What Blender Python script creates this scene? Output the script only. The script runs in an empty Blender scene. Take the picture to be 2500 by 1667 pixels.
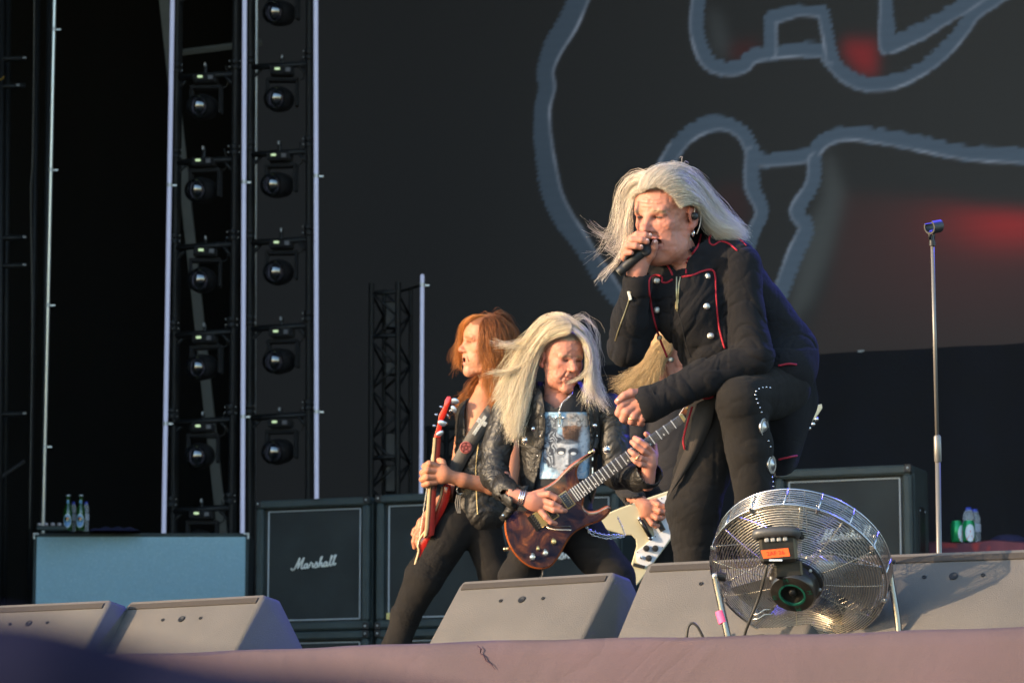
import bpy, math, random
import numpy as np
from mathutils import Vector, Matrix

# ------------------------------------------------------------------ camera, sky, sun, exposure
SC = bpy.context.scene
COL = SC.collection
FPX, CU, CV = 7866.0, 1250.0, 833.5          # focal length and centre in photograph pixels
PITCH = math.radians(8.46)
CAMZ = 1.6
STAGE = CAMZ + 0.30                           # stage deck height
cam_d = bpy.data.cameras.new('camera')
cam = bpy.data.objects.new('camera', cam_d); COL.objects.link(cam)
cam.location = (0, 0, CAMZ); cam.rotation_euler = (math.radians(90) + PITCH, 0, 0)
cam_d.sensor_width = 36.0; cam_d.lens = 36.0 * FPX / 2500.0
cam_d.clip_start = 0.05; cam_d.clip_end = 800
cam_d.dof.use_dof = True; cam_d.dof.focus_distance = 9.1
cam_d.dof.aperture_fstop = 0.1133 / 0.011
SC.camera = cam

SUN_AZ = math.radians(64)                     # behind the camera, to the left
SUN_EL = math.radians(12)
to_sun = Vector((-math.sin(SUN_AZ) * math.cos(SUN_EL), -math.cos(SUN_AZ) * math.cos(SUN_EL), math.sin(SUN_EL)))
world = bpy.data.worlds.new('World'); SC.world = world; world.use_nodes = True
wn = world.node_tree; bg = wn.nodes['Background']
sky = wn.nodes.new('ShaderNodeTexSky'); sky.sky_type = 'NISHITA'; sky.sun_disc = False
sky.sun_elevation = SUN_EL
sky.sun_rotation = math.atan2(to_sun.x, to_sun.y)
sky.air_density = 1.0; sky.dust_density = 0.6; sky.ozone_density = 2.0
wn.links.new(sky.outputs[0], bg.inputs[0]); bg.inputs[1].default_value = 0.15
sun_d = bpy.data.lights.new('sun', 'SUN'); sun_d.energy = 2.15; sun_d.angle = math.radians(0.5)
sun_d.color = (1.0, 0.73, 0.46)
sun = bpy.data.objects.new('sun', sun_d); COL.objects.link(sun)
sun.rotation_euler = to_sun.to_track_quat('Z', 'Y').to_euler()
sun.location = (-30, -20, 20)
SC.view_settings.view_transform = 'Standard'; SC.view_settings.look = 'None'
SC.view_settings.exposure = 2.1; SC.view_settings.gamma = 1.0
SC.view_settings.use_curve_mapping = False
SC.render.engine = 'CYCLES'; SC.cycles.use_denoising = True
SC.cycles.max_bounces = 8; SC.cycles.transparent_max_bounces = 16
EXPO = 2.0 ** SC.view_settings.exposure
random.seed(7); RNG = np.random.default_rng(7)

# ------------------------------------------------------------------ coordinates
CP, SP = math.cos(PITCH), math.sin(PITCH)
def P(u, v, d):
    """photograph pixel at depth d (along the optical axis) -> world point"""
    x = (u - CU) / FPX * d; y = (CV - v) / FPX * d
    return np.stack([x + 0 * d, d * CP - y * SP, CAMZ + d * SP + y * CP], axis=-1)
def W(u, d, z):
    """column u at depth d and height z -> world point"""
    return Vector(((u - CU) / FPX * d, (d - (z - CAMZ) * SP) / CP, z))
def proj(p):
    x, y, z = p[..., 0], p[..., 1], p[..., 2] - CAMZ
    d = y * CP + z * SP; h = -y * SP + z * CP
    return CU + FPX * x / d, CV - FPX * h / d
def PM(d0):
    """maps (u, v, z): z is in pixels of size d0/FPX metres, towards the camera"""
    s = d0 / FPX
    return lambda q: P(q[..., 0], q[..., 1], d0 - q[..., 2] * s)

# ------------------------------------------------------------------ materials
MATS = {}
def mat(name, col=(.5, .5, .5), rough=.5, metal=0., bump=None, var=None, coat=0., vcol=False, sheen=0.,
        sss=0., emit=None, estr=0., spec=.5, trans=0., ior=1.45, alpha=1., stretch=None, wave=None, speck=None, coat_ior=1.5, bump2=None):
    if name in MATS: return MATS[name]
    m = bpy.data.materials.new(name); m.use_nodes = True
    nt = m.node_tree; b = nt.nodes['Principled BSDF']; L = nt.links.new
    tc = nt.nodes.new('ShaderNodeTexCoord'); mp = nt.nodes.new('ShaderNodeMapping')
    L(tc.outputs['Object'], mp.inputs[0])
    if stretch: mp.inputs['Scale'].default_value = stretch
    b.inputs['Base Color'].default_value = (*col, 1); b.inputs['Roughness'].default_value = rough
    b.inputs['Metallic'].default_value = metal; b.inputs['Coat Weight'].default_value = coat
    b.inputs['Coat Roughness'].default_value = .06; b.inputs['Coat IOR'].default_value = coat_ior
    b.inputs['Sheen Weight'].default_value = sheen; b.inputs['Sheen Roughness'].default_value = .5
    b.inputs['Specular IOR Level'].default_value = spec
    b.inputs['Transmission Weight'].default_value = trans; b.inputs['IOR'].default_value = ior
    b.inputs['Alpha'].default_value = alpha
    if sss:
        b.inputs['Subsurface Weight'].default_value = sss
        b.inputs['Subsurface Radius'].default_value = (1., .35, .18); b.inputs['Subsurface Scale'].default_value = .006
    if emit:
        b.inputs['Emission Color'].default_value = (*emit, 1); b.inputs['Emission Strength'].default_value = estr
    src = None
    if vcol:
        a = nt.nodes.new('ShaderNodeAttribute'); a.attribute_name = 'Col'; src = a.outputs['Color']
    if var:
        n = nt.nodes.new('ShaderNodeTexNoise'); n.inputs['Scale'].default_value = var[0]; n.inputs['Detail'].default_value = 5
        L(mp.outputs[0], n.inputs['Vector'])
        mr = nt.nodes.new('ShaderNodeMapRange'); mr.inputs[1].default_value = .3; mr.inputs[2].default_value = .7
        mr.inputs[3].default_value = 1 - var[1]; mr.inputs[4].default_value = 1 + var[1]
        L(n.outputs[0], mr.inputs[0])
        mx = nt.nodes.new('ShaderNodeMix'); mx.data_type = 'RGBA'; mx.blend_type = 'MULTIPLY'; mx.inputs[0].default_value = 1
        if src: L(src, mx.inputs[6])
        else: mx.inputs[6].default_value = (*col, 1)
        L(mr.outputs[0], mx.inputs[7]); src = mx.outputs[2]
        rr = nt.nodes.new('ShaderNodeMapRange'); rr.inputs[1].default_value = .3; rr.inputs[2].default_value = .7
        rr.inputs[3].default_value = max(0., rough - .08); rr.inputs[4].default_value = min(1., rough + .08)
        L(n.outputs[0], rr.inputs[0]); L(rr.outputs[0], b.inputs['Roughness'])
    if speck:                                   # (scale, threshold, colour): flecks in the material
        n = nt.nodes.new('ShaderNodeTexNoise'); n.inputs['Scale'].default_value = speck[0]; n.inputs['Detail'].default_value = 2
        L(mp.outputs[0], n.inputs['Vector'])
        mr = nt.nodes.new('ShaderNodeMapRange'); mr.inputs[1].default_value = speck[1]; mr.inputs[2].default_value = speck[1] + .08
        L(n.outputs[0], mr.inputs[0])
        mx = nt.nodes.new('ShaderNodeMix'); mx.data_type = 'RGBA'
        L(mr.outputs[0], mx.inputs[0])
        if src: L(src, mx.inputs[6])
        else: mx.inputs[6].default_value = (*col, 1)
        mx.inputs[7].default_value = (*speck[2], 1); src = mx.outputs[2]
    if src: L(src, b.inputs['Base Color'])
    if bump or wave:
        h = None
        if bump:
            n = nt.nodes.new('ShaderNodeTexNoise'); n.inputs['Scale'].default_value = bump[0]; n.inputs['Detail'].default_value = 4
            L(mp.outputs[0], n.inputs['Vector']); h = n.outputs[0]; st = bump[1]
        else:
            n = nt.nodes.new('ShaderNodeTexWave'); n.inputs['Scale'].default_value = wave[0]; n.bands_direction = wave[2]
            L(tc.outputs['Object'], n.inputs['Vector']); h = n.outputs[1]; st = wave[1]
        bp = nt.nodes.new('ShaderNodeBump'); bp.inputs['Strength'].default_value = st; bp.inputs['Distance'].default_value = .004
        L(h, bp.inputs['Height']); L(bp.outputs[0], b.inputs['Normal'])
        if bump2:                               # (scale, strength, distance): creases
            n2 = nt.nodes.new('ShaderNodeTexNoise'); n2.inputs['Scale'].default_value = bump2[0]; n2.inputs['Detail'].default_value = 3; n2.inputs['Distortion'].default_value = .8
            ab = nt.nodes.new('ShaderNodeMath'); ab.operation = 'SUBTRACT'; ab.inputs[1].default_value = .5; ab2 = nt.nodes.new('ShaderNodeMath'); ab2.operation = 'ABSOLUTE'
            L(mp.outputs[0], n2.inputs['Vector']); L(n2.outputs[0], ab.inputs[0]); L(ab.outputs[0], ab2.inputs[0])
            b2 = nt.nodes.new('ShaderNodeBump'); b2.inputs['Strength'].default_value = bump2[1]; b2.inputs['Distance'].default_value = bump2[2]
            L(ab2.outputs[0], b2.inputs['Height']); L(b2.outputs[0], bp.inputs['Normal'])
    MATS[name] = m
    return m

# ------------------------------------------------------------------ objects
ORG = {}
def tag(o, label=None, cat=None, group=None, kind=None):
    if label: o['label'] = label
    if cat: o['category'] = cat
    if group: o['group'] = group
    if kind: o['kind'] = kind
    return o
def empty(name, loc=(0, 0, 0), rz=0., label=None, cat=None, group=None):
    o = bpy.data.objects.new(name, None); COL.objects.link(o)
    o.location = loc; o.rotation_euler = (0, 0, rz); o.empty_display_size = .05
    ORG[o] = np.array(loc, float)
    return tag(o, label, cat, group)
def mesh_obj(name, V, F, m, parent=None, fmap=None, smooth=None, col=None, sharp=None):
    """fmap None: V is local to the parent; else V is mapped to world and made relative to the thing's origin"""
    V = np.asarray(V, float)
    flip = False
    org = ORG.get(parent, np.zeros(3)) if parent is not None else None
    if fmap is not None:
        V = fmap(V); flip = True
        if org is None: org = V.mean(0) * [1, 1, 0] + [0, 0, V[:, 2].min()]
        V = V - org
    me = bpy.data.meshes.new(name)
    if flip: F = [tuple(reversed(f)) for f in F] if not isinstance(F, np.ndarray) else F[:, ::-1]
    if isinstance(F, np.ndarray):
        n, k = F.shape
        me.vertices.add(len(V)); me.vertices.foreach_set('co', V.astype(np.float32).ravel())
        me.loops.add(n * k); me.loops.foreach_set('vertex_index', F.astype(np.int32).ravel())
        me.polygons.add(n); me.polygons.foreach_set('loop_start', np.arange(0, n * k, k, dtype=np.int32))
        me.polygons.foreach_set('loop_total', np.full(n, k, np.int32))
        me.update(calc_edges=True); me.validate()
    else:
        me.from_pydata(V.tolist(), [], F); me.update()
    if col is not None:
        a = me.color_attributes.new('Col', 'FLOAT_COLOR', 'POINT')
        c = np.ones((len(V), 4), np.float32); c[:, :3] = col
        a.data.foreach_set('color', c.ravel())
    if smooth or sharp:
        me.polygons.foreach_set('use_smooth', np.ones(len(me.polygons), bool))
        if sharp: me.set_sharp_from_angle(angle=math.radians(sharp))
    if m: me.materials.append(m)
    o = bpy.data.objects.new(name, me); COL.objects.link(o)
    if parent is not None:
        o.parent = parent; ORG[o] = org
    elif fmap is not None:
        o.location = org; ORG[o] = org
    return o
def copy_tree(o, parent=None):
    c = o.copy(); COL.objects.link(c); c.parent = parent
    for ch in [x for x in COL.objects if x.parent == o]: copy_tree(ch, c)
    return c

def catmull(pts, n):
    p = np.asarray(pts, float)
    if len(p) < 3:
        t = np.linspace(0, 1, n)[:, None]; return p[0] * (1 - t) + p[-1] * t
    q = np.vstack([2 * p[0] - p[1], p, 2 * p[-1] - p[-2]])
    seg = np.linalg.norm(np.diff(p, axis=0), axis=1); cum = np.concatenate([[0], np.cumsum(seg)])
    s = np.linspace(0, cum[-1], n); i = np.clip(np.searchsorted(cum, s, side='right') - 1, 0, len(seg) - 1)
    t = ((s - cum[i]) / np.maximum(seg[i], 1e-9))[:, None]
    a, b, c, d = q[i], q[i + 1], q[i + 2], q[i + 3]
    return .5 * (2 * b + (c - a) * t + (2 * a - 5 * b + 4 * c - d) * t ** 2 + (3 * b - a - 3 * c + d) * t ** 3)

class B:
    """collects shapes; .obj() links them as one mesh"""
    def __init__(s): s.v = []; s.f = []
    def add(s, V, F):
        k = len(s.v); s.v += [tuple(map(float, p)) for p in V]; s.f += [tuple(int(i) + k for i in f) for f in F]; return s
    def tube(s, pts, r, n=8, closed=False, caps=True, flat=None):
        p = np.asarray(pts, float); m = len(p)
        r = np.full(m, r, float) if np.isscalar(r) else np.asarray(r, float)
        T = np.gradient(p, axis=0)
        if closed: T = np.roll(p, -1, 0) - np.roll(p, 1, 0)
        T /= np.linalg.norm(T, axis=1)[:, None] + 1e-12
        a = np.array([0, 0, 1.]) if abs(T[0][2]) < .9 else np.array([1., 0, 0])
        N = np.cross(T[0], a); N /= np.linalg.norm(N); out = []
        for i in range(m):
            N = N - T[i] * N.dot(T[i]); N /= np.linalg.norm(N) + 1e-12; Bn = np.cross(T[i], N)
            for j in range(n):
                an = 2 * math.pi * j / n; out.append(p[i] + r[i] * (math.cos(an) * N + (flat or 1) * math.sin(an) * Bn))
        F = []
        for i in range(m if closed else m - 1):
            for j in range(n):
                i2 = (i + 1) % m; F.append((i * n + j, i * n + (j + 1) % n, i2 * n + (j + 1) % n, i2 * n + j))
        if caps and not closed:
            F.append(tuple(range(n))[::-1]); F.append(tuple((m - 1) * n + j for j in range(n)))
        return s.add(out, F)
    def lathe(s, prof, o=(0, 0, 0), ax=(0, 0, 1), n=20, ref=None):
        ax = np.array(ax, float); ax /= np.linalg.norm(ax); o = np.array(o, float)
        a = np.array([1., 0, 0]) if abs(ax[0]) < .9 else np.array([0, 1., 0])
        X = np.cross(ax, a); X /= np.linalg.norm(X); Y = np.cross(ax, X)
        out = []; F = []
        for (r, h) in prof:
            for j in range(n):
                an = 2 * math.pi * j / n; out.append(o + ax * h + max(r, 1e-5) * (math.cos(an) * X + math.sin(an) * Y))
        for i in range(len(prof) - 1):
            for j in range(n): F.append((i * n + j, i * n + (j + 1) % n, (i + 1) * n + (j + 1) % n, (i + 1) * n + j))
        F.append(tuple(range(n))[::-1]); F.append(tuple((len(prof) - 1) * n + j for j in range(n)))
        return s.add(out, F)
    def box(s, c, h, R=None, b=0.):
        c = np.array(c, float); h = np.array(h, float); R = np.eye(3) if R is None else np.asarray(R, float).T
        b = min(b, .49 * min(h) * 2) if b else 0
        if not b:
            V = [c + R.T @ (np.array([x, y, z]) * h) for x in (-1, 1) for y in (-1, 1) for z in (-1, 1)]
            return s.add(V, [(0, 1, 3, 2), (4, 6, 7, 5), (0, 4, 5, 1), (2, 3, 7, 6), (0, 2, 6, 4), (1, 5, 7, 3)])
        V = []; idx = {}
        for x in (-1, 1):
            for y in (-1, 1):
                for z in (-1, 1):
                    for k in range(3):
                        q = np.array([x, y, z]) * (h - b); q[k] = (x, y, z)[k] * h[k]
                        idx[(x, y, z, k)] = len(V); V.append(c + R.T @ q)
        F = []
        for k in range(3):
            i, j = [a for a in range(3) if a != k]
            for sg in (-1, 1):
                f = []
                for (a, d) in ((-1, -1), (1, -1), (1, 1), (-1, 1)):
                    key = [0, 0, 0]; key[k] = sg; key[i] = a; key[j] = d; f.append(idx[(*key, k)])
                par = 1 if k != 1 else -1
                F.append(tuple(f if sg * par > 0 else f[::-1]))
        for k in range(3):                      # edges along axis k
            i, j = [a for a in range(3) if a != k]
            for a in (-1, 1):
                for d in (-1, 1):
                    def kk(sg, face):
                        key = [0, 0, 0]; key[k] = sg; key[i] = a; key[j] = d; return idx[(*key, face)]
                    f = (kk(-1, i), kk(1, i), kk(1, j), kk(-1, j))
                    F.append(f)
        for x in (-1, 1):
            for y in (-1, 1):
                for z in (-1, 1): F.append(tuple(idx[(x, y, z, k)] for k in range(3)))
        Va = np.array(V)                        # orient outwards
        G = []
        for f in F:
            p = Va[list(f)]; nn = np.cross(p[1] - p[0], p[2] - p[0]); G.append(f if nn.dot(p.mean(0) - c) > 0 else f[::-1])
        return s.add(V, G)
    def prism(s, outline, z0, z1, bev=0., f3=None):
        """outline [(x,y)] extruded from z0 to z1, optional chamfer at z1; f3 maps (x,y,z) arrays"""
        o = np.asarray(outline, float); n = len(o)
        rings = [(o, z0), (o, z1)]
        if bev:
            d1 = np.roll(o, -1, 0) - o; d0 = o - np.roll(o, 1, 0)
            nn = np.stack([-(d1 + d0)[:, 1], (d1 + d0)[:, 0]], 1); nn /= np.linalg.norm(nn, axis=1)[:, None] + 1e-9
            area = .5 * np.sum(o[:, 0] * np.roll(o[:, 1], -1) - np.roll(o[:, 0], -1) * o[:, 1])
            nn *= np.sign(area)
            sg = np.sign(z1 - z0)
            rings = [(o + nn * abs(bev) * .6, z0), (o, z0 + sg * bev), (o, z1 - sg * bev), (o + nn * abs(bev) * .3, z1 - sg * bev * .3), (o + nn * abs(bev), z1)]
        V = np.vstack([np.column_stack([r, np.full(n, z)]) for r, z in rings])
        if f3 is not None: V = f3(V)
        F = []
        for k in range(len(rings) - 1):
            for i in range(n): F.append((k * n + i, k * n + (i + 1) % n, (k + 1) * n + (i + 1) % n, (k + 1) * n + i))
        F.append(tuple(range(n))[::-1]); F.append(tuple((len(rings) - 1) * n + i for i in range(n)))
        return s.add(V, F)
    def patch(s, G, th=None):
        """G (a,b,3) grid; th: offset vector making a slab"""
        G = np.asarray(G, float); a, b = G.shape[:2]; V = list(G.reshape(-1, 3)); F = []
        for i in range(a - 1):
            for j in range(b - 1): F.append((i * b + j, i * b + j + 1, (i + 1) * b + j + 1, (i + 1) * b + j))
        if th is not None:
            th = np.asarray(th, float); k = len(V); V += [p + th for p in V]
            F += [tuple(i + k for i in f[::-1]) for f in list(F)]
            rim = [j for j in range(b)] + [i * b + b - 1 for i in range(1, a)] + [(a - 1) * b + j for j in range(b - 2, -1, -1)] + [i * b for i in range(a - 2, 0, -1)]
            for i in range(len(rim)):
                p, q = rim[i], rim[(i + 1) % len(rim)]; F.append((q, p, p + k, q + k))
        return s.add(V, F)
    def obj(s, name, m, parent=None, fmap=None, smooth=False, sharp=None, fix=True):
        o = mesh_obj(name, np.array(s.v), s.f, m, parent, fmap, smooth, sharp=sharp)
        if fix:
            import bmesh
            bm = bmesh.new(); bm.from_mesh(o.data); bmesh.ops.recalc_face_normals(bm, faces=bm.faces); bm.to_mesh(o.data); bm.free()
            if sharp: o.data.set_sharp_from_angle(angle=math.radians(sharp))
        return o

def text_mesh(body, size, f, font_shear=0.):
    """lettering as (verts, faces); f maps (x,y) of the text to 3D"""
    c = bpy.data.curves.new('lettering', 'FONT'); c.body = body; c.size = size; c.align_x = 'CENTER'; c.align_y = 'CENTER'; c.shear = font_shear
    c.resolution_u = 2
    o = bpy.data.objects.new('lettering', c); COL.objects.link(o)
    dg = bpy.context.evaluated_depsgraph_get(); me = o.evaluated_get(dg).to_mesh()
    V = [f(v.co.x, v.co.y) for v in me.vertices]; F = [tuple(p.vertices) for p in me.polygons]
    bpy.data.objects.remove(o); bpy.data.curves.remove(c)
    return V, F

# ------------------------------------------------------------------ noise and signed distance fields
def vnoise(p, seed=0):
    i = np.floor(p).astype(np.int64); f = p - i; f = f * f * (3 - 2 * f); out = 0
    for dx in (0, 1):
        for dy in (0, 1):
            for dz in (0, 1):
                h = (i[..., 0] + dx) * 374761393 + (i[..., 1] + dy) * 668265263 + (i[..., 2] + dz) * 2147483647 + seed * 974711
                h = (h ^ (h >> 13)) * 1274126177; h = h ^ (h >> 16)
                w = (f[..., 0] if dx else 1 - f[..., 0]) * (f[..., 1] if dy else 1 - f[..., 1]) * (f[..., 2] if dz else 1 - f[..., 2])
                out = out + w * ((h & 0xffff) / 65535. * 2 - 1)
    return out
class Field:
    def __init__(s, lo, hi, h):
        s.lo = np.array(lo, float); s.h = float(h); s.n = np.ceil((np.array(hi, float) - s.lo) / h).astype(int) + 1
        s.F = np.full(s.n, 60., np.float32)
    def blk(s, lo, hi):
        a = np.clip(np.floor((np.array(lo, float) - s.lo) / s.h).astype(int), 0, s.n); b = np.clip(np.ceil((np.array(hi, float) - s.lo) / s.h).astype(int) + 1, 0, s.n)
        sl = tuple(slice(x, y) for x, y in zip(a, b))
        ax = [s.lo[k] + s.h * np.arange(a[k], b[k]) for k in range(3)]
        return sl, np.stack(np.meshgrid(*ax, indexing='ij'), -1)
    def merge(s, sl, d, k, sub=False):
        a = s.F[sl]
        if sub: a, d = -a, d
        if k > 0:
            h = np.maximum(k - np.abs(a - d), 0) / k; r = np.minimum(a, d) - h * h * k * .25
        else: r = np.minimum(a, d)
        s.F[sl] = -r if sub else r
    def cone(s, a, b, ra, rb=None, k=8, sub=False, zs=1.):
        rb = ra if rb is None else rb; a = np.array(a, float); b = np.array(b, float); m = max(ra, rb) + k + 8
        sl, p = s.blk(np.minimum(a, b) - m, np.maximum(a, b) + m)
        if p.size == 0: return s
        w = np.array([1, 1, 1 / zs]); pa = (p - a) * w; ba = (b - a) * w
        t = np.clip((pa @ ba) / (ba @ ba + 1e-9), 0, 1)
        d = np.linalg.norm(pa - t[..., None] * ba, axis=-1) - (ra + (rb - ra) * t)
        s.merge(sl, d, k, sub); return s
    def chain(s, pts, rs, k=8, sub=False, zs=1.):
        for i in range(len(pts) - 1): s.cone(pts[i], pts[i + 1], rs[i], rs[i + 1], k, sub, zs)
        return s
    def ell(s, c, r, k=8, R=None, sub=False):
        c = np.array(c, float); r = np.array(r, float); m = r.max() + k + 8
        if R is None: sl, p = s.blk(c - r - k - 8, c + r + k + 8)
        else: sl, p = s.blk(c - m, c + m)
        if p.size == 0: return s
        q = p - c
        if R is not None: q = q @ np.asarray(R, float).T        # rows of R are the ellipsoid's axes
        k0 = np.linalg.norm(q / r, axis=-1); k1 = np.linalg.norm(q / r ** 2, axis=-1) + 1e-9
        s.merge(sl, np.where(k0 < 1e-3, -r.min(), k0 * (k0 - 1) / k1), k, sub); return s
    def custom(s, lo, hi, fn, k=4, sub=False):
        sl, p = s.blk(lo, hi); s.merge(sl, fn(p), k, sub); return s
    def displace(s, lo, hi, fn):
        sl, p = s.blk(lo, hi); sub = s.F[sl]; near = np.abs(sub) < 25; q = p[near]; sub[near] += fn(q); s.F[sl] = sub; return s
    def zfront(s, u, v):
        i = int(round((u - s.lo[0]) / s.h)); j = int(round((v - s.lo[1]) / s.h))
        i = min(max(i, 0), s.n[0] - 1); j = min(max(j, 0), s.n[1] - 1)
        c = s.F[i, j]; w = np.where(c < 0)[0]
        if not len(w): return None
        k = w[-1]
        if k + 1 >= len(c): return s.lo[2] + s.h * k
        return s.lo[2] + s.h * (k + c[k] / (c[k] - c[k + 1]))
    def net(s):
        F = s.F; ins = F < 0; nx, ny, nz = F.shape
        cnt = np.zeros((nx - 1, ny - 1, nz - 1), np.int8)
        for dx in (0, 1):
            for dy in (0, 1):
                for dz in (0, 1): cnt += ins[dx:nx - 1 + dx, dy:ny - 1 + dy, dz:nz - 1 + dz]
        act = (cnt > 0) & (cnt < 8); idx = np.full(act.shape, -1, np.int64); I = np.argwhere(act); idx[act] = np.arange(len(I))
        acc = np.zeros((len(I), 3)); num = np.zeros(len(I))
        cs = [(x, y, z) for x in (0, 1) for y in (0, 1) for z in (0, 1)]
        val = {c: F[I[:, 0] + c[0], I[:, 1] + c[1], I[:, 2] + c[2]].astype(float) for c in cs}
        for c in cs:
            for k in range(3):
                if c[k] == 0:
                    e = list(c); e[k] = 1; e = tuple(e); a, b = val[c], val[e]; m = (a < 0) != (b < 0)
                    t = np.where(m, a / np.where(m, a - b, 1), 0); q = np.tile(np.array(c, float), (len(I), 1)); q[:, k] += t
                    acc += q * m[:, None]; num += m
        V = s.lo + s.h * (I + acc / np.maximum(num, 1)[:, None]); Q = []
        for k in range(3):
            i, j = (k + 1) % 3, (k + 2) % 3
            a = [slice(None)] * 3; b = [slice(None)] * 3; a[k] = slice(0, -1); b[k] = slice(1, None)
            for q in (i, j):
                a[q] = slice(1, -1); b[q] = slice(1, -1)
            A, Bn = ins[tuple(a)], ins[tuple(b)]; E = np.argwhere(A != Bn); o = np.ones(3, int); o[k] = 0; E2 = E + o
            sg = A[tuple(E.T)]
            def cell(di, dj):
                c = E2.copy(); c[:, i] += di; c[:, j] += dj; return idx[tuple(c.T)]
            f = np.stack([cell(-1, -1), cell(0, -1), cell(0, 0), cell(-1, 0)], 1); f[~sg] = f[~sg][:, ::-1]; Q.append(f)
        Q = np.vstack(Q); Q = Q[(Q >= 0).all(1)]
        return V, Q
def smooth_mesh(V, Q, it=1, lam=.5):
    for _ in range(it):
        S = np.zeros_like(V); n = np.zeros(len(V))
        for a in range(Q.shape[1]):
            b = (a + 1) % Q.shape[1]
            np.add.at(S, Q[:, a], V[Q[:, b]]); np.add.at(n, Q[:, a], 1)
            np.add.at(S, Q[:, b], V[Q[:, a]]); np.add.at(n, Q[:, b], 1)
        V = V + lam * (S / np.maximum(n, 1)[:, None] - V)
    return V
# ================================================================== materials
M_black = mat('black_fabric', (.012, .012, .013), .95, sheen=.05, bump=(90, .3))
M_navy = mat('navy_drape', (.011, .012, .018), .95, bump=(60, .4), var=(3, .25))
M_deck = mat('deck_board', (.035, .033, .032), .8, bump=(40, .3), var=(6, .3))
M_mauve = mat('mauve_skirt_cloth', (.070, .048, .057), .9, bump=(220, .25), var=(5, .16), bump2=(3.5, .5, .03))
M_steel = mat('black_steel', (.010, .011, .012), .6, .1, var=(20, .2))
M_blackpl = mat('black_plastic', (.014, .014, .015), .5, bump=(300, .1))
M_chrome = mat('chrome', (.62, .60, .58), .16, 1., var=(30, .1))
M_tubew = mat('white_tube', (.50, .54, .68), .45, var=(4, .06), emit=(.55, .6, .9), estr=.07)
M_alu = mat('aluminium', (.55, .57, .57), .4, .6, var=(5, .15))
M_greybeam = mat('grey_beam', (.12, .125, .12), .7, var=(3, .15))
M_wedge = mat('wedge_paint', (.090, .083, .077), .74, bump=(420, .55), var=(5, .14), speck=(520, .66, (.17, .15, .13)))
M_wedgetop = mat('wedge_grille_foam', (.040, .034, .030), .95, bump=(600, .6))
M_tolex = mat('dark_green_tolex', (.045, .060, .060), .62, bump=(350, .8), var=(8, .2))
M_grille = mat('dark_grille_cloth', (.028, .033, .033), .9, bump=(500, .4), var=(4, .3))
M_piping = mat('pale_piping', (.42, .45, .48), .6)
M_white = mat('white_plastic', (.75, .76, .72), .4)
M_teal = mat('teal_grille_cloth', (.34, .54, .63), .9, bump=(200, .5), var=(40, .04), speck=(110, .62, (.50, .68, .75)))
M_lens = mat('dark_lens', (.01, .011, .013), .10, coat=1., coat_ior=2.2)

STAGE_YAW = math.radians(22)
def hit_d(v, z):
    """depth at which the pixel row v reaches height z"""
    return (z - CAMZ) / (SP + (CV - v) / FPX * CP)
def local_plane(u, d, yaw):
    """vertical plane through column u at depth d (camera height), turned by yaw: pixel -> (s, z)"""
    p0 = np.array(W(u, d, CAMZ)); ex = np.array([math.cos(yaw), -math.sin(yaw), 0]); nrm = np.array([math.sin(yaw), math.cos(yaw), 0])
    C = np.array([0, 0, CAMZ])
    def f(uu, vv):
        r = P(np.asarray(uu, float), np.asarray(vv, float), np.ones_like(np.asarray(uu, float))) - C
        t = ((p0 - C) @ nrm) / (r @ nrm); q = C + r * t[..., None]
        return (q - p0) @ ex, q[..., 2]
    return f, p0, ex

# ================================================================== the setting
g = B().patch([[(-60, -40, 0), (60, -40, 0)], [(-60, 70, 0), (60, 70, 0)]])
tag(g.obj('ground', mat('trodden_grass', (.07, .075, .035), .95, bump=(20, .5), var=(2, .4))), kind='structure')
# stage deck: a slab turned with the stage
def stage_local(x, y): return (x * math.cos(STAGE_YAW) + y * math.sin(STAGE_YAW), -x * math.sin(STAGE_YAW) + y * math.cos(STAGE_YAW))
deck = empty('stage_deck', (0, 0, 0)); tag(deck, kind='structure')
EDGE_L, EDGE_R = np.array(W(245, hit_d(1594, CAMZ + .44), CAMZ + .44)), np.array(W(2500, hit_d(1527, CAMZ + .44), CAMZ + .44))
ed = (EDGE_R - EDGE_L)[:2]; ed /= np.linalg.norm(ed); en = np.array([-ed[1], ed[0]])   # along the edge, into the stage
def EP(s, t, z): q = EDGE_R[:2] + ed * s + en * t; return (q[0], q[1], z)
b = B()
o4 = [EP(-7.5, .06, 0)[:2], EP(6, .06, 0)[:2], EP(6, 26, 0)[:2], EP(-9, 26, 0)[:2]]
b.prism(o4, STAGE - .12, STAGE); o = b.obj('deck_slab', M_deck, deck)
for k in range(8):                                   # deck legs behind the skirt
    q = EP(-6.5 + 1.6 * k, .5, 0); B().tube([(q[0], q[1], 0), (q[0], q[1], STAGE - .12)], .04, 10).obj('leg', M_steel, deck)
# the skirt: mauve cloth stretched over the front lip, slightly wavy
n = 160; ss = np.linspace(-7.5, 6, n); G = []
for zz, off in ((0.02, .0), (.8, 0), (1.4, 0), (1.9, 0), (CAMZ + .40, 0), (CAMZ + .43, .006), (CAMZ + .44, .02), (CAMZ + .44, .05), (CAMZ + .43, .058)):
    row = []
    for s_ in ss:
        w = .006 * math.sin(s_ * 5.1) + .004 * math.sin(s_ * 13.7 + 1)
        row.append(EP(s_, off + w * (1 if off == 0 else .3), zz + (.003 * math.sin(s_ * 3.3) + .0015 * math.sin(s_ * 17) if zz > CAMZ + .38 else 0)))
    G.append(row)
sk = B().patch(np.array(G), (en[0] * .004, en[1] * .004, -.002)).obj('stage_skirt', M_mauve, None, smooth=True, sharp=50)
tag(sk, 'mauve cloth skirt stretched along the front edge of the stage', 'stage skirt')
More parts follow.
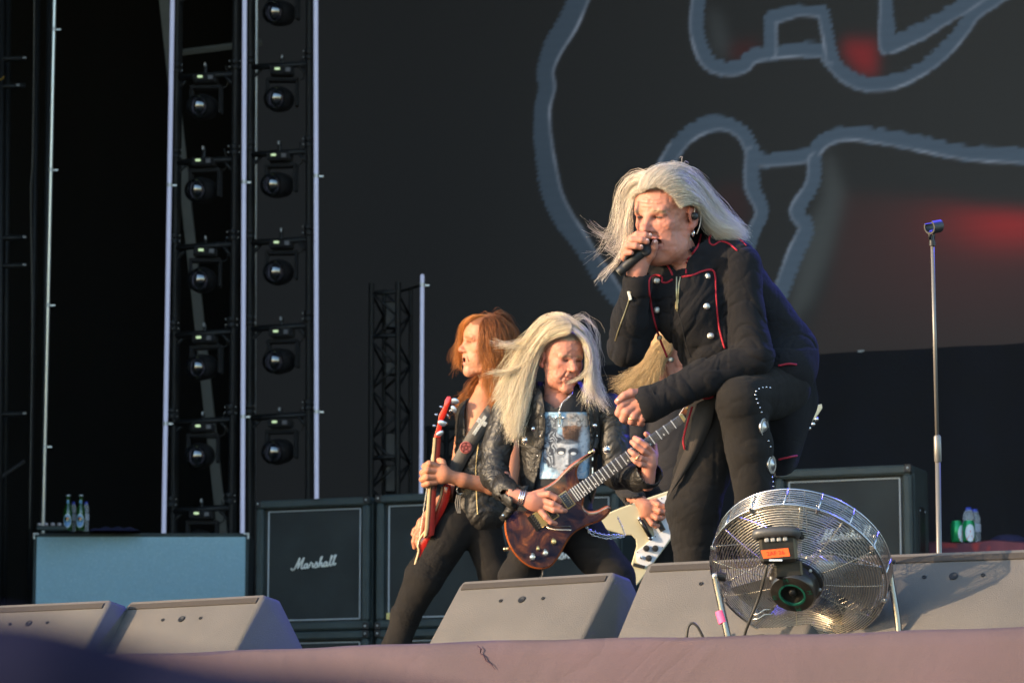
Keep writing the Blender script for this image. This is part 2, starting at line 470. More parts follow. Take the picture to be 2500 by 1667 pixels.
# gathered tear in the skirt
cr = empty('skirt_crease', W(1205, 8.0, CAMZ + .2)); bpy.data.objects.remove(cr)
fE, pE, xE = local_plane(1250, 7.9, math.atan2(-ed[1], ed[0]))
def on_skirt(u, v, lift=.008):
    C = np.array([0, 0, CAMZ]); r = P(np.array(float(u)), np.array(float(v)), np.array(1.)) - C
    nn = np.array([en[0], en[1], 0]); t = ((EDGE_R - C) @ nn) / (r @ nn); return C + r * t - nn * lift
b = B(); pts = [on_skirt(*q) for q in ((1168, 1574), (1178, 1584), (1176, 1594), (1186, 1602), (1190, 1612), (1204, 1622), (1212, 1634))]
b.tube(pts, [.001, .003, .002, .003, .0025, .002, .0008], 6, flat=.6)
o = b.obj('fold', mat('mauve_fold', (.07, .035, .045), .95), sk); o.matrix_parent_inverse = Matrix()

# roof, side wings and back: the black box of the stage
tag(B().box((1.5, 23.5, 13.2), (11, 11, .15)).obj('stage_roof', M_black), 'black roof over the stage, out of sight above', 'roof', kind='structure')
wing = B(); G = []  # left wing, out of view: placed to block the low sun from the deep stage
for zz in (0, 3, 6, 9, 13.05):
    G.append([(-6.2 + .05 * math.sin(i * 1.9), y, zz) for i, y in enumerate(np.linspace(12.2, 34, 60))])
wing.patch(np.array(G), (-.03, 0, 0)); tag(wing.obj('unseen_wing_drape', M_black, smooth=True), kind='structure')
wing = B(); G = []
for zz in (0, 3, 6, 9, 13.05):
    G.append([(9.0 + .05 * math.sin(i * 1.9), y, zz) for i, y in enumerate(np.linspace(12.2, 34, 60))])
wing.patch(np.array(G), (.03, 0, 0)); tag(wing.obj('unseen_wing_drape', M_black, smooth=True), kind='structure')
G = []
for zz in (0, 3, 6, 9, 13.05):
    G.append([(x, 33.5 + .06 * math.sin(x * 6), zz) for x in np.linspace(-6.2, 9, 150)])
tag(B().patch(np.array(G), (0, .03, 0)).obj('back_drape', M_black, smooth=True), kind='structure')

# ------------------------------------------------------------------ LED screen with its picture (pixel grid)
SY = math.radians(20.8)
fS, pS, xS = local_plane(1250, 27.0, SY)
s0, _ = fS(610., 400.); s1 = fS(2500., 400.)[0] + 1.6
zb = STAGE + .15; zt = float(fS(1446., 896.)[1]) + 5.6
nx, nz = 470, 440
S_, Z_ = np.meshgrid(np.linspace(s0, s1, nx), np.linspace(zb, zt, nz))
PT = pS + S_[..., None] * xS + np.stack([0 * Z_, 0 * Z_, Z_ - CAMZ], -1)
UU, VV = proj(PT)
def seg_d(pl):
    pl = np.array(pl, float); best = np.full(UU.shape, 1e9); side = np.zeros(UU.shape)
    for a, c in zip(pl[:-1], pl[1:]):
        dx, dy = c - a; L2 = dx * dx + dy * dy + 1e-9
        t = np.clip(((UU - a[0]) * dx + (VV - a[1]) * dy) / L2, 0, 1); ex_ = UU - a[0] - t * dx; ey = VV - a[1] - t * dy
        d = np.hypot(ex_, ey); m = d < best; best = np.where(m, d, best); side = np.where(m, (dx * ey - dy * ex_) / math.sqrt(L2), side)
    return best, side
def zpl(*q): return [(1250 + x / 1.8448, y / 1.8448) for x, y in q]
strokes = [
 (zpl((340, -90), (300, 0), (255, 100), (190, 210), (152, 320), (160, 395), (140, 480), (138, 590), (150, 700), (178, 860), (232, 980), (300, 1080), (380, 1200), (470, 1330), (560, 1440), (640, 1500)), 25),
 (zpl((850, -80), (830, 100), (845, 200), (885, 280), (960, 312), (1040, 300), (1110, 248), (1380, 228), (1430, 270), (1500, 340), (1600, 380), (1720, 370), (1850, 310), (1960, 220), (2040, 120), (2090, 50), (2250, -60)), 20),
 (zpl((1165, 240), (1165, 85), (1290, 50), (1400, 55), (1418, 150), (1440, 260)), 18),
 (zpl((1682, -60), (1690, 215), (1850, 140), (2000, 50), (2140, -40)), 20),
 (zpl((680, 760), (760, 640), (850, 575), (950, 555), (1040, 600), (1085, 680), (1130, 720), (1330, 700), (1400, 640), (1490, 605), (1650, 615), (1850, 650), (2050, 690), (2400, 712), (2900, 800)), 20),
 (zpl((1082, 690), (1082, 840), (1125, 950), (1090, 1040), (1060, 1120)), 20),
 (zpl((1362, 720), (1352, 830), (1285, 950), (1325, 1025), (1270, 1150), (1190, 1360), (1120, 1500)), 21),
 (zpl((2500, -50), (2600, 300), (2800, 500)), 20)]
def ssm(a, b_, x): t = np.clip((x - a) / (b_ - a), 0, 1); return t * t * (3 - 2 * t)
def srgb(r, g_, b_): return np.array([((c / 255 + .055) / 1.055) ** 2.4 if c > 10 else c / 255 / 12.92 for c in (r, g_, b_)])
base = srgb(27, 29, 31) * np.ones((*UU.shape, 3)) + ssm(900, 2600, UU)[..., None] * srgb(31, 33, 33)  # dark panel tone; part of it is sky reflection put into the emission colour
def poly_in(pl):
    pl = np.array(pl, float); c = np.zeros(UU.shape, bool)
    for a, d in zip(pl, np.roll(pl, -1, 0)):
        m = (a[1] > VV) != (d[1] > VV); c ^= m & (UU < (d[0] - a[0]) * (VV - a[1]) / (d[1] - a[1] + 1e-12) + a[0])
    return c
def lay(img, m, col): m = m[..., None]; return img * (1 - m) + col * m
red = poly_in(zpl((1500, 870), (1900, 900), (2120, 945), (2400, 965), (2900, 1060), (2900, 1700), (1250, 1700), (1420, 1300), (1470, 1050))).astype(float)
hot = np.exp(-(((UU - 1250 - 2260 / 1.8448) / 150) ** 2 + ((VV - 1000 / 1.8448) / 60) ** 2))
warm = np.exp(-(((UU - 2400) / 380) ** 2 + ((VV - 590) / 200) ** 2))
img = lay(base, red * .85, srgb(45, 43, 43) * np.ones(3)); img = lay(img, red * warm * .6, srgb(78, 48, 50)); img = lay(img, red * hot * .9, srgb(150, 45, 48))
img = lay(img, poly_in(zpl((985, 200), (1110, 182), (1105, 250), (1030, 275), (985, 272))) * .8, srgb(66, 34, 36))
img = lay(img, poly_in(zpl((1490, 188), (1640, 190), (1640, 350), (1560, 320), (1500, 240))) * .95, srgb(126, 40, 44))
img = lay(img, poly_in(zpl((900, 850), (1040, 820), (1080, 960), (1060, 1040), (960, 1000), (900, 900))) * .7, srgb(52, 36, 37))
img = lay(img, poly_in(zpl((1410, 690), (1440, 700), (1500, 880), (1440, 1120), (1350, 1350), (1230, 1480), (1330, 1020), (1400, 900))) * .45, srgb(82, 90, 92))
img = lay(img, poly_in(zpl((890, 20), (930, 60), (980, 200), (960, 290), (900, 200))) * .4, srgb(74, 82, 86))
def blur(im, k):
    for _ in range(k):
        im = np.concatenate([im[:1], (im[:-2] + 2 * im[1:-1] + im[2:]) / 4, im[-1:]], 0); im = np.concatenate([im[:, :1], (im[:, :-2] + 2 * im[:, 1:-1] + im[:, 2:]) / 4, im[:, -1:]], 1)
    return im
img = blur(img, 16)
for ki, (pl, w) in enumerate(strokes):
    if ki in (0, 1, 4, 5, 6): pl = catmull(np.column_stack([np.array(pl), np.zeros(len(pl))]), 6 * len(pl))[:, :2]
    d, sd = seg_d(pl); jag = 3.0 * np.sign(np.sin(VV * .62)) * (.4 + .6 * np.abs(np.sin(UU * .013 + VV * .007)))
    w = w * (.94 + .16 * vnoise(np.stack([UU / 90, VV / 90, 0 * UU + ki], -1), 5)); m = 1 - ssm(w - 2.5, w + 2.5, d + jag * .9)
    tone = srgb(66, 82, 98) * (.70 + .4 * ssm(1330, 1900, UU))[..., None]
    img = lay(img, m * .97, tone)
    e = np.exp(-((np.abs(d - w + 3)) / 3.5) ** 2) * (sd * np.sign(UU - 1640) > 0) * (.35 + .65 * vnoise(np.stack([UU / 55, VV / 55, 0 * UU], -1), 3).clip(0, 1))
    img = lay(img, np.clip(e * .95, 0, 1), srgb(128, 140, 156))
scan = 1 + .02 * np.sign(np.sin(np.arange(nz) * math.pi / 2 + .3))[:, None]; img = img * scan[..., None]
idx = np.arange(nx * nz).reshape(nz, nx)
Q = np.stack([idx[:-1, :-1], idx[:-1, 1:], idx[1:, 1:], idx[1:, :-1]], -1).reshape(-1, 4)
mscr = mat('led_surface', (.012, .013, .014), .65, spec=.2)
nt = mscr.node_tree; a = nt.nodes.new('ShaderNodeAttribute'); a.attribute_name = 'Col'
nt.links.new(a.outputs['Color'], nt.nodes['Principled BSDF'].inputs['Emission Color']); nt.nodes['Principled BSDF'].inputs['Emission Strength'].default_value = .8 / EXPO
scr = empty('led_screen', tuple(pS + xS * float(s0) + np.array([0, 0, zb - CAMZ])), 0, 'huge dark LED video wall showing grey outlines and red glow', 'video screen')
o = mesh_obj('display', PT.reshape(-1, 3) - ORG[scr], Q, mscr, scr, col=np.clip(img, 0, 2).reshape(-1, 3))
nS = np.array([math.sin(SY), math.cos(SY), 0])
fr = B(); hw = (s1 - s0) / 2; Rm = np.array([[math.cos(SY), math.sin(SY), 0], [-math.sin(SY), math.cos(SY), 0], [0, 0, 1]])
hz_ = (zt - zb) / 2; fr.box(xS * hw + np.array([0, 0, hz_]) + nS * .09, (hw + .03, .08, hz_ + .02), Rm); fr.obj('cabinet', M_blackpl, scr)
# drape under the screen
def on_plane(f, p, x):
    def h(u, v, off=0.):
        s_, z_ = f(float(u), float(v)); q = p + x * s_; return np.array([q[0], q[1], z_])
    return h
fD, pD, xD = local_plane(1250, 26.0, SY); hD = on_plane(fD, pD, xD)
ztop = float(fD(1446., 896.)[1]) + .01; sa = float(fD(1345., 900.)[0]); sb = float(fD(2500., 900.)[0]) + 1.5
G = []
for zz in (STAGE, STAGE + 1, ztop - .05, ztop):
    G.append([tuple(pD + xD * q + np.array([0, 0, zz - CAMZ]) - nS * .035 * math.sin(q * 9 + .8 * math.sin(q * 3)) * (.5 if zz > ztop - .1 else 1)) for q in np.linspace(sa, sb, 140)])
tag(B().patch(np.array(G), tuple(nS * .02)).obj('riser_drape', M_navy, smooth=True, sharp=60), 'dark navy cloth hanging below the video wall at the back', 'drape')
b = B(); q = hD(2102, 858); b.box(q, (.025, .02, .008)); tag(b.obj('riser_clamp', mat('dull_alu', (.3, .31, .32), .5, .4)), 'small bright metal clamp on top of the navy drape', 'clamp')

# ------------------------------------------------------------------ lighting towers
def tower(uL, uR, top_shift, d, rungs, label, v_top=-140, v_bot=1420):
    zt_ = float(P(np.array(uL), np.array(float(v_top)), np.array(d))[2]); loc = W((uL + uR) / 2, d, STAGE)
    t = empty('lighting_tower', loc, 0, label, 'truss tower', 'truss towers with moving lights')
    o = ORG[t]
    def pt(u, v, dd=0.): return P(np.array(float(u)), np.array(float(v)), np.array(d + dd)) - o
    xs = {}
    for (u, dd) in ((uL, 0), (uR, -.12), (uL + 6, .38), (uR + 6, .26)):
        ub = u
        p0 = np.array(W(ub, d + dd, STAGE)) - o; p1 = pt(u + top_shift, v_top, dd)
        B().tube([p0, p1], .024, 10).obj('chord', M_steel, t, smooth=True, sharp=60)
    for v in rungs:
        k = (1290 - v) / 1290 * top_shift; vr = v - 9
        B().tube([pt(uL + k, v), pt(uR + k, vr, -.12)], .020, 8).obj('rung', M_steel, t, smooth=True)
        B().tube([pt(uL + k + 6, v - 4, .38), pt(uR + k + 6, vr - 4, .26)], .014, 8).obj('rung', M_steel, t, smooth=True)
        B().tube([pt(uL + k, v), pt(uL + k + 6, v - 4, .38)], .014, 6).obj('rung', M_steel, t, smooth=True)
        B().tube([pt(uR + k, vr, -.12), pt(uR + k + 6, vr - 4, .26)], .014, 6).obj('rung', M_steel, t, smooth=True)
        B().tube([pt(uL + k + 1, v + 32), pt(uL + k + 30, v)], .012, 6).obj('brace', M_steel, t, smooth=True)
        B().tube([pt(uR + k - 1, vr + 32, -.12), pt(uR + k - 28, vr + 1, -.1)], .012, 6).obj('brace', M_steel, t, smooth=True)
        for u0, dd, vv in ((uL + k, 0, v), (uR + k, -.12, vr)):             # couplers with bolt heads
            for dv in (-30, -16):
                b = B(); c = pt(u0, vv + dv, dd); b.lathe([(.03, -.018), (.034, -.012), (.034, .012), (.03, .018)], c, n=10)
                b.obj('coupler', M_steel, t, smooth=True, sharp=40)
                
                for sx in (-1, 1): B().box(c + [sx * .04, -.015, 0], (.0035, .004, .004)).obj('bolt', mat('dull_bolt', (.2, .2, .2), .5, .5), t)
    return t
def moving_head(u, v, d, label, root=[None]):
    """lens centre at (u, v); hangs from a clamp above"""
    c = P(np.array(float(u)), np.array(float(v)), np.array(d))
    if root[0] is None:
        t = empty('moving_head_light', (0, 0, 0), 0)
        ax = np.array([-.25, -.95, -.15]); ax /= np.linalg.norm(ax)
        B().lathe([(.05, -.17), (.085, -.13), (.095, -.03), (.088, .03), (.078, .045)], (0, 0, 0), ax, 20).obj('head', M_blackpl, t, smooth=True, sharp=40)
        B().lathe([(.084, .04), (.082, .062), (.066, .09), (.036, .108), (.004, .114)], (0, 0, 0), ax, 22).obj('lens', M_lens, t, smooth=True)
        b = B(); 
        for sx in (-1, 1): b.box((sx * .105 + .03, .07, .055), (.012, .04, .095), b=.006)
        b.box((.03, .07, .152), (.117, .045, .014), b=.006); b.obj('yoke', M_black, t)
        b = B(); b.box((.03, .03, .205), (.085, .06, .030), b=.012); b.obj('base', M_black, t)
        b = B(); b.box((.0, -.034, .212), (.018, .004, .008), b=.002); b.obj('status_display', mat('status_led', (.2, .3, .2), .4, emit=(.75, 1., .55), estr=.16), t)
        b = B(); b.box((.075, -.034, .205), (.018, .006, .016), b=.003); b.obj('socket', mat('grey_socket', (.1, .1, .11), .5), t)
        b = B(); b.tube([(.03, .02, .23), (.03, .02, .31)], .014, 8); b.obj('clamp', M_steel, t); b = B(); b.box((.03, -.0, .305), (.007, .016, .014), b=.003); b.obj('clamp_bolt', mat('dull_alu', (.3, .31, .32), .5, .4), t)
        b = B(); b.tube(catmull([(.08, .05, .20), (.16, .06, .15), (.19, .06, .2), (.17, .05, .31)], 10), .006, 6); b.obj('cable', M_blackpl, t, smooth=True)
        root[0] = t
    else: t = copy_tree(root[0])
    t.rotation_euler = (0, 0, random.uniform(-.22, .22)); t.location = c; tag(t, label, 'stage light', 'moving head lights on the truss towers')
    return t
T1 = [-18, 190, 398, 606, 819, 1033, 1248]; T2 = [-46, 166, 379, 594, 804, 1021]
tower(416, 559, 18, 23.0, T1, 'black ladder truss tower nearest the black gap, left of the pair')
tower(608, 752, 3, 23.0, T2, 'black ladder truss tower standing nearest the video wall, right of the pair')
ordn = ['topmost', 'second', 'third', 'fourth', 'fifth', 'lowest']
for k, (u, v) in enumerate(((489, 261), (485, 465), (490, 684), (487, 897), (483, 1113), (480, 1326))):
    moving_head(u, v, 22.9, f'black moving head light, {ordn[k]} lamp from top on the left truss tower')
for k, (u, v) in enumerate(((675, 32), (677, 242), (670, 452), (675, 665), (675, 882), (672, 1103))):
    moving_head(u, v, 22.9, f'black moving head light, {ordn[k]} lamp from top on the right truss tower')
def tube_light(ut, vt, ub, vb, d, r, label, name='tube_light', m=None, clips=()):
    top = P(np.array(float(ut)), np.array(float(vt)), np.array(d)); bot = P(np.array(float(ub)), np.array(float(vb)), np.array(d))
    dirn = (top - bot) / np.linalg.norm(top - bot); k = (STAGE - bot[2]) / dirn[2]; bot = bot + dirn * k
    t = empty(name, tuple(bot), 0, label, 'light tube' if name == 'tube_light' else 'pole', 'pale vertical tubes' if name == 'tube_light' else None)
    L = np.linalg.norm(top - bot)
    B().tube([dirn * .02, dirn * (L - r), dirn * (L - .3 * r), dirn * L], [r, r, r * .85, r * .3], 14).obj('tube', m or M_tubew, t, smooth=True, sharp=50)
    B().lathe([(r * 2.2, 0), (r * 2.2, .015), (r * 1.2, .025)], (0, 0, 0), n=14).obj('foot', M_steel, t)
    for v in clips:
        f_ = (v - vb) / (vt - vb); q = P(np.array(float(ub + (ut - ub) * f_)), np.array(float(v)), np.array(d)) - bot
        b = B(); b.lathe([(r * 1.25, -.012), (r * 1.25, .012)], q, n=14); b.box(q + [.028, .01, 0], (.022, .005, .005)); b.obj('clip', M_alu, t)
    return t
tube_light(422, -60, 400, 1288, 22.7, .0160, 'pale lilac tube standing left of the left truss tower', clips=(452, 1034))
tube_light(597.5, -60, 592, 1285, 22.7, .0160, 'pale lilac tube standing between the two truss towers', clips=(445, 1017))
tube_light(771, -60, 773, 1205, 22.7, .0160, 'pale lilac tube standing right of the truss towers beside the screen', clips=(430, 1005))
tube_light(1031, 669, 1028, 1200, 22.8, .0145, 'short pale tube standing free in front of the video wall', clips=(696,))
tube_light(626.5, -60, 619, 1290, 24.5, .013, 'thin pale metal pole behind the right truss tower', 'pole', M_alu, clips=())
tube_light(134, -60, 105, 1290, 22.75, .0135, 'thin shiny metal pole at the left edge of the black gap', 'pole', mat('shiny_alu', (.8, .85, .85), .3, .7), clips=(72, 415, 745, 1090))
# sloping grey beam and cross bar behind the towers
b = B(); pa = P(np.array(392.), np.array(-80.), np.array(27.)); pb = P(np.array(556.), np.array(1420.), np.array(27.)); dd = (pa - pb) / np.linalg.norm(pa - pb)
pb = pb + dd * (STAGE - pb[2]) / dd[2]
xx = np.cross(dd, [0, 1, 0]); xx /= np.linalg.norm(xx); yy = np.cross(dd, xx); L = np.linalg.norm(pa - pb)
t = empty('sloping_beam', tuple(pb), 0, 'grey sloping roof beam behind the left truss tower', 'beam')
b.box(dd * L / 2, (.043, .03, L / 2), np.stack([xx, yy, dd], 1), .004); b.obj('beam', M_greybeam, t)
pc = P(np.array(440.), np.array(128.), np.array(27.)) - pb; pd_ = P(np.array(640.), np.array(104.), np.array(27.)) - pb
b = B(); b.tube([pc + [-.05, 0, -.01], pd_], .028, 4); b.obj('cross_bar', M_greybeam, t)
# small triangular truss with a cluster in it
t = empty('truss_column', W(950, 23.6, STAGE), 0, 'short black lattice truss column beside the free standing tube', 'truss')
o_ = ORG[t]
def q3(u, v, dd): return P(np.array(float(u)), np.array(float(v)), np.array(23.6 + dd)) - o_
ch = ((907, 692, 0), (972, 688, -.06), (938, 706, .34), (1003, 703, .28))
for (u, v, dd) in ch:
    B().tube([np.array(W(u - 3, 23.6 + dd, STAGE)) - o_, q3(u, v, dd)], .022 if dd < .2 else .016, 10).obj('chord', M_steel, t, smooth=True, sharp=60)
vs = list(range(712, 1500, 60))
for (a, c, dda, ddc) in ((0, 1, 0, -.06), (2, 3, .34, .28), (1, 3, -.06, .28), (0, 2, 0, .34)):
    for k in range(len(vs) - 1):
        va, vb = (vs[k], vs[k + 1]) if k % 2 == 0 else (vs[k + 1], vs[k])
        B().tube([q3(ch[a][0] - 2, va, dda), q3(ch[c][0] - 2, vb, ddc)], .010, 6).obj('brace', M_steel, t, smooth=True)
for v in (716, 822, 1118):
    B().tube([q3(905, v, 0), q3(970, v - 4, -.06)], .016, 8).obj('rung', M_steel, t, smooth=True)
B().tube([q3(975, 712, 0), q3(1030, 696, -.3)], .010, 6).obj('tube_arm', M_steel, t)
for v in (770, 900, 1090, 1170):
    B().box(q3(955, v, .14), (.045, .05, .10 if v != 900 else .05), b=.01).obj('junction_box', M_blackpl, t)
# second truss behind the bassist
t = empty('truss_column', W(1075, 25.0, STAGE), 0, 'low black lattice truss half hidden behind the bass player', 'truss'); o_ = ORG[t]
def q3(u, v, dd): return P(np.array(float(u)), np.array(float(v)), np.array(25. + dd)) - o_
for (u, dd) in ((1048, 0), (1090, -.05), (1128, .3)):
    B().tube([np.array(W(u, 25. + dd, STAGE)) - o_, q3(u, 1040, dd)], .02, 8).obj('chord', M_steel, t, smooth=True)
for k in range(5):
    B().tube([q3(1048, 1045 + 40 * k, 0), q3(1090, 1085 + 40 * k, -.05)], .010, 6).obj('brace', M_steel, t)
    B().tube([q3(1128, 1045 + 40 * k, .3), q3(1090, 1085 + 40 * k, -.05)], .010, 6).obj('brace', M_steel, t)
B().tube([q3(1040, 1048, 0), q3(1135, 1042, .1)], .018, 8).obj('rung', M_steel, t)
# dark scaffold at the far left
t = empty('scaffold_tower', W(50, 23.2, STAGE), 0, 'dark scaffold tower with cables at the far left edge', 'scaffold'); o_ = ORG[t]
def q3(u, v, dd=0.): return P(np.array(float(u)), np.array(float(v)), np.array(23.2 + dd)) - o_
for (ut, ub, dd) in ((4, -4, 0), (20, 8, .3), (92, 66, .2), (122, 96, .1)):
    B().tube([np.array(W(ub, 23.2 + dd, STAGE)) - o_, q3(ut, -60, dd)], .022, 10).obj('standard', M_steel, t, smooth=True)
for v in (143, 210, 580, 648, 1010):
    B().tube([q3(-30, v + 3), q3(62, v)], .02, 8).obj('ledger', M_steel, t, smooth=True)
    b = B(); b.box(q3(60 if v != 210 else 44, v - 1, -.03), (.012, .01, .007)); b.obj('bolt', mat('dull_bolt', (.2, .2, .2), .5, .5), t)
B().tube(catmull([q3(84, -60, -.05), q3(82, 200, -.05), q3(79, 400, -.05), q3(75, 480, -.05), q3(78, 800, -.04), q3(72, 1290, -.05)], 24), .006, 6).obj('cable', mat('grey_cable', (.10, .095, .085), .7), t, smooth=True)
B().tube([q3(-20, 1180), q3(60, 1125)], .012, 6).obj('brace', mat('grey_steel', (.06, .06, .065), .5, .4), t)
B().tube(catmull([q3(-6, 196, -.1), q3(4, 194, -.1), q3(9, 188, -.1), q3(11, 186, -.1)], 10), .005, 6).obj('cable', mat('yellow_cable', (.35, .2, .03), .6), t)
# ================================================================== gear
# script lettering drawn as strokes: x runs right, height 1 is an ascender
SCRIPT = [
 [(-.62, .22), (-.60, .10), (-.50, .02), (-.36, .06), (-.20, .36), (-.05, .74), (.06, 1.02)],                 # M with its entry curl
 [(.06, 1.02), (.02, .6), (-.03, .10)], [(-.03, .10), (.16, .52), (.36, .84), (.46, 1.0)],
 [(.46, 1.0), (.36, .6), (.30, .2), (.36, .06), (.46, .10), (.56, .22)],
 [(.86, .42), (.74, .48), (.60, .36), (.56, .18), (.64, .07), (.76, .14), (.86, .40)], [(.88, .46), (.84, .2), (.90, .08), (1.0, .16), (1.10, .36)],   # a
 [(1.10, .36), (1.16, .56), (1.22, .44), (1.36, .44), (1.32, .24), (1.36, .10), (1.46, .16), (1.58, .34)],     # r
 [(1.58, .34), (1.68, .54), (1.76, .30), (1.74, .10), (1.62, .06), (1.54, .12)], [(1.74, .08), (1.86, .18)],    # s
 [(1.86, .18), (2.04, .60), (2.16, .96), (2.08, .98), (2.00, .6), (1.94, .06)], [(1.96, .2), (2.10, .44), (2.20, .40), (2.18, .14), (2.26, .08), (2.36, .2)],  # h
 [(2.66, .42), (2.54, .48), (2.40, .34), (2.38, .16), (2.46, .07), (2.58, .16), (2.66, .40)], [(2.68, .46), (2.64, .18), (2.72, .08), (2.82, .2)],   # a
 [(2.82, .2), (3.0, .62), (3.12, .98), (3.02, .98), (2.94, .5), (2.94, .12), (3.04, .08), (3.14, .22)],         # l
 [(3.14, .22), (3.32, .66), (3.44, 1.02), (3.34, 1.02), (3.26, .5), (3.26, .14), (3.36, .10), (3.48, .3)]]      # l
def script_logo(parent, c, width, name='logo'):
    b = B(); k = width / 4.1; sl = .10
    for st in SCRIPT:
        p = catmull(st, 12); q = [(c[0] + k * (x - 1.43 + .12 * (y - .5)), c[1], c[2] + k * ((y - .45) + sl * (x - 1.43) * .55)) for x, y in p]
        b.tube(q, k * .062, 6)
    return b.obj(name, M_white, parent, smooth=True)
CABW = .77
def cab(parent_loc, yaw, label, zbase, h, logo=True, plate=False, handle=False):
    t = empty('speaker_cabinet', parent_loc, -yaw, label, 'speaker cabinet', 'guitar cabinets in stacks')
    w, dp, fr = CABW / 2, .36, .052
    b = B()                                                    # box body behind the baffle, then four front rails
    b.box((0, dp / 2 + .03, h / 2), (w, dp / 2 - .03, h / 2), b=.012); b.obj('shell', M_tolex, t)
    for (cx, cz, hx, hz) in ((0, h - fr / 2, w, fr / 2), (0, fr / 2, w, fr / 2), (-w + fr / 2, h / 2, fr / 2 - .001, h / 2 - fr), (w - fr / 2, h / 2, fr / 2 - .001, h / 2 - fr)):
        B().box((cx, .03, cz), (hx, .0295, hz), b=.012).obj('frame_rail', M_tolex, t)
    B().box((0, .050, h / 2), (w - fr, .008, h / 2 - fr)).obj('grille', M_grille, t)
    b = B(); x0, z0 = w - fr - .022, h / 2 - fr - .016
    b.tube([(-x0, .040, h / 2 - z0), (-x0, .040, h / 2 + z0)], .0045, 6); b.tube([(x0, .040, h / 2 - z0), (x0, .040, h / 2 + z0)], .0045, 6)
    b.tube([(-x0, .040, h / 2 + z0), (x0, .040, h / 2 + z0)], .0035, 6); b.tube([(-x0, .040, h / 2 - z0), (x0, .040, h / 2 - z0)], .004, 6)
    b.obj('piping', M_piping, t)
    for sx in (-1, 1):
        for sz in (0, 1):
            b = B(); b.box((sx * (w - .018), .002, .02 + sz * (h - .04)), (.02, .006, .022), b=.004); b.obj('corner', M_blackpl, t)
            b = B(); b.lathe([(.006, 0), (.006, .003), (.002, .006)], (sx * (w - .018), -.004, .02 + sz * (h - .04)), (0, -1, 0), 10); b.obj('screw', M_alu, t)
    if logo: script_logo(t, (0, .038, h / 2 + .01), .30)
    if plate:
        b = B(); b.box((-w + fr + .06, .036, fr + .026), (.05, .003, .02), b=.002); p = b.obj('name_plate', mat('brass_plate', (.72, .62, .24), .45, .3), t)
        for k, tx in enumerate(('JCM 900', 'LEAD-1960')):
            V, F = text_mesh(tx, .016, lambda x, y: (-w + fr + .06 + x, .0322, fr + .034 - .016 * k + y)); mesh_obj('lettering', V, F, mat('plate_ink', (.25, .2, .08), .6), p)
    if handle:
        b = B(); b.box((w + .003, .2, h * .55), (.004, .06, .12), b=.003); hp = b.obj('side_handle', M_blackpl, t)
        for q in (-1, 1):
            b = B(); b.lathe([(.005, 0), (.003, .004)], (w + .0075, .2 + q * .05, h * .55 + .1), (1, 0, 0), 8); b.obj('screw', M_alu, hp)
    return t
names = {'A': 'next to the pale blue cabinet', 'B': "behind the bassist's leg", 'C': 'behind the leather jacket guitarist', 'D': 'behind the fan on the right'}
H1 = .845
for key, u, d in (('A', 755, 19.55), ('B', 1056, 19.25), ('C', 1362, 18.95), ('D', 2066, 17.25)):
    for lev in (0, 1):
        loc = W(u, d, STAGE); loc = Vector((loc.x, loc.y, STAGE + lev * (H1 + .006)))
        vt = {'A': 1207, 'B': 1192, 'C': 1178, 'D': 1128}[key]
        hh = H1 if lev == 0 else (float(d * (SP + (CV - vt) / FPX * CP)) + CAMZ - loc.z)
        cab(loc, STAGE_YAW, ('upper' if lev else 'lower') + ' dark green guitar cabinet of the stack ' + names[key], 0, hh, True, plate=(key == 'B' and lev == 1), handle=(key == 'D'))
# wide cabinet with blue grille
TOPZ = CAMZ + 22.0 * (SP + (CV - 1293) / FPX * CP)
t = empty('bass_cabinet', W(335, 22.0, STAGE), 0, 'wide speaker cabinet with pale blue grille cloth and silver corners', 'speaker cabinet')
h = TOPZ - STAGE; w = 531 / FPX * 22.0 / 2
B().box((0, .24, h / 2), (w, .22, h / 2), b=.01).obj('shell', M_tolex, t)
for (cx, cz, hx, hz) in ((0, h - .012, w, .012), (0, .02, w, .02), (-w + .011, h / 2, .011, h / 2 - .03), (w - .011, h / 2, .011, h / 2 - .03)):
    B().box((cx, .008, cz), (hx, .012, hz), b=.004).obj('frame_rail', M_tolex, t)
B().box((0, .012, h / 2), (w - .022, .006, h / 2 - .024)).obj('grille', M_teal, t)
for sx in (-1, 1):
    b = B(); b.box((sx * (w - .016), -.007, h - .005), (.02, .004, .006), b=.002); b.box((sx * (w - .004), -.007, h - .022), (.006, .004, .02), b=.002); b.obj('corner', M_white, t)
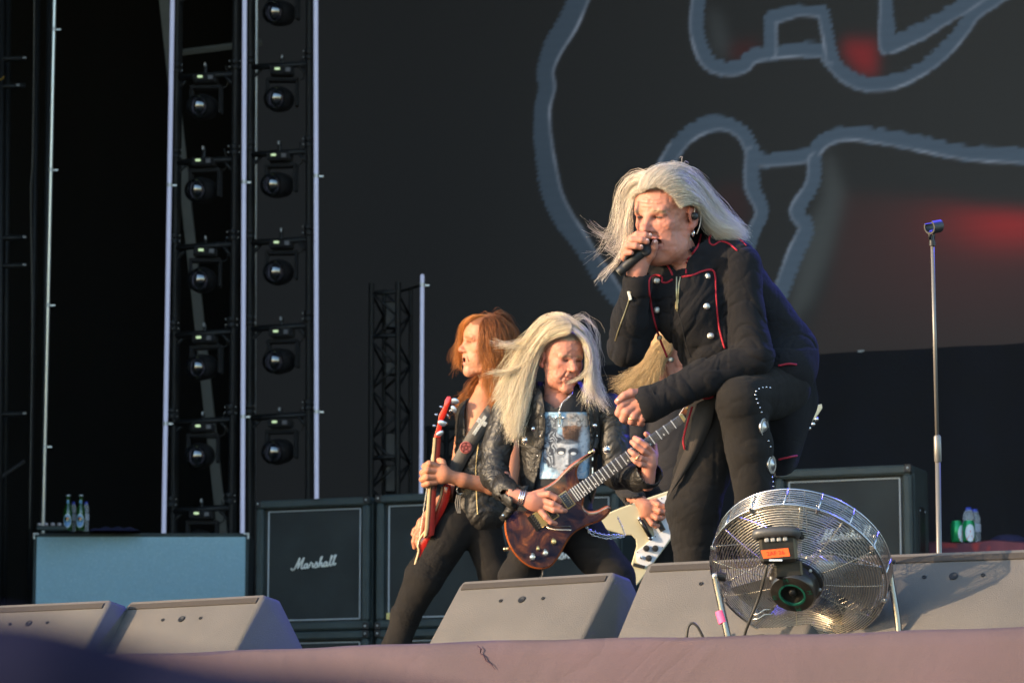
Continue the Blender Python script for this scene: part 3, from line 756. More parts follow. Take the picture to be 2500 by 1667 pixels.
# things on the blue cabinet
M_green = mat('green_glass', (.012, .10, .012), .06, coat=1., spec=.6, trans=.35, ior=1.5)
M_lblue = mat('label_blue', (.14, .32, .62), .5); M_lwhite = mat('label_white', (.62, .70, .78), .5); M_lred = mat('label_red', (.65, .06, .03), .5)
M_foil = mat('silver_foil', (.6, .62, .62), .3, .8); M_cap = mat('blue_cap', (.02, .05, .45), .4)
def beer(u, label):
    t = empty('beer_bottle', W(u, 22.02, TOPZ), 0, label, 'bottle', 'green bottles on the blue cabinet')
    B().lathe([(.029, 0), (.0305, .006), (.0305, .125), (.028, .145), (.017, .175), (.0132, .195), (.0128, .222), (.0148, .226), (.0148, .234)], n=20).obj('glass', M_green, t, smooth=True, sharp=60)
    b = B(); b.lathe([(.0138, .232), (.0165, .233), (.0165, .240), (.012, .243)], n=16); b.obj('crown_cap', mat('cap_tin', (.35, .4, .5), .3, .6), t)
    def wrap(r): return lambda x, y: (r * math.sin(x / r), -r * math.cos(x / r), y)
    def oval(rx, rz, zc, r, m, nm, par):
        n = 22; f = wrap(r); V = [f(0, zc)]; F = []
        rings = 4
        for k in range(1, rings + 1):
            for j in range(n): a = 2 * math.pi * j / n; V.append(f(rx * k / rings * math.cos(a), zc + rz * k / rings * math.sin(a)))
        for j in range(n): F.append((0, 1 + j, 1 + (j + 1) % n))
        for k in range(rings - 1):
            for j in range(n): F.append((1 + k * n + j, 1 + (k + 1) * n + j, 1 + (k + 1) * n + (j + 1) % n, 1 + k * n + (j + 1) % n))
        return mesh_obj(nm, V, F, m, par)
    lb = oval(.030, .047, .062, .0311, M_lwhite, 'label', t); oval(.025, .041, .062, .0314, M_lblue, 'label_field', lb)
    oval(.021, .016, .074, .0317, M_green, 'crest', lb)
    V, F = [], []
    for k in range(10):
        rr = .011 if k % 2 == 0 else .0045; a = math.pi / 2 + k * math.pi / 5; V.append(wrap(.032)(rr * math.cos(a), .078 + rr * math.sin(a)))
    mesh_obj('star', V, [tuple(range(10))], M_lred, lb)
    V, F = text_mesh('Heineken', .013, lambda x, y: wrap(.0321)(x, .057 + y)); mesh_obj('lettering', V, F, mat('dark_ink', (.02, .07, .04), .5), lb)
    oval(.010, .020, .188, .0150, M_lblue, 'neck_label', t)
    return t
beer(165, 'left green beer bottle with blue label on the blue cabinet'); beer(196, 'right green beer bottle with blue label on the blue cabinet')
def water_bottle(loc, k, label, group, capm=M_cap, r=.031, h=.215, fill=True):
    t = empty('water_bottle', loc, 0, label, 'bottle', group)
    prof = [(r * .9, 0), (r, .008)]
    for i in range(7): prof += [(r, .02 + i * .016), (r * .93, .028 + i * .016)]
    prof += [(r, .14), (r * .97, .155), (r * .6, .185), (r * .42, .196), (r * .42, h - .014)]
    B().lathe(prof, n=18).obj('body', mat('clear_plastic', (.80, .84, .88), .12, trans=.75, ior=1.2, spec=.6), t, smooth=True, sharp=50)
    B().lathe([(r * .5, h - .018), (r * .5, h), (r * .44, h + .003)], n=14).obj('cap', capm, t)
    b = B(); b.lathe([(r * 1.01, .075), (r * 1.01, .118)], n=18); b.obj('label', mat('pale_label', (.45, .5, .6), .5), t)
    return t
for u, lb in ((178, 'small clear bottle with blue cap behind the left beer bottle'), (209, 'small clear bottle with blue cap behind the right beer bottle')):
    water_bottle(W(u, 22.11, TOPZ), 0, lb, 'small bottles behind the beer', r=.022, h=.20)
# strip of capsules
t = empty('capsule_tray', W(128, 21.99, TOPZ), 0, 'low dark tray holding a row of small shiny capsules', 'tray')
B().box((0, .03, .014), (.108, .03, .014), b=.004).obj('tray', M_tolex, t)
for k in range(5):
    b = B(); b.lathe([(.008, 0), (.015, .006), (.016, .016), (.010, .022)], ((-.095 + .046 * k), .03, .028), n=14); b.obj('capsule', mat('pink_grey_foil', (.55, .5, .55), .3, .5), t, smooth=True)
# folded towel
G = []
for i in range(6):
    row = []
    for j in range(24):
        x = -.17 + .34 * j / 23; hgt = .004 + .028 * math.sin(math.pi * min(1, max(0, i / 5))) ** .5 * (1 - abs(x / .18) ** 4) * (1 + .25 * math.sin(j * 1.1))
        row.append((x, .2 * i / 5, hgt))
    G.append(row)
t = B().patch(np.array(G), (0, 0, -.003)).obj('folded_towel', mat('navy_towel', (.015, .015, .05), .95, bump=(400, .6)), smooth=True); t.location = W(277, 22.1, TOPZ + .004)
tag(t, 'dark navy towel lying on the blue cabinet beside the bottles', 'towel')

# ------------------------------------------------------------------ floor monitors, seen from behind
WH, WW = .36, .55
def wedge(uv, yaw, label, group='floor monitors along the stage edge'):
    z = STAGE + WH; d = float(hit_d(uv[1], z)); top = np.array(W(uv[0], d, z))
    yt = .235; ey = np.array([math.sin(yaw), math.cos(yaw), 0]); loc = top - ey * yt; loc[2] = STAGE
    t = empty('floor_monitor', tuple(loc), -yaw, label, 'stage monitor', group)
    prof = [(.0, .004), (-.004, .02), (.006, .07), (.222, WH - .012), (.235, WH - .001), (.30, WH - .012), (.52, .075), (.53, .05), (.53, .004)]
    b = B(); w = WW / 2
    n = len(prof); xs = [(-w, .012), (-w + .005, .004), (-w + .014, 0), (w - .014, 0), (w - .005, .004), (w, .012)]
    cy, cz = .25, .14; V = []
    for x, ins in xs:
        for (y, zz) in prof:
            dy, dz = y - cy, zz - cz; L = math.hypot(dy, dz); V.append((x, y - dy / L * ins, max(.003, zz - dz / L * ins)))
    F = []
    for k in range(len(xs) - 1):
        for i in range(n): F.append((k * n + i, (k + 1) * n + i, (k + 1) * n + (i + 1) % n, k * n + (i + 1) % n))
    F.append(tuple(range(n))); F.append(tuple((len(xs) - 1) * n + i for i in range(n))[::-1])
    b.add(V, F); b.obj('shell', M_wedge, t, smooth=True, sharp=38)
    # dark foam strip along the top edge
    sl = np.array([0, .216, WH - .082]); 
    fs = math.atan2(WH - .082, .216); ty = np.array([0, math.cos(fs), math.sin(fs)]); ny = np.array([0, -math.sin(fs), math.cos(fs)])
    Rm = np.stack([np.array([1., 0, 0]), ty, ny], 1)
    pt = np.array([0, .222, WH - .012])
    b = B(); b.box(pt - ty * .008 + ny * .0015, (w - .02, .010, .0028), Rm, .001); b.obj('edge_strip', M_wedgetop, t)
    ctr = np.array([0, .006, .07]) + ty * .285
    for dx, r in ((-.075, .004), (0, .0085), (.075, .004)):                     # sockets
        b = B(); b.lathe([(r * 1.35, 0), (r * 1.35, .002), (r, .0022), (r * .7, .0005)], ctr + [dx - .01, 0, 0] + ny * .001, ny, 14); b.obj('socket', mat('socket_black', (.01, .01, .01), .5), t, smooth=True, sharp=40)
    for dx in (-.17, .04):
        b = B(); b.lathe([(.006, 0), (.0045, .002)], np.array([dx, .006, .07]) + ty * .03 + ny * .0005, ny, 10); b.obj('screw', mat('grey_screw', (.12, .11, .10), .5, .4), t)
    for sx in (-1, 1):
        b = B(); b.lathe([(.055, 0), (.055, .0025), (.046, .003), (.042, .001)], (sx * (w - .002), .24, .12), (sx, 0, 0), 22); b.obj('handle_hole', mat('hole_black', (.004, .004, .004), .9), t, smooth=True, sharp=40)
        b = B(); b.box((sx * .17, -.006, .035), (.022, .006, .012), b=.004); b.obj('rubber_foot', M_blackpl, t)
    b = B(); b.box((0, -.003, .018), (.13, .008, .01), b=.003); b.obj('lower_slot', mat('hole_black'), t)
    b = B()
    V = [(-w + .03, .315, WH - .03), (w - .03, .315, WH - .03), (w - .03, .515, .09), (-w + .03, .515, .09)]; nrm = np.array([0, .79, .61]) * .006
    b.add([np.array(v) + nrm for v in V], [(0, 1, 2, 3)]); b.obj('front_grille', M_blackpl, t)
    for k in range(1): pass
    return t
wedge((106, 1472), math.radians(33), 'sunlit grey floor monitor cut off by the left frame edge')
wedge((480, 1460), math.radians(36), 'sunlit grey floor monitor below the pale blue cabinet')
wedge((1312, 1408), math.radians(40), 'sunlit grey floor monitor right in front of the leather jacket guitarist')
wedge((1808, 1363), math.radians(33), 'grey floor monitor behind the fan with the singer behind it')
wedge((2352, 1346), math.radians(25), 'grey floor monitor at the right, lower half in shadow, right of the fan')

# ------------------------------------------------------------------ drum fan
FD = 7.85; fm = PM(FD); FS = FD / FPX
fc = np.array([1955., 1384., 0.]); fa = np.array([-.20, .64, .74]); fa /= np.linalg.norm(fa)
fe1 = np.cross([0, 1., 0], fa); fe1 /= np.linalg.norm(fe1); fe2 = np.cross(fa, fe1)
def fp(x, y, h): return fc + np.asarray(x)[..., None] * fe1 + np.asarray(y)[..., None] * fe2 + np.asarray(h)[..., None] * fa
def fq(x, y, h): return fc + x * fe1 + y * fe2 + h * fa
fan = empty('drum_fan', tuple(fm(np.array([1955., 1704., 0.]))), 0, 'chrome drum fan with black motor tilted up at the stage edge', 'fan')
M_wire = mat('fan_wire', (.60, .55, .46), .3, 1., var=(20, .1)); M_drum = mat('fan_drum', (.46, .46, .48), .25, 1., var=(10, .1))
R0 = 218.
ang = np.linspace(0, 2 * math.pi, 73)[:-1]
def ring(b, r, h, rad, n=5): b.tube(fp(r * np.cos(ang), r * np.sin(ang), np.full(len(ang), float(h))), rad, n, closed=True)
def dome(r, top): return top * (1 - (r / R0) ** 2.2)
for nm, top, sg, r_in in (('rear_guard', 34, 1, 62), ('front_guard', 40, -1, 26)):
    b = B(); base_h = 24 if sg > 0 else -34
    for r in np.linspace(r_in, R0 - 3, 26 if sg > 0 else 18): ring(b, r, base_h + sg * dome(r, top), 1.25 if sg > 0 else .8, 4)
    for k in range(12):
        a = 2 * math.pi * (k + .35) / 12; rr = np.linspace(r_in, R0, 9)
        b.tube([fq(r * math.cos(a), r * math.sin(a), base_h + sg * dome(r, top) - sg * 2) for r in rr], 1.5, 4)
    b.obj(nm, M_wire, fan, fm, smooth=True, fix=False)
b = B(); prof = [(R0 + 3, 28), (R0, 24), (R0 - 1, 20), (R0 - 1, -56), (R0, -60), (R0 + 3, -63), (R0 + 4, -60), (R0 + 2, -20), (R0 + 4, 24), (R0 + 3, 28)]
V = []; F = []
for (r, h) in prof: V += [fq(r * math.cos(a), r * math.sin(a), h) for a in ang]
na = len(ang)
for i in range(len(prof) - 1):
    for j in range(na): F.append((i * na + j, i * na + (j + 1) % na, (i + 1) * na + (j + 1) % na, (i + 1) * na + j))
# wire drum: rings and ties instead of a sheet, plus two rims
b = B(); ring(b, R0 + 2, 25, 2.8, 8); b.obj('rim', M_drum, fan, fm, smooth=True); b = B(); ring(b, R0 + 2, -33, 2.8, 8); b.obj('rim', M_drum, fan, fm, smooth=True)
b = B()
for h in np.linspace(-26, 18, 7): ring(b, R0 + 1, h, 1.3, 5)
for k in range(16):
    a = 2 * math.pi * k / 16; b.tube([fq((R0 + 3) * math.cos(a), (R0 + 3) * math.sin(a), 26), fq((R0 + 3) * math.cos(a), (R0 + 3) * math.sin(a), -34)], 2., 5)
b.obj('drum', M_drum, fan, fm, smooth=True, fix=False)
for k in range(8):
    a = 2 * math.pi * (k + .5) / 8; b = B(); b.tube([fq((R0 - 6) * math.cos(a), (R0 - 6) * math.sin(a), 27), fq((R0 + 7) * math.cos(a), (R0 + 7) * math.sin(a), 27)], 5, 6); b.obj('clip', M_drum, fan, fm)
for k in range(3):                                                            # blades
    G = []
    for i in range(7):
        r = 40 + 160 * i / 6; row = []
        for j in range(6):
            a = 2 * math.pi * k / 3 + .4 + (j / 5 - .5) * (.75 - .1 * i / 6); row.append(fq(r * math.cos(a), r * math.sin(a), -8 + (j / 5 - .5) * (40 - 3 * i)))
        G.append(row)
    B().patch(np.array(G), tuple(fa * 1.5)).obj('blade', mat('blade_metal', (.42, .42, .42), .35, .8), fan, fm, smooth=True, sharp=50)
def flathe(prof, x=0, y=0, n=32, caps=True):
    b = B(); V = []; F = []
    for (r, h) in prof:
        for j in range(n): a = 2 * math.pi * j / n; V.append(fq(x + max(r, .01) * math.cos(a), y + max(r, .01) * math.sin(a), h))
    for i in range(len(prof) - 1):
        for j in range(n): F.append((i * n + j, i * n + (j + 1) % n, (i + 1) * n + (j + 1) % n, (i + 1) * n + j))
    if caps: F += [tuple(range(n)), tuple((len(prof) - 1) * n + j for j in range(n))]
    return b.add(V, F)
M_motor = mat('motor_black', (.02, .018, .016), .35, .2, var=(30, .3), coat=.2)
flathe([(66, 40), (66, 60), (60, 64), (58, 98), (54, 104), (34, 106), (32, 96), (20, 92), (6, 92)]).obj('motor', M_motor, fan, fm, smooth=True, sharp=35)
flathe([(8, 90), (10, 98), (6, 102), (1, 103)], n=14).obj('shaft_cap', M_blackpl, fan, fm, smooth=True)
flathe([(34, 104), (34, 106.5), (29, 106.5), (29, 101), (34, 101)], caps=False).obj('green_ring', mat('green_paint', (.004, .06, .042), .5), fan, fm)
for k in range(4):
    a0 = math.radians(-100 + 90 * k); cx, cy = 45 * math.cos(a0), 45 * math.sin(a0); ex, ey = np.array([-math.sin(a0), math.cos(a0)]), np.array([math.cos(a0), math.sin(a0)])
    V, F = text_mesh('M', 17, lambda x, y: tuple(fq(cx + x * ex[0] + y * ey[0], cy + x * ex[1] + y * ey[1], 106.2))); mesh_obj('lettering', V, F, mat('green_paint'), fan, fm)
for k in range(6):
    a = 2 * math.pi * k / 6 + .3; b = B(); p = fq(61 * math.cos(a), 61 * math.sin(a), 62); b.lathe([(4.5, 0), (4, 4), (1, 6)], p, fa, 8); b.obj('bolt', M_alu, fan, fm)
# control box above the motor, handle, label
def fbox(name, c, h, m, bev=3, R=None, par=None):
    b = B(); b.box(c, h, R, bev); return b.obj(name, m, par or fan, fm)
tilt = math.radians(-5); Rb = np.array([[math.cos(tilt), -math.sin(tilt), 0], [math.sin(tilt), math.cos(tilt), 0], [0, 0, 1]])
cb = fbox('control_box', (1900, 1340, 112), (46, 34, 34), M_motor, 8, Rb)
fbox('control_bracket', (1925, 1388, 84), (34, 22, 26), M_motor, 5, Rb)
for k in range(4):
    fbox('push_button', (1872 + 15 * k, 1318 - 1 * k, 148), (5.5, 5, 5), mat('grey_button', (.10 if k else .3,) * 3, .5), 2, Rb)
b = B(); b.tube(catmull([(1846, 1307, 132), (1848, 1302, 142), (1890, 1297, 154), (1938, 1297, 148), (1946, 1304, 132)], 14), 10, 10, flat=1.3); b.obj('handle', mat('handle_grey', (.05, .05, .052), .4), fan, fm, smooth=True, sharp=60)
b = B(); b.lathe([(11, -14), (13, -10), (13, 8), (9, 12)], (1955, 1303, 120), (.5, .1, .8), 14); b.obj('knob', M_blackpl, fan, fm, smooth=True, sharp=40)
L4 = np.array([(1857, 1343, 147.5), (1924, 1337, 147.5), (1929, 1357, 147.5), (1864, 1363, 147.5)], float)
b = B(); b.add(L4, [(0, 1, 2, 3)]); lab = b.obj('tape_label', mat('orange_tape', (.85, .12, .02), .55, emit=(.9, .12, .02), estr=0.), fan, fm)
def on_label(x, y): s_, t_ = (x + 31) / 62, .5 - y / 20; q = (L4[0] * (1 - s_) + L4[1] * s_) * (1 - t_) + (L4[3] * (1 - s_) + L4[2] * s_) * t_; return tuple(q + [0, 0, .8])
V, F = text_mesh('2AF 26', 14, on_label); mesh_obj('lettering', V, F, mat('marker_ink', (.35, .02, .01), .6), lab, fm)
b = B(); b.box((1894, 1367, 149), (16, 2.2, 1), None, .5); b.obj('paper_strip', M_lwhite, fan, fm)
# stand: two bent tubes and pivots
M_tubec = mat('stand_chrome', (.22, .215, .21), .25, 1.)
for pts, nm in ((((1744, 1398, -10), (1750, 1430, -6), (1763, 1490, 4), (1778, 1560, 16), (1792, 1640, 24), (1798, 1694, 20)), 0), (((2172, 1378, -12), (2176, 1420, -10), (2190, 1500, 0), (2196, 1560, 8), (2200, 1640, 14), (2200, 1694, 14)), 1)):
    B().tube(catmull(pts, 20), 8.5 if not nm else 8, 12).obj('leg', M_tubec, fan, fm, smooth=True)
B().tube(catmull([(1798, 1690, 20), (1780, 1692, -80), (1800, 1692, -180), (2190, 1692, -200), (2215, 1692, -90), (2200, 1690, 14)], 40), 8, 10).obj('base_tube', M_tubec, fan, fm, smooth=True)
B().tube([(1757, 1491, 3), (1766, 1520, 8)], 11.5, 14).obj('tape_band', mat('pink_tape', (.9, .10, .25), .5), fan, fm, smooth=True, sharp=40)
for x, y in ((1746, 1405), (2172, 1387)):
    b = B(); sx = -1 if x < 1900 else 1
    b.tube([(x - sx * 26, y + 4, -14), (x + sx * 2, y, -12)], 11, 10); b.obj('pivot', M_blackpl, fan, fm, smooth=True, sharp=40)
    b = B(); b.lathe([(6, 0), (6, 4), (3, 8)], (x, y, 2 if sx > 0 else 0), (sx * .6, 0, .8), 8); b.obj('bolt', M_alu, fan, fm)
b = B(); b.tube([(2168, 1373, -4), (2186, 1371, 0)], 5, 8); b.obj('stop_pin', M_blackpl, fan, fm)
B().tube(catmull([(1874, 1374, 132), (1866, 1410, 122), (1852, 1460, 88), (1832, 1510, 70), (1818, 1550, 40), (1812, 1600, 30), (1780, 1680, 10), (1700, 1700, -40), (1650, 1702, -60)], 40), 3.6, 8).obj('power_cord', mat('black_cord', (.03, .028, .025), .5), fan, fm, smooth=True)
b = B()
for dv in (0, 12): b.tube([(1838, 1500 + dv, 30), (1852, 1498 + dv, 32), (1866, 1488 + dv, 34), (1890, 1486 + dv, 30)], 2.4, 6)
b.obj('cord_hook', M_wire, fan, fm, smooth=True)
# loose cables on the deck in front of the monitor
cm = PM(7.95)
for k, pts in enumerate((((1676, 1560, 0), (1680, 1530, 0), (1690, 1520, 0), (1702, 1528, 0), (1714, 1550, 0), (1726, 1580, -6), (1760, 1690, -30)), ((1888, 1560, 0), (1884, 1540, 0), (1874, 1552, 0), (1860, 1552, 0), (1850, 1565, 0), (1850, 1690, 0)))):
    o = B().tube(catmull(pts, 30), 3.4 if k == 0 else 5, 8).obj('stage_cable', mat('black_cord'), None, cm, smooth=True)
    tag(o, ('thin black cable looping up in front of the grey monitor left of the fan', 'short black cable bundle on the deck below the fan')[k], 'cable')

# ------------------------------------------------------------------ microphone stand
MD = 9.1; mm = PM(MD)
zf = CV - 0  # row of the deck at this depth
vfloor = float(proj(np.array(W(2296, MD, STAGE)))[1])
st = empty('microphone_stand', tuple(W(2297, MD, STAGE)), 0, 'grey upright microphone stand with empty black clip, right of singer', 'microphone stand')
M_stand = mat('stand_metal', (.17, .16, .145), .4, .35)
B().tube([(2276.5, 598, 0), (2288, 1070, 0)], 4.8, 14).obj('upper_rod', M_stand, st, mm, smooth=True)
B().tube([(2288, 1062, 0), (2288.4, 1066, 0), (2290, 1124, 0), (2290.2, 1128, 0)], [6.5, 9.2, 9.2, 7.5], 14).obj('clutch', mat('clutch_grey', (.20, .19, .175), .4, .5), st, mm, smooth=True, sharp=40)
B().tube([(2289.6, 1110, 0), (2298, vfloor - 12, 0)], 6.8, 14).obj('lower_rod', M_stand, st, mm, smooth=True)
b = B(); b.lathe([(.125, 0), (.125, .012), (.118, .02), (.03, .028), (.014, .04)], (0, 0, 0), n=32); b.obj('round_base', M_blackpl, st, smooth=True, sharp=40)
B().tube([(2276, 600, 0), (2276, 594, 0), (2275, 584, 0), (2275, 574, 0)], [8, 8, 6.5, 5.5], 12).obj('clip_nut', M_blackpl, st, mm, smooth=True, sharp=40)
b = B(); b.tube([(2269, 585, 6), (2270, 566, 8)], 3, 8); b.tube([(2279, 585, -4), (2280, 562, -6)], 3.6, 8); b.obj('clip_fork', M_blackpl, st, mm, smooth=True)
G = []                                                     # open C of the clip, axis towards the right and back
ax = np.array([.62, -.10, -.78]); ax /= np.linalg.norm(ax); e1 = np.cross([0, 1., 0], ax); e1 /= np.linalg.norm(e1); e2 = np.cross(ax, e1)
for i, h in enumerate((-18, -6, 6, 18)):
    G.append([np.array([2280, 553, 0]) + ax * h + 13.5 * (e1 * math.sin(a) + e2 * math.cos(a)) for a in np.linspace(math.radians(-150), math.radians(120), 20)])
G = np.array(G); cen = np.array([2280, 553, 0])
G2 = G + (G - (cen + ((G - cen) @ ax)[..., None] * ax)) * .28
b = B(); b.patch(G); b.patch(G2[:, ::-1]); k = 80
rim = [j for j in range(20)] + [i * 20 + 19 for i in range(1, 4)] + [60 + j for j in range(18, -1, -1)] + [i * 20 for i in range(2, 0, -1)]
def other(i): r_, c_ = divmod(i, 20); return 80 + r_ * 20 + (19 - c_)
for i in range(len(rim)): p, q = rim[i], rim[(i + 1) % len(rim)]; b.f.append((p, q, other(q), other(p)))
b.obj('microphone_clip', M_blackpl, st, mm, smooth=True, sharp=50)

# ------------------------------------------------------------------ red cloth table with drinks
TD = 17.6; TZ = CAMZ + TD * (SP + (CV - 1319) / FPX * CP)
tl = W(2229, TD, TZ); t = empty('draped_case', (tl.x + .75, tl.y - .05, STAGE), -math.radians(12), 'case draped with dark red cloth behind the right floor monitor', 'table')
G = []
nx_, zrow = 50, [0, .3, .6, .9, TZ - STAGE - .03, TZ - STAGE - .008, TZ - STAGE]
for r_, zz in enumerate(zrow):
    G.append([(-.75 + 1.9 * j / (nx_ - 1), -.02 * math.sin(j * .9) * (1 - zz / 1.2) - (.0 if r_ < 5 else .0) + (.03 if r_ == 6 else 0) , zz + (.006 * math.sin(j * .7) if r_ > 3 else 0)) for j in range(nx_)])
G.append([(-.75 + 1.9 * j / (nx_ - 1), .6, TZ - STAGE + .004 * math.sin(j * .7)) for j in range(nx_)])
mcl = mat('red_purple_cloth', (.10, .030, .045), .85, bump=(60, .5), var=(4, .5), speck=(7, .56, (.26, .035, .035)))
B().patch(np.array(G), (0, .006, -.006)).obj('cloth', mcl, t, smooth=True, sharp=60)
B().box((.2, .3, (TZ - STAGE - .03) / 2), (.9, .25, (TZ - STAGE - .03) / 2)).obj('case', M_black, t)
def can(u, d, rz, label):
    t = empty('drink_can', W(u, d, TZ), rz, label, 'can', 'green cans on the red cloth')
    B().lathe([(.026, 0), (.033, .008), (.033, .102), (.0265, .115), (.027, .118), (.025, .116)], n=24).obj('body', mat('can_green', (.012, .30, .10), .3, .4), t, smooth=True, sharp=50)
    B().lathe([(.0255, .1165), (.024, .1155)], n=20).obj('lid', M_foil, t)
    def wrap(r): return lambda x, y: (r * math.sin(x / r), -r * math.cos(x / r), y)
    n = 24; f = wrap(.0333); V = [f(0, .048)]; F = []
    for k in range(1, 5):
        for j in range(n): a = 2 * math.pi * j / n; V.append(f(.029 * k / 4 * math.cos(a), .048 + .048 * k / 4 * math.sin(a)))
    for j in range(n): F.append((0, 1 + j, 1 + (j + 1) % n))
    for k in range(3):
        for j in range(n): F.append((1 + k * n + j, 1 + (k + 1) * n + j, 1 + (k + 1) * n + (j + 1) % n, 1 + k * n + (j + 1) % n))
    lb = mesh_obj('label', V, F, M_lwhite, t)
    V, F = text_mesh('A', .072, lambda x, y: wrap(.0338)(x, .034 + y)); mesh_obj('lettering', V, F, M_lred, lb)
    return t
can(2336, TD + .12, .95, 'green drink can turned sideways, left one on the red cloth')
can(2366, TD + .10, .1, 'green drink can with red letter A facing out on red cloth')
water_bottle(W(2366, TD + .22, TZ), 0, 'clear water bottle directly behind the green can with letter A', 'water bottles on the red cloth', r=.034, h=.20)
water_bottle(W(2381, TD + .32, TZ), 0, 'rear clear water bottle on the red cloth, right one', 'water bottles on the red cloth', r=.033, h=.20)
b = B(); b.lathe([(.11, -.02), (.10, .03), (.06, .05), (.01, .055)], (0, 0, 0), n=20); o = b.obj('rolled_towel', mat('navy_towel'), smooth=True); o.location = W(2462, TD + .25, TZ + .0); tag(o, 'dark blue rolled towel on the red cloth near the right edge', 'towel')

# ------------------------------------------------------------------ blurred cloth close to the camera
fgm = PM(.78)
G = []
prof = [(-260, 1470), (0, 1490), (130, 1508), (300, 1552), (480, 1594), (620, 1614), (800, 1632), (950, 1650), (1150, 1690), (1500, 1780)]
cu = catmull([(u, v, 0) for u, v in prof], 40)
for k in range(8):
    a = k / 7; G.append([(p[0] + 30 * a, p[1] + 12 + 420 * a ** 1.3, p[2] + 90 * math.sin(a * 2.6) + 25 * math.sin(p[0] * .011 + 2 * a)) for p in cu])
o = B().patch(np.array(G), (0, 6, -60)).obj('foreground_cloth', mat('navy_cloth', (.010, .011, .026), 1., spec=0., bump=(80, .3), var=(8, .3)), None, fgm, smooth=True)
tag(o, 'out of focus dark navy cloth close to the camera, bottom left corner', 'cloth')
# ================================================================== people: heads, hair, cloth
M_skin = mat('skin', (.6, .35, .25), .55, vcol=True, spec=.35, sss=.15, bump=(300, .10), var=(60, .03))
def frame(yaw, pitch, roll=0.):
    """head axes in pixel space: person's left, forward, up; yaw > 0 faces the viewer's left, pitch > 0 looks down"""
    y, p = math.radians(yaw), math.radians(pitch)
    fh = np.array([-math.sin(y), 0, math.cos(y)]); up0 = np.array([0, -1., 0]); left = np.array([math.cos(y), 0, math.sin(y)])
    fw = math.cos(p) * fh - math.sin(p) * up0; up = math.cos(p) * up0 + math.sin(p) * fh
    r = math.radians(roll); l2 = math.cos(r) * left + math.sin(r) * up; u2 = math.cos(r) * up - math.sin(r) * left
    return np.stack([l2, fw, u2])
def lerp(a, b, t): return a + (b - a) * np.asarray(t)[..., None]
def head(c, H, yaw, pitch, roll=0., step=2., skin=(.55, .30, .21), hairc=(.5, .45, .4), brow=(.4, .33, .26), mouth='closed', stubble=0., lips=(.48, .17, .14),
         hairline=.30, chin2=0., mx=0., ears=(1, 1), neck_to=None, eyes=.010, old=1., temple=.12, jaw=1., nose=1.):
    c = np.array(c, float); A = frame(yaw, pitch, roll); f = Field(c - np.array([.62, .62, .62]) * H, c + np.array([.62, .80, .66]) * H, step)
    def T(x, y, z): return c + H * (x * A[0] + y * A[1] + z * A[2])
    def E(p, r, k=.06, sub=False, R=None): f.ell(T(*p), np.array(r) * H, k * H, A if R is None else R, sub)
    def K(a, b, ra, rb=None, k=.05, sub=False): f.cone(T(*a), T(*b), ra * H, (ra if rb is None else rb) * H, k * H, sub)
    E((0, -.06, .15), (.32, .40, .345)); E((0, .10, -.12), (.245, .265, .32), .14); E((0, .12, .20), (.25, .22, .20), .1)
    for s in (-1, 1):
        K((s * .21 * jaw, -.03, -.16), (s * .17 * jaw, .06, -.35), .075, .07, .08); K((s * .17 * jaw, .06, -.35), (s * .03, .24, -.44), .07, .065, .08)
        E((s * .165, .20, -.07), (.085, .07, .075), .07); E((s * .13, .19, -.26), (.10, .09, .11), .09)
    E((0, .265, -.425), (.085, .07, .07), .08); E((0, .262, -.25), (.13, .085, .10), .08)
    K((-.15, .282, .092), (.15, .282, .092), .056, k=.045); K((-.05, .30, .082), (.05, .30, .082), .045, k=.04)
    if chin2: E((0, .10, -.42), (.21, .20, .13), .10); E((.17, .10, -.33), (.09, .13, .10), .1); E((-.17, .10, -.33), (.09, .13, .10), .1)
    for s in (-1, 1):
        E((s * .125, .385, .016), (.082, .108, .050), .035, True)
        E((s * .125, .262, .022), (.066, .058, .044), .02)
        K((s * .05, .335, .066), (s * .205, .27, .064), .024, .018, .022)                     # upper fold and brow
        K((s * .07, .315, -.028), (s * .18, .27, -.03), .014, .010, .03)                        # bag under the eye
        K((s * .08, .365, -.135), (s * .135, .30, -.285), .011 * old, .009 * old, .022, True)               # nose to mouth fold
        if old > 1:
            K((s * .022, .355, .075), (s * .030, .325, .165), .007 * old, .004, .018, True)                # frown
            pass
        if old > 1.3: K((s * .115, .29, -.34), (s * .10, .27, -.42), .006, .004, .03, True)
    K((0, .30, .075), (0, .395 * nose, -.09), .034, .045, .05); E((0, .405 * nose, -.105), (.055 * nose, .052, .05 * nose), .03)
    for s in (-1, 1): E((s * .052, .365, -.122), (.034, .045, .030), .022); E((s * .026, .395, -.160), (.016, .022, .016), .015, True)
    K((0, .345, -.165), (0, .335, -.20), .006, .008, .03, True)
    if mouth == 'closed':
        for s in (-1, 1): K((0, .338, -.226), (s * .085, .295, -.240), .020, .010, .025); K((0, .335, -.278), (s * .07, .298, -.268), .024, .010, .025)
        K((-.095, .335, -.254), (.095, .335, -.254), .0065, k=.015, sub=True)
    else:
        for s in (-1, 1): K((mx, .345, -.212), (mx + s * .078, .295, -.235), .020, .012, .025); K((mx, .33, -.322), (mx + s * .068, .295, -.288), .026, .012, .025)
        E((mx, .335, -.262), (.075, .09, .036), .02, True)
    for s, on in zip((1, -1), ears):
        if not on: continue
        R2 = np.stack([A[0], A[1] * .96 - A[2] * .28, A[2] * .96 + A[1] * .28]); R2[2] /= np.linalg.norm(R2[2]); R2[1] /= np.linalg.norm(R2[1])
        E((s * .335, -.075, -.02), (.032, .082, .13), .03, R=R2); E((s * .375, -.06, -.015), (.032, .045, .078), .025, True, R=R2)
        E((s * .33, -.04, -.13), (.028, .035, .035), .03)
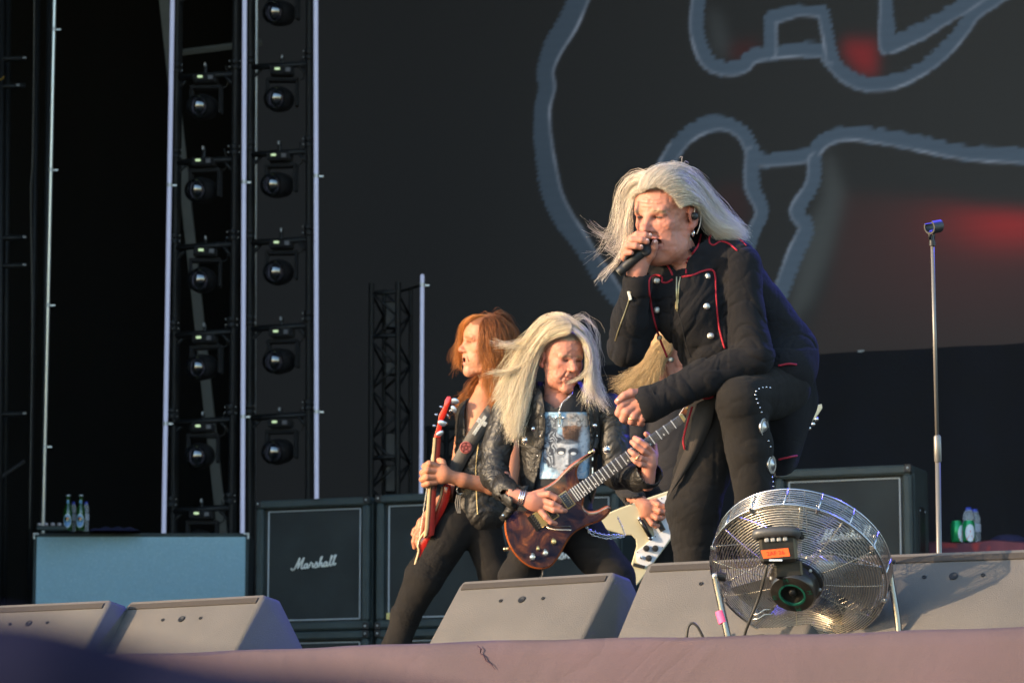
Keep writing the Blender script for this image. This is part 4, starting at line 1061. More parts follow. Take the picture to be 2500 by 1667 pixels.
    nb = T(0, -.2, -.78) if neck_to is None else np.array(neck_to, float)
    f.cone(T(0, -.10, -.24), nb, .19 * H, .205 * H, .10 * H)
    f.displace(f.lo, f.lo + f.h * f.n, lambda p: .0032 * H * old * vnoise(p / (.035 * H), 5) + .005 * H * vnoise(p / (.16 * H), 9))
    if old > 1:                                                                                 # forehead lines
        def fl(p):
            q = (p - c) @ A.T / H; m = np.exp(-((q[:, 2] - .21) / .07) ** 2 - (q[:, 0] / .17) ** 2) * (q[:, 1] > .1)
            return .0034 * H * m * np.sin(q[:, 2] * 150 + 1.5 * np.sin(q[:, 0] * 9))
        f.displace(f.lo, f.lo + f.h * f.n, fl)
    V, Q = f.net(); V = smooth_mesh(V, Q, 1, .4)
    q = (V - c) @ A.T / H; x, y, z = np.abs(q[:, 0]), q[:, 1], q[:, 2]
    col = np.tile(np.array(skin), (len(V), 1))
    def gm(cx, cy, cz, rx, ry, rz): return np.exp(-(((x - cx) / rx) ** 2 + ((y - cy) / ry) ** 2 + ((z - cz) / rz) ** 2))
    red = np.array(skin) * [1.0, .66, .62]
    col = lerp(col, red, .7 * gm(0, .42, -.11, .07, .08, .06)); col = lerp(col, red, .25 * gm(.17, .24, -.10, .10, .12, .09)); col = lerp(col, red, .5 * (x > .30) * (z < .12) * (z > -.2))
    col = lerp(col, np.array(skin) * [.60, .46, .43], .85 * gm(.125, .30, .03, .075, .08, .034))  # eye sockets: shade under the brow put into the skin colour
    if stubble: col = lerp(col, np.array([.30, .24, .20]), stubble * np.clip(gm(0, .25, -.38, .20, .3, .14) + gm(0, .33, -.20, .09, .1, .03), 0, 1))
    if mouth == 'closed': lm = gm(0, .33, -.252, .07, .06, .034)
    else: lm = np.clip(np.exp(-(((q[:, 0] - mx) / .075) ** 2 + ((z + .207) / .018) ** 2)) * .6 + np.exp(-(((q[:, 0] - mx) / .07) ** 2 + ((z + .322) / .026) ** 2)), 0, 1)
    col = lerp(col, np.array(lips), np.clip(1.5 * lm * (y > .27), 0, 1))
    if mouth == 'closed': col = lerp(col, np.array([.10, .03, .025]), (np.abs(z + .254) < .007) * (x < .085) * (y > .26) * .9)
    else: col = lerp(col, np.array([.045, .012, .010]), (((q[:, 0] - mx) / .080) ** 2 + ((z + .262) / .037) ** 2 < 1) * (y > .2) * 1.)
    bl = z - (.098 - .25 * np.maximum(x - .13, 0)); col = lerp(col, np.array(brow), .9 * np.exp(-(bl / .024) ** 2) * (x > .045) * (x < .215) * (y > .18))
    sl = ((x - .125) / .052) ** 2 + ((z - .020) / (eyes * 1.0)) ** 2; col = lerp(col, np.array([.028, .018, .014]), np.clip(1.6 - sl, 0, 1) * (y > .2) * .95)
    col = lerp(col, np.array([.10, .05, .04]), .8 * (x > .325) * gm(.36, -.06, -.015, .04, .035, .05))
    sc = (z > hairline - .35 * np.maximum(0, .16 - y) - .9 * np.maximum(0, x - .22)) & (y < .30); sc |= (y < -.12) & (z > -.30); sc &= ~((x > .318) & (z < .1) & (y > -.2))
    col = lerp(col, np.array(hairc) * .62 + np.array(skin) * .2, sc * .95)
    return V, Q, col, T, A, f
def join(parts):
    Vs, Qs, Cs, k = [], [], [], 0
    for V, Q, C in parts: Vs.append(V); Qs.append(Q + k); Cs.append(C); k += len(V)
    return np.vstack(Vs), np.vstack(Qs), np.vstack(Cs)
def skin_mesh(f, skin, seed=0, red=.35, it=1):
    V, Q = f.net(); V = smooth_mesh(V, Q, it, .4); n = vnoise(V / 22., seed) * .6; s = np.array(skin)
    return V, Q, np.clip(s * (1 + .10 * n[:, None]) * lerp(np.ones((len(V), 3)), np.array([1, .72, .68]), np.clip(n, 0, 1) * red), 0, 1)
def fingers(f, lst, k=4.):
    """lst: finger polylines [(u, v, z, r), ...]"""
    for pl in lst:
        for a, b in zip(pl[:-1], pl[1:]): f.cone(a[:3], b[:3], a[3] * .92, b[3] * .92, min(k, 2.4))
def cloth_obj(name, f, m, parent, fmap, it=1):
    V, Q = f.net(); V = smooth_mesh(V, Q, it, .4)
    return mesh_obj(name, V, Q, m, parent, fmap, smooth=True)
def folds(axis, sa, sc, amp, seed=0):
    a = np.array(axis, float); a /= np.linalg.norm(a)
    def fn(p):
        t = p @ a; r = p - t[:, None] * a; w = vnoise(p / 70., seed + 7) * .6
        n = vnoise(r / sc + (t / sa + 2 * w)[:, None] * a, seed); m = vnoise(r / (sc * .6) + (t / (sa * .55) + 2 * w)[:, None] * (a + [.3, .2, 0]), seed + 3)
        return amp * (.35 * n + .8 * (1 - np.abs(n)) ** 5 + .45 * (1 - np.abs(m)) ** 6)
    return fn
def hair_material(name, col, rough=.42):
    m = mat(name, col, rough, vcol=True, spec=.35, sheen=.15)
    b = m.node_tree.nodes['Principled BSDF']; b.inputs['Transmission Weight'].default_value = 0
    nt = m.node_tree                                        # light passes through the strands
    if not any(n.type == 'BSDF_TRANSLUCENT' for n in nt.nodes):
        tr = nt.nodes.new('ShaderNodeBsdfTranslucent'); mx = nt.nodes.new('ShaderNodeMixShader'); mx.inputs[0].default_value = .30
        at = next(n for n in nt.nodes if n.type == 'ATTRIBUTE'); out = next(n for n in nt.nodes if n.type == 'OUTPUT_MATERIAL')
        nt.links.new(at.outputs['Color'], tr.inputs['Color']); nt.links.new(b.outputs[0], mx.inputs[1]); nt.links.new(tr.outputs[0], mx.inputs[2]); nt.links.new(mx.outputs[0], out.inputs['Surface'])
    return m
def hair(name, parent, fmap, sheets, m, seed=1, K=12, px=1e-3):
    """sheets: dict(g=[guide polylines], n, r, jit, wave, freq, fly, col); strands are three-sided tapered tubes"""
    rng = np.random.default_rng(seed); PV, PC, PR = [], [], []
    for sh in sheets:
        G = np.stack([catmull(g, K) for g in sh['g']]); n = int(sh['n'] * 1.35); ng = len(G)
        t = rng.random(n) * (ng - 1); i = np.minimum(t.astype(int), ng - 2) if ng > 1 else np.zeros(n, int); fr = (t - i)[:, None, None]
        S = G[i] * (1 - fr) + G[np.minimum(i + 1, ng - 1)] * fr if ng > 1 else np.repeat(G, n, 0)
        s = np.linspace(0, 1, K)[None, :, None]
        lock = rng.normal(size=(max(3, n // 34), 3)); li = rng.integers(0, len(lock), n)                # strands gather in locks
        lt = np.sort(rng.random(len(lock))) * (ng - 1); order = np.argsort(t); li = np.empty(n, int); li[order] = np.minimum((np.arange(n) / n * len(lock)).astype(int), len(lock) - 1)
        jit = sh.get('jit', 5.); fly = sh.get('fly', 6.)
        S = S + jit * rng.normal(size=(n, 1, 3)) * [1, 1, 1.2] * (.6 + .4 * s ** .7)
        S = S + lock[li][:, None, :] * jit * sh.get('lock', 1.) * s ** 1.2 * [1, 1, .8]
        ph = rng.random((n, 1, 3)) * 6.28 * .30 + (rng.random((len(lock), 1, 3)) * 6.28)[li]
        S = S + sh.get('wave', 2.) * np.sin(s * sh.get('freq', 9.) + ph) * s
        S = S + sh.get('wave', 2.) * .45 * np.sin(s * sh.get('freq', 9.) * 2.3 + rng.random((n, 1, 3)) * 6.28) * s
        wild = (rng.random((n, 1, 1)) < .14) * fly + fly * .16
        S = S + wild * np.cumsum(rng.normal(size=(n, K, 3)), axis=1) * .35 * s
        ln = 1 - sh.get('cut', .25) * rng.random((n, 1)) ** 1.5                                       # uneven ends
        u_ = np.linspace(0, 1, K)[None] * ln * (K - 1); a = np.minimum(u_.astype(int), K - 2); w = (u_ - a)[..., None]; I = np.arange(n)[:, None]
        S = S[I, a] * (1 - w) + S[I, a + 1] * w
        PV.append(S); r = .75 * sh.get('r', 1.) * (.7 + .6 * rng.random((n, 1))) * np.minimum(np.linspace(1, .28, K), np.linspace(.35, 3., K))[None]; PR.append(r)
        base = np.array(sh['col']); var = (1 + .22 * rng.normal(size=(n, 1))) * (1 + .12 * lock[li][:, :1]); tint = base * np.clip(var, .4, 1.6)
        tip = np.array(sh.get('tip', sh['col'])); cc = tint[:, None, :] * (1 - s) + (tip * np.clip(var, .4, 1.6))[:, None, :] * s
        PC.append(cc)
    S = np.vstack(PV); R = np.vstack(PR); C = np.vstack(PC); n = len(S)
    Wd = fmap(S); T = np.gradient(Wd, axis=1); T /= np.linalg.norm(T, axis=2, keepdims=True) + 1e-9
    a = rng.normal(size=(n, 1, 3)); X = np.cross(T, a); X /= np.linalg.norm(X, axis=2, keepdims=True) + 1e-9; Y = np.cross(T, X)
    V = np.stack([Wd + (R * px)[..., None] * (math.cos(k * 2.0944) * X + math.sin(k * 2.0944) * Y) for k in range(3)], 2)      # n,K,3,3
    V = V.reshape(-1, 3) - ORG[parent]; CC = np.repeat(C[:, :, None, :], 3, 2).reshape(-1, 3)
    id0 = (np.arange(n)[:, None, None] * K + np.arange(K - 1)[None, :, None]) * 3 + np.arange(3)[None, None]
    id1 = (np.arange(n)[:, None, None] * K + np.arange(K - 1)[None, :, None]) * 3 + (np.arange(3)[None, None] + 1) % 3
    Q = np.stack([id0, id1, id1 + 3, id0 + 3], -1).reshape(-1, 4)
    return mesh_obj(name, V, Q, m, parent, None, smooth=True, col=np.clip(CC, 0, 1))
def brows(name, parent, fmap, T, H, col, m, n=90, seed=3, px=1e-3):
    rng = np.random.default_rng(seed); sh = []
    for s in (-1, 1):
        for k in range(6):
            a = .045 + .15 * k / 5; y0 = .338 - 1.5 * max(0, a - .08) ** 1.25
            sh.append(dict(g=[[T(s * a, y0, .088 + .02 * min(1, k / 2)), T(s * (a + .02), y0 + .012, .106), T(s * (a + .05), y0 - .012, .112 - .01 * k / 5)]], n=n // 10, r=.0042 * H / .75, jit=.008 * H, wave=.002 * H, fly=.004 * H, col=col, cut=.3))
    return hair(name, parent, fmap, sh, m, seed, 6, px)
def on_surf(f, pts, lift=1.5, n=None):
    """lay a polyline of (u, v) on the front of a field"""
    p = catmull([(u, v, 0) for u, v in pts], n or len(pts) * 5); out = []; last = 0
    for q in p:
        z = f.zfront(q[0], q[1]); last = last if z is None else z; out.append((q[0], q[1], last + lift))
    out = np.array(out); z = out[:, 2].copy()
    for _ in range(2): z[1:-1] = (z[:-2] + z[1:-1] + z[2:]) / 3
    out[:, 2] = np.maximum(z, out[:, 2] - 1); return out
def stud(name, f, u, v, r, m, parent, fmap, h=.5, lift=0., ax=(0, 0, 1), n=14):
    z = f.zfront(u, v); z = 0 if z is None else z
    b = B(); b.lathe([(r, -1.5), (r, .1 * r), (r * .8, h * r * .7), (r * .4, h * r), (r * .02, h * r * 1.08)], (u, v, z + lift), ax, n)
    return b.obj(name, m, parent, fmap, smooth=True, sharp=60)
M_cotton = mat('black_cotton', (.0108, .0106, .0122), .9, spec=.15, sheen=.02, bump=(900, .35), var=(14, .18), bump2=(9, .5, .02))
M_denim = mat('black_denim', (.0140, .0128, .0122), .92, spec=.15, sheen=.02, bump=(1100, .35), var=(10, .25), bump2=(7, .5, .02))
M_leather = mat('black_leather', (.016, .015, .014), .48, spec=.4, bump=(60, .4), var=(12, .2), bump2=(14, .9, .02))
M_vest = mat('worn_leather', (.020, .018, .016), .5, spec=.4, bump=(90, .4), var=(10, .25), bump2=(12, .8, .02))
M_red = mat('red_braid', (.32, .008, .02), .7, bump=(900, .6))
M_button = mat('silver_button', (.60, .58, .52), .28, 1., bump=(600, .5))
M_gold = mat('gold_metal', (.80, .62, .30), .28, 1.)
M_silver = mat('silver_metal', (.70, .70, .70), .25, 1.)
# ================================================================== singer
SD = 8.6; sm = PM(SD); SPX = SD / FPX
singer = empty('person', tuple(W(1700, SD, STAGE)), 0, 'person in black coat with red braid bending forward, singing into a microphone', 'person')
vfl = lambda d, u=1700: float(proj(np.array(W(u, d, STAGE)))[1])
SKIN = (.40, .172, .122)
Vh, Qh, Ch, T, A, fh = head((1624, 527, 40), 215, 35, 7, 0, 1.6, SKIN, hairc=(.50, .44, .36), brow=(.24, .16, .10), mouth='open', old=1.6, jaw=1.18, chin2=1., nose=1.06, mx=.05,
                            neck_to=(1690, 690, 0), eyes=.014, lips=(.46, .15, .13), ears=(1, 1), hairline=.33)
# right hand round the microphone (viewer's left), left hand hanging over the knee
f = Field((1480, 540, 40), (1640, 720, 190), 1.7)
f.ell((1556, 640, 100), (30, 40, 22), 8); f.ell((1575, 618, 96), (22, 26, 18), 8); f.cone((1553, 668, 98), (1553, 730, 92), 23, 21, 10)
fingers(f, [[(1546, 612, 100, 11), (1541, 584, 116, 10.5), (1556, 573, 136, 9.5), (1575, 574, 141, 8.6), (1586, 577, 138, 7.6)],
            [(1540, 622, 100, 11), (1531, 598, 116, 10.5), (1544, 586, 140, 9.5), (1566, 586, 146, 8.8), (1579, 590, 144, 7.8)],
            [(1536, 632, 100, 10.5), (1525, 612, 116, 10), (1534, 601, 139, 9), (1552, 601, 146, 8.2), (1564, 604, 144, 7.4)],
            [(1535, 642, 100, 9.5), (1523, 628, 116, 9), (1529, 618, 136, 8), (1541, 617, 142, 7.2)],
            [(1576, 640, 100, 12), (1590, 622, 112, 11), (1597, 604, 122, 10), (1599, 592, 126, 8.8)]], 3.5)
hand1 = skin_mesh(f, SKIN, 3)
f = Field((1480, 920, 60), (1650, 1060, 200), 1.7)
f.ell((1560, 985, 125), (40, 33, 24), 10, R=np.array([[.94, -.34, 0], [.34, .94, 0], [0, 0, 1.]])); f.cone((1575, 983, 122), (1650, 958, 112), 26, 23, 10)
fingers(f, [[(1560, 962, 130, 15), (1541, 960, 142, 12.5), (1524, 966, 148, 10.5), (1508, 980, 148, 8.8)],
            [(1538, 978, 134, 14), (1519, 989, 142, 12.5), (1511, 1008, 136, 11), (1521, 1019, 122, 9.5)],
            [(1546, 994, 136, 14), (1529, 1006, 146, 12.5), (1522, 1022, 138, 11), (1532, 1028, 124, 9.5)],
            [(1560, 1004, 136, 13.5), (1547, 1016, 146, 12), (1541, 1028, 138, 10.5), (1550, 1032, 124, 9)],
            [(1578, 1008, 134, 12.5), (1567, 1021, 142, 11), (1561, 1031, 136, 9.5), (1568, 1034, 124, 8)]], 4)
hand2 = skin_mesh(f, SKIN, 4)
FL = vfl(SD)
f = Field((1440, 600, -160), (2020, FL + 6, 190), 9)                # inner body under the clothes
for ch, rs in (([(1690, 660, 0), (1760, 820, -30), (1870, 905, -50)], [60, 66, 60]), ([(1620, 690, -5), (1530, 850, 35), (1555, 715, 92)], [28, 30, 21]),
               ([(1795, 660, 10), (1838, 868, 70), (1640, 965, 112)], [32, 32, 24]), ([(1770, 960, -30), (1692, 1230, 20), (1694, FL - 40, -20)], [50, 42, 28]),
               ([(1890, 935, -40), (1806, 978, 105), (1843, 1330, 75)], [56, 40, 28])): f.chain(ch, rs, 20)
f.cone((1690, 600, 0), (1690, 690, 0), 40, 60, 10)
Vb, Qb = f.net(); body = (Vb, Qb, np.tile(np.array(SKIN), (len(Vb), 1)))
V, Q, C = join([(Vh, Qh, Ch), hand1, hand2, body])
bo = mesh_obj('body', V, Q, M_skin, singer, sm, smooth=True, col=C)
# fingernails
for (u, v, z, ax, r) in ((1588, 573, 142, (.5, -.2, .8), 4.6), (1581, 587, 148, (.5, -.1, .85), 4.8), (1566, 601, 148, (.4, -.1, .9), 4.4), (1600, 590, 132, (.3, -.2, .9), 4.6), (1509, 975, 154, (-.2, -.5, .8), 5)):
    b = B(); b.lathe([(r, 0), (r * .8, 1.2), (r * .1, 1.6)], (u, v, z), ax, 10); b.obj('fingernail', mat('nail', (.62, .40, .34), .3), bo, sm, smooth=True)
b = B(); b.tube([np.array([1530, 606, 128]) + 11 * np.array([math.sin(a) * .3, math.cos(a) * .95, math.sin(a) * .95]) for a in np.linspace(0, 6.28, 18)[:-1]], 2.2, 6, closed=True); b.obj('finger_ring', M_silver, singer, sm, smooth=True)
b = B(); b.tube([np.array([1525, 622, 124]) + 10.5 * np.array([math.sin(a) * .3, math.cos(a) * .95, math.sin(a) * .95]) for a in np.linspace(0, 6.28, 18)[:-1]], 2.6, 6, closed=True); b.obj('finger_ring', M_silver, singer, sm, smooth=True)
b = B(); b.tube([np.array([1545, 1017, 141]) + 12.5 * np.array([math.cos(a), math.sin(a) * .5, math.sin(a)]) for a in np.linspace(0, 6.28, 18)[:-1]], 2.0, 6, closed=True); b.obj('finger_ring', M_gold, singer, sm, smooth=True)
# in-ear monitor and earring
E0 = T(.365, -.055, -.01)
b = B(); b.lathe([(9, -4), (10, 2), (8, 7), (3, 9)], E0, A[0] * .8 + A[1] * .3, 14); b.obj('ear_monitor', M_blackpl, singer, sm, smooth=True)
b = B(); b.tube(catmull([E0 + [0, -4, 4], E0 + [2, -22, 0], E0 + [10, -30, -8], E0 + [16, -10, -14], E0 + [14, 20, -14], E0 + [6, 44, -10]], 18), 1.1, 6); b.obj('ear_cable', mat('clear_cable', (.5, .42, .36), .4), singer, sm, smooth=True)
E1 = T(.345, -.04, -.175)
b = B(); b.tube([E1 + 7 * np.array([.35 * math.sin(a), math.cos(a) + .9, .9 * math.sin(a)]) for a in np.linspace(0, 6.28, 18)[:-1]], 1.8, 6, closed=True); b.obj('earring', M_silver, singer, sm, smooth=True)

# coat
f = Field((1450, 540, -190), (2030, 1060, 210), 2.7)
f.ell((1690, 745, 0), (100, 112, 92), 20); f.ell((1765, 850, -15), (112, 105, 88), 30); f.ell((1892, 900, -55), (104, 86, 104), 30)
f.cone((1790, 655, -40), (1925, 855, -75), 62, 72, 30); f.cone((1610, 668, -5), (1790, 640, -5), 46, 60, 30)
f.cone((1696, 572, -12), (1688, 640, -4), 50, 64, 14); f.cone((1688, 640, -4), (1684, 690, 0), 66, 78, 14)                                    # collar
f.cone((1802, 650, 14), (1816, 760, 40), 56, 50, 14); f.cone((1816, 760, 40), (1842, 868, 70), 50, 50, 10)
f.chain([(1842, 872, 72), (1725, 920, 104), (1604, 978, 122)], [49, 46, 43], 10)       # left sleeve to the cuff
f.cone((1612, 690, -10), (1535, 852, 34), 46, 46, 12); f.chain([(1526, 848, 36), (1538, 780, 66), (1556, 700, 92)], [47, 44, 35], 10)
f.cone((1584, 985, 124), (1600, 979, 122), 47, 44, 2); f.cone((1556, 690, 94), (1556, 704, 92), 37, 36, 2)      # cuffs
f.cone((1630, 966, 116), (1566, 992, 127), 30, 36, 1, sub=True); f.cone((1553, 712, 92), (1555, 668, 98), 25, 29, 1, sub=True)
f.chain([(1694, 540, 4), (1684, 596, 14), (1662, 644, 46)], [45, 38, 20], 4, sub=True); f.cone((1656, 640, 92), (1661, 686, 112), 15, 3, 4, sub=True)   # neck opening
f.displace((1450, 728, -190), (1640, 960, 210), folds((.45, -.85, .25), 40, 60, 4.5, 1))
f.displace((1640, 560, -190), (1776, 900, 210), folds((.75, .5, 0), 26, 110, 5.0, 2))
f.displace((1776, 560, -190), (2030, 850, 210), folds((.25, .95, 0), 50, 70, 4.2, 3))
f.displace((1628, 850, 40), (1900, 1060, 210), folds((-.85, .5, .1), 42, 60, 4.2, 4))
fj = f
coat = cloth_obj('coat', f, M_cotton, singer, sm, 1)
# tails: slabs of cloth
def sheet(name, rows, m, par, fmap, th, sub=(5, 5), wob=2.5, seed=0, axis=0):
    R = np.stack([catmull(r, sub[1] * (len(r) - 1) + 1) for r in rows]); G = np.stack([catmull(R[:, j], sub[0] * (len(rows) - 1) + 1) for j in range(R.shape[1])], 1)
    G = G + [0, 0, 1] * (wob * vnoise(np.stack([G[..., 0] / 30, G[..., 1] / 70, 0 * G[..., 0]], -1), seed))[..., None]
    return B().patch(G, th).obj(name, m, par, fmap, smooth=True, sharp=70), G
sheet('coat_tail', [[(1700, 985, 70), (1722, 975, 76), (1750, 968, 70)], [(1678, 1075, 78), (1708, 1060, 84), (1738, 1030, 66)], [(1650, 1150, 78), (1676, 1140, 82), (1706, 1105, 64)], [(1628, 1215, 74), (1640, 1200, 76), (1652, 1185, 66)]],
      mat('sunlit_black_cotton', (.036, .029, .024), .9, bump=(900, .35), var=(14, .2)), coat, sm, (0, 0, -4), seed=3)  # front tail: black coat cloth with its sunlit brown put into the colour
sheet('coat_tail', [[(1850, 938, 10), (1925, 930, 5), (1990, 925, -60)], [(1876, 1010, 0), (1950, 1005, -10), (1998, 985, -80)], [(1884, 1090, -20), (1940, 1085, -20), (1976, 1045, -80)], [(1894, 1162, -30), (1925, 1158, -30), (1946, 1140, -70)]],
      M_cotton, coat, sm, (0, 0, -5), seed=4, wob=5)
# red braid
def braid(pts, r=2.7, lift=.6, ff=None): B().tube(on_surf(ff or fj, pts, lift), r, 6).obj('braid', M_red, coat, sm, smooth=True)
braid([(1629, 872), (1612, 830), (1598, 785), (1588, 735), (1584, 692), (1590, 676), (1606, 672), (1617, 678), (1616, 688), (1628, 690), (1642, 682)])
braid([(1664, 676), (1690, 672), (1716, 662), (1738, 659), (1746, 674), (1748, 720), (1754, 790), (1766, 840), (1770, 850)])
braid([(1675, 668), (1676, 640), (1690, 620), (1704, 600), (1712, 572)], 2.4); braid([(1622, 640), (1634, 655), (1642, 672)], 2.4)
braid([(1800, 612), (1778, 594), (1758, 590), (1744, 598), (1733, 594), (1732, 580), (1742, 570), (1765, 568), (1795, 575), (1822, 600)], 2.3)
for pts in (((1690, 992, 80), (1676, 1040, 86), (1668, 1075, 84), (1672, 1097, 82)), ((1715, 972, 82), (1730, 972, 84), (1742, 968, 84)), ((1900, 893, 60), (1925, 888, 52), (1945, 890, 40)), ((1900, 1122, 2), (1925, 1116, 2), (1946, 1112, -20))):
    B().tube(catmull(pts, 14), 2.6, 6).obj('braid', M_red, coat, sm, smooth=True)
for (u, v, r) in ((1605, 686, 8.6), (1604, 757, 9), (1610, 824, 7), (1639, 878, 7), (1727, 675, 8.4), (1725, 748, 9), (1735, 820, 9), (1745, 578, 7.5)):
    stud('button', fj, u, v, r, M_button, coat, sm, .55)
M_zip = mat('brass_zip', (.45, .36, .20), .35, .9)
B().tube(on_surf(fj, [(1652, 676), (1652, 720), (1653, 760)], .8), 2.2, 6).obj('zip', M_zip, coat, sm); B().tube(on_surf(fj, [(1661, 676), (1657, 700), (1655, 740)], .8), 1.8, 6).obj('zip', M_zip, coat, sm)
b = B(); b.box((1652, 745, fj.zfront(1652, 745) + 3), (3.6, 10, 1.5), None, .8); b.obj('zip_pull', M_zip, coat, sm)
B().tube(on_surf(fj, [(1653, 760), (1664, 790), (1672, 830), (1684, 870)], .3), 1.3, 5).obj('front_seam', mat('dark_thread', (.012, .012, .014), .9), coat, sm)
B().tube(on_surf(fj, [(1540, 712), (1532, 745), (1512, 800), (1502, 832)], .8), 1.7, 6).obj('sleeve_zip', M_zip, coat, sm)
b = B(); b.box((1537, 722, fj.zfront(1537, 722) + 3), (3.6, 11, 1.5), np.array([[.97, .25, 0], [-.25, .97, 0], [0, 0, 1]]), .8); b.obj('zip_pull', M_button, coat, sm)
for c_, ax_, r_ in (((1600, 980, 122.5), (-.92, .38, .1), 41.5), ((1555.5, 697, 93), (.05, -.97, .22), 34)):      # hems of the cuffs
    ax_ = np.array(ax_) / np.linalg.norm(ax_); x_ = np.cross(ax_, [0, 0, 1.]); x_ /= np.linalg.norm(x_); y_ = np.cross(ax_, x_)
    b = B()
    for dh, rr in ((0, 2.6),): b.tube([np.array(c_) - ax_ * dh + (r_ + (.8 if dh else 0)) * (math.cos(a) * x_ + math.sin(a) * y_) for a in np.linspace(0, 6.28, 41)[:-1]], rr, 6, closed=True)
    b.obj('cuff_hem', M_cotton, coat, sm, smooth=True)
# small epaulette
ep = [(1738, 584), (1742, 573), (1760, 571), (1795, 578), (1820, 596), (1800, 606), (1780, 594), (1762, 590), (1748, 594)]
# trousers
f = Field((1590, 890, -170), (2010, FL - 6, 190), 3.6)
f.ell((1850, 930, -45), (110, 80, 95), 20)
f.chain([(1765, 975, -30), (1692, 1235, 18), (1696, 1390, 0), (1696, FL - 30, -20)], [78, 67, 50, 42], 16)
f.chain([(1895, 940, -40), (1808, 980, 106), (1828, 1090, 92), (1843, 1240, 80), (1843, 1318, 76)], [86, 62, 58, 47, 44], 16)
f.displace((1590, 890, -170), (1745, 1620, 190), folds((.1, 1, 0), 30, 90, 3.6, 6)); f.displace((1745, 890, -170), (2010, 1340, 190), folds((.2, .95, .2), 36, 100, 3.0, 8))
ft = f
tr = cloth_obj('trousers', f, M_denim, singer, sm, 1)
for k, (u, v) in enumerate(((1880, 946), (1871, 945), (1862, 946), (1853, 949), (1846, 955), (1844, 964), (1847, 974), (1850, 984), (1855, 995), (1859, 1006), (1876, 1076), (1881, 1090), (1885, 1165), (1887, 1176), (1888, 1187))):
    stud('stud', ft, u, v, 2.6, M_silver, tr, sm, .8, n=8)
for (u, v) in ((1865, 1043), (1884, 1134)):
    z = ft.zfront(u - 6, v) or 0
    b = B(); b.lathe([(23, -2), (23, 1.5), (20, 2.5), (18, 1.5), (12, 4), (4, 7), (.5, 7.5)], (u, v, z - 12), (.90, 0, .43), 22); b.obj('concho', mat('dark_silver', (.30, .30, .32), .35, 1.), tr, sm, smooth=True, sharp=50)
# boots
for ch, rs in (([(1843, 1300, 76), (1843, 1352, 80), (1822, 1374, 150)], [42, 34, 20]), ([(1696, FL - 70, -20), (1692, FL - 34, -10), (1672, FL - 20, 70)], [42, 36, 20])):
    f = Field((min(c[0] for c in ch) - 55, ch[0][1] - 55, -80), (max(c[0] for c in ch) + 55, ch[2][1] + 32, 210), 4.5); f.chain(ch, rs, 12); cloth_obj('boot', f, M_leather, singer, sm)
# hair
HC, HT = (.76, .67, .55), (.82, .73, .61)
Mh1 = hair_material('silver_hair', HC)
hair('hair', singer, sm, [
 dict(g=[[(1560, 463, 110), (1566, 440, 94), (1598, 414, 58), (1658, 413, 0), (1716, 470, -40), (1758, 526, -50), (1806, 566, -50)],
         [(1576, 460, 126), (1590, 434, 112), (1626, 410, 72), (1678, 422, 22), (1724, 480, -18), (1770, 536, -30), (1812, 570, -34)],
         [(1604, 452, 128), (1628, 424, 108), (1666, 424, 60), (1706, 464, 10), (1738, 512, -20), (1778, 548, -30), (1818, 574, -34)],
         [(1612, 455, 130), (1648, 438, 116), (1688, 458, 76), (1718, 502, 36), (1748, 542, 14), (1795, 562, 0), (1815, 578, -4)],
         [(1630, 466, 130), (1666, 460, 112), (1698, 484, 78), (1724, 530, 40), (1756, 560, 24), (1796, 576, 10)],
         [(1650, 488, 124), (1676, 482, 110), (1704, 492, 76), (1724, 528, 34), (1742, 558, 14), (1776, 576, 4)],
         [(1660, 505, 118), (1680, 496, 104), (1704, 500, 70), (1720, 528, 30), (1732, 560, 12), (1748, 572, 6)]], n=3600, r=.55, jit=4.5, wave=9, freq=7.5, fly=5, lock=1.0, col=HC, tip=HT, cut=.34),
 dict(g=[[(1590, 440, 100), (1630, 410, 60), (1676, 420, 10), (1716, 468, -40), (1746, 518, -60), (1792, 554, -64), (1822, 580, -60)],
         [(1600, 445, 40), (1650, 420, -20), (1694, 450, -60), (1728, 508, -80), (1774, 554, -80)]], n=800, r=.8, jit=5, wave=3, freq=6, fly=7, col=HC, tip=HT),
 dict(g=[[(1586, 450, 112), (1556, 444, 84), (1534, 468, 56), (1524, 520, 44), (1518, 568, 40), (1494, 592, 40), (1464, 562, 40), (1438, 532, 40)],
         [(1592, 440, 96), (1562, 434, 66), (1534, 458, 40), (1522, 520, 26), (1514, 580, 24), (1490, 606, 26), (1468, 582, 28)],
         [(1576, 460, 112), (1552, 464, 82), (1538, 496, 58), (1532, 540, 50), (1526, 580, 46), (1506, 612, 46), (1476, 604, 46)],
         [(1570, 466, 108), (1550, 476, 80), (1540, 512, 60), (1534, 560, 54), (1524, 610, 52), (1502, 632, 50), (1478, 622, 50)]], n=190, r=.6, jit=6, wave=10, freq=8, fly=8, lock=1.2, col=HC, tip=HT, cut=.4),
 dict(g=[[(1610, 432, 70), (1572, 424, 44), (1536, 456, 20), (1524, 515, 8), (1520, 570, 4)], [(1612, 425, 30), (1578, 424, -10), (1542, 458, -30), (1528, 520, -40)]], n=130, r=.6, jit=5, wave=4, freq=7, fly=8, col=HC),
 dict(g=[[(1545, 490, 96), (1532, 545, 86), (1526, 600, 76), (1500, 648, 66), (1478, 662, 60), (1462, 690, 54)]], n=26, r=.8, jit=4, wave=4, freq=8, fly=8, col=HC),
 dict(g=[[(1640, 418, 40), (1630, 404, 30), (1610, 400, 20), (1590, 404, 20)], [(1680, 420, 10), (1690, 410, -10), (1710, 415, -30), (1730, 440, -50)]], n=20, r=.7, jit=9, wave=4, freq=8, fly=10, col=HC)],
 Mh1, 11, px=SPX)
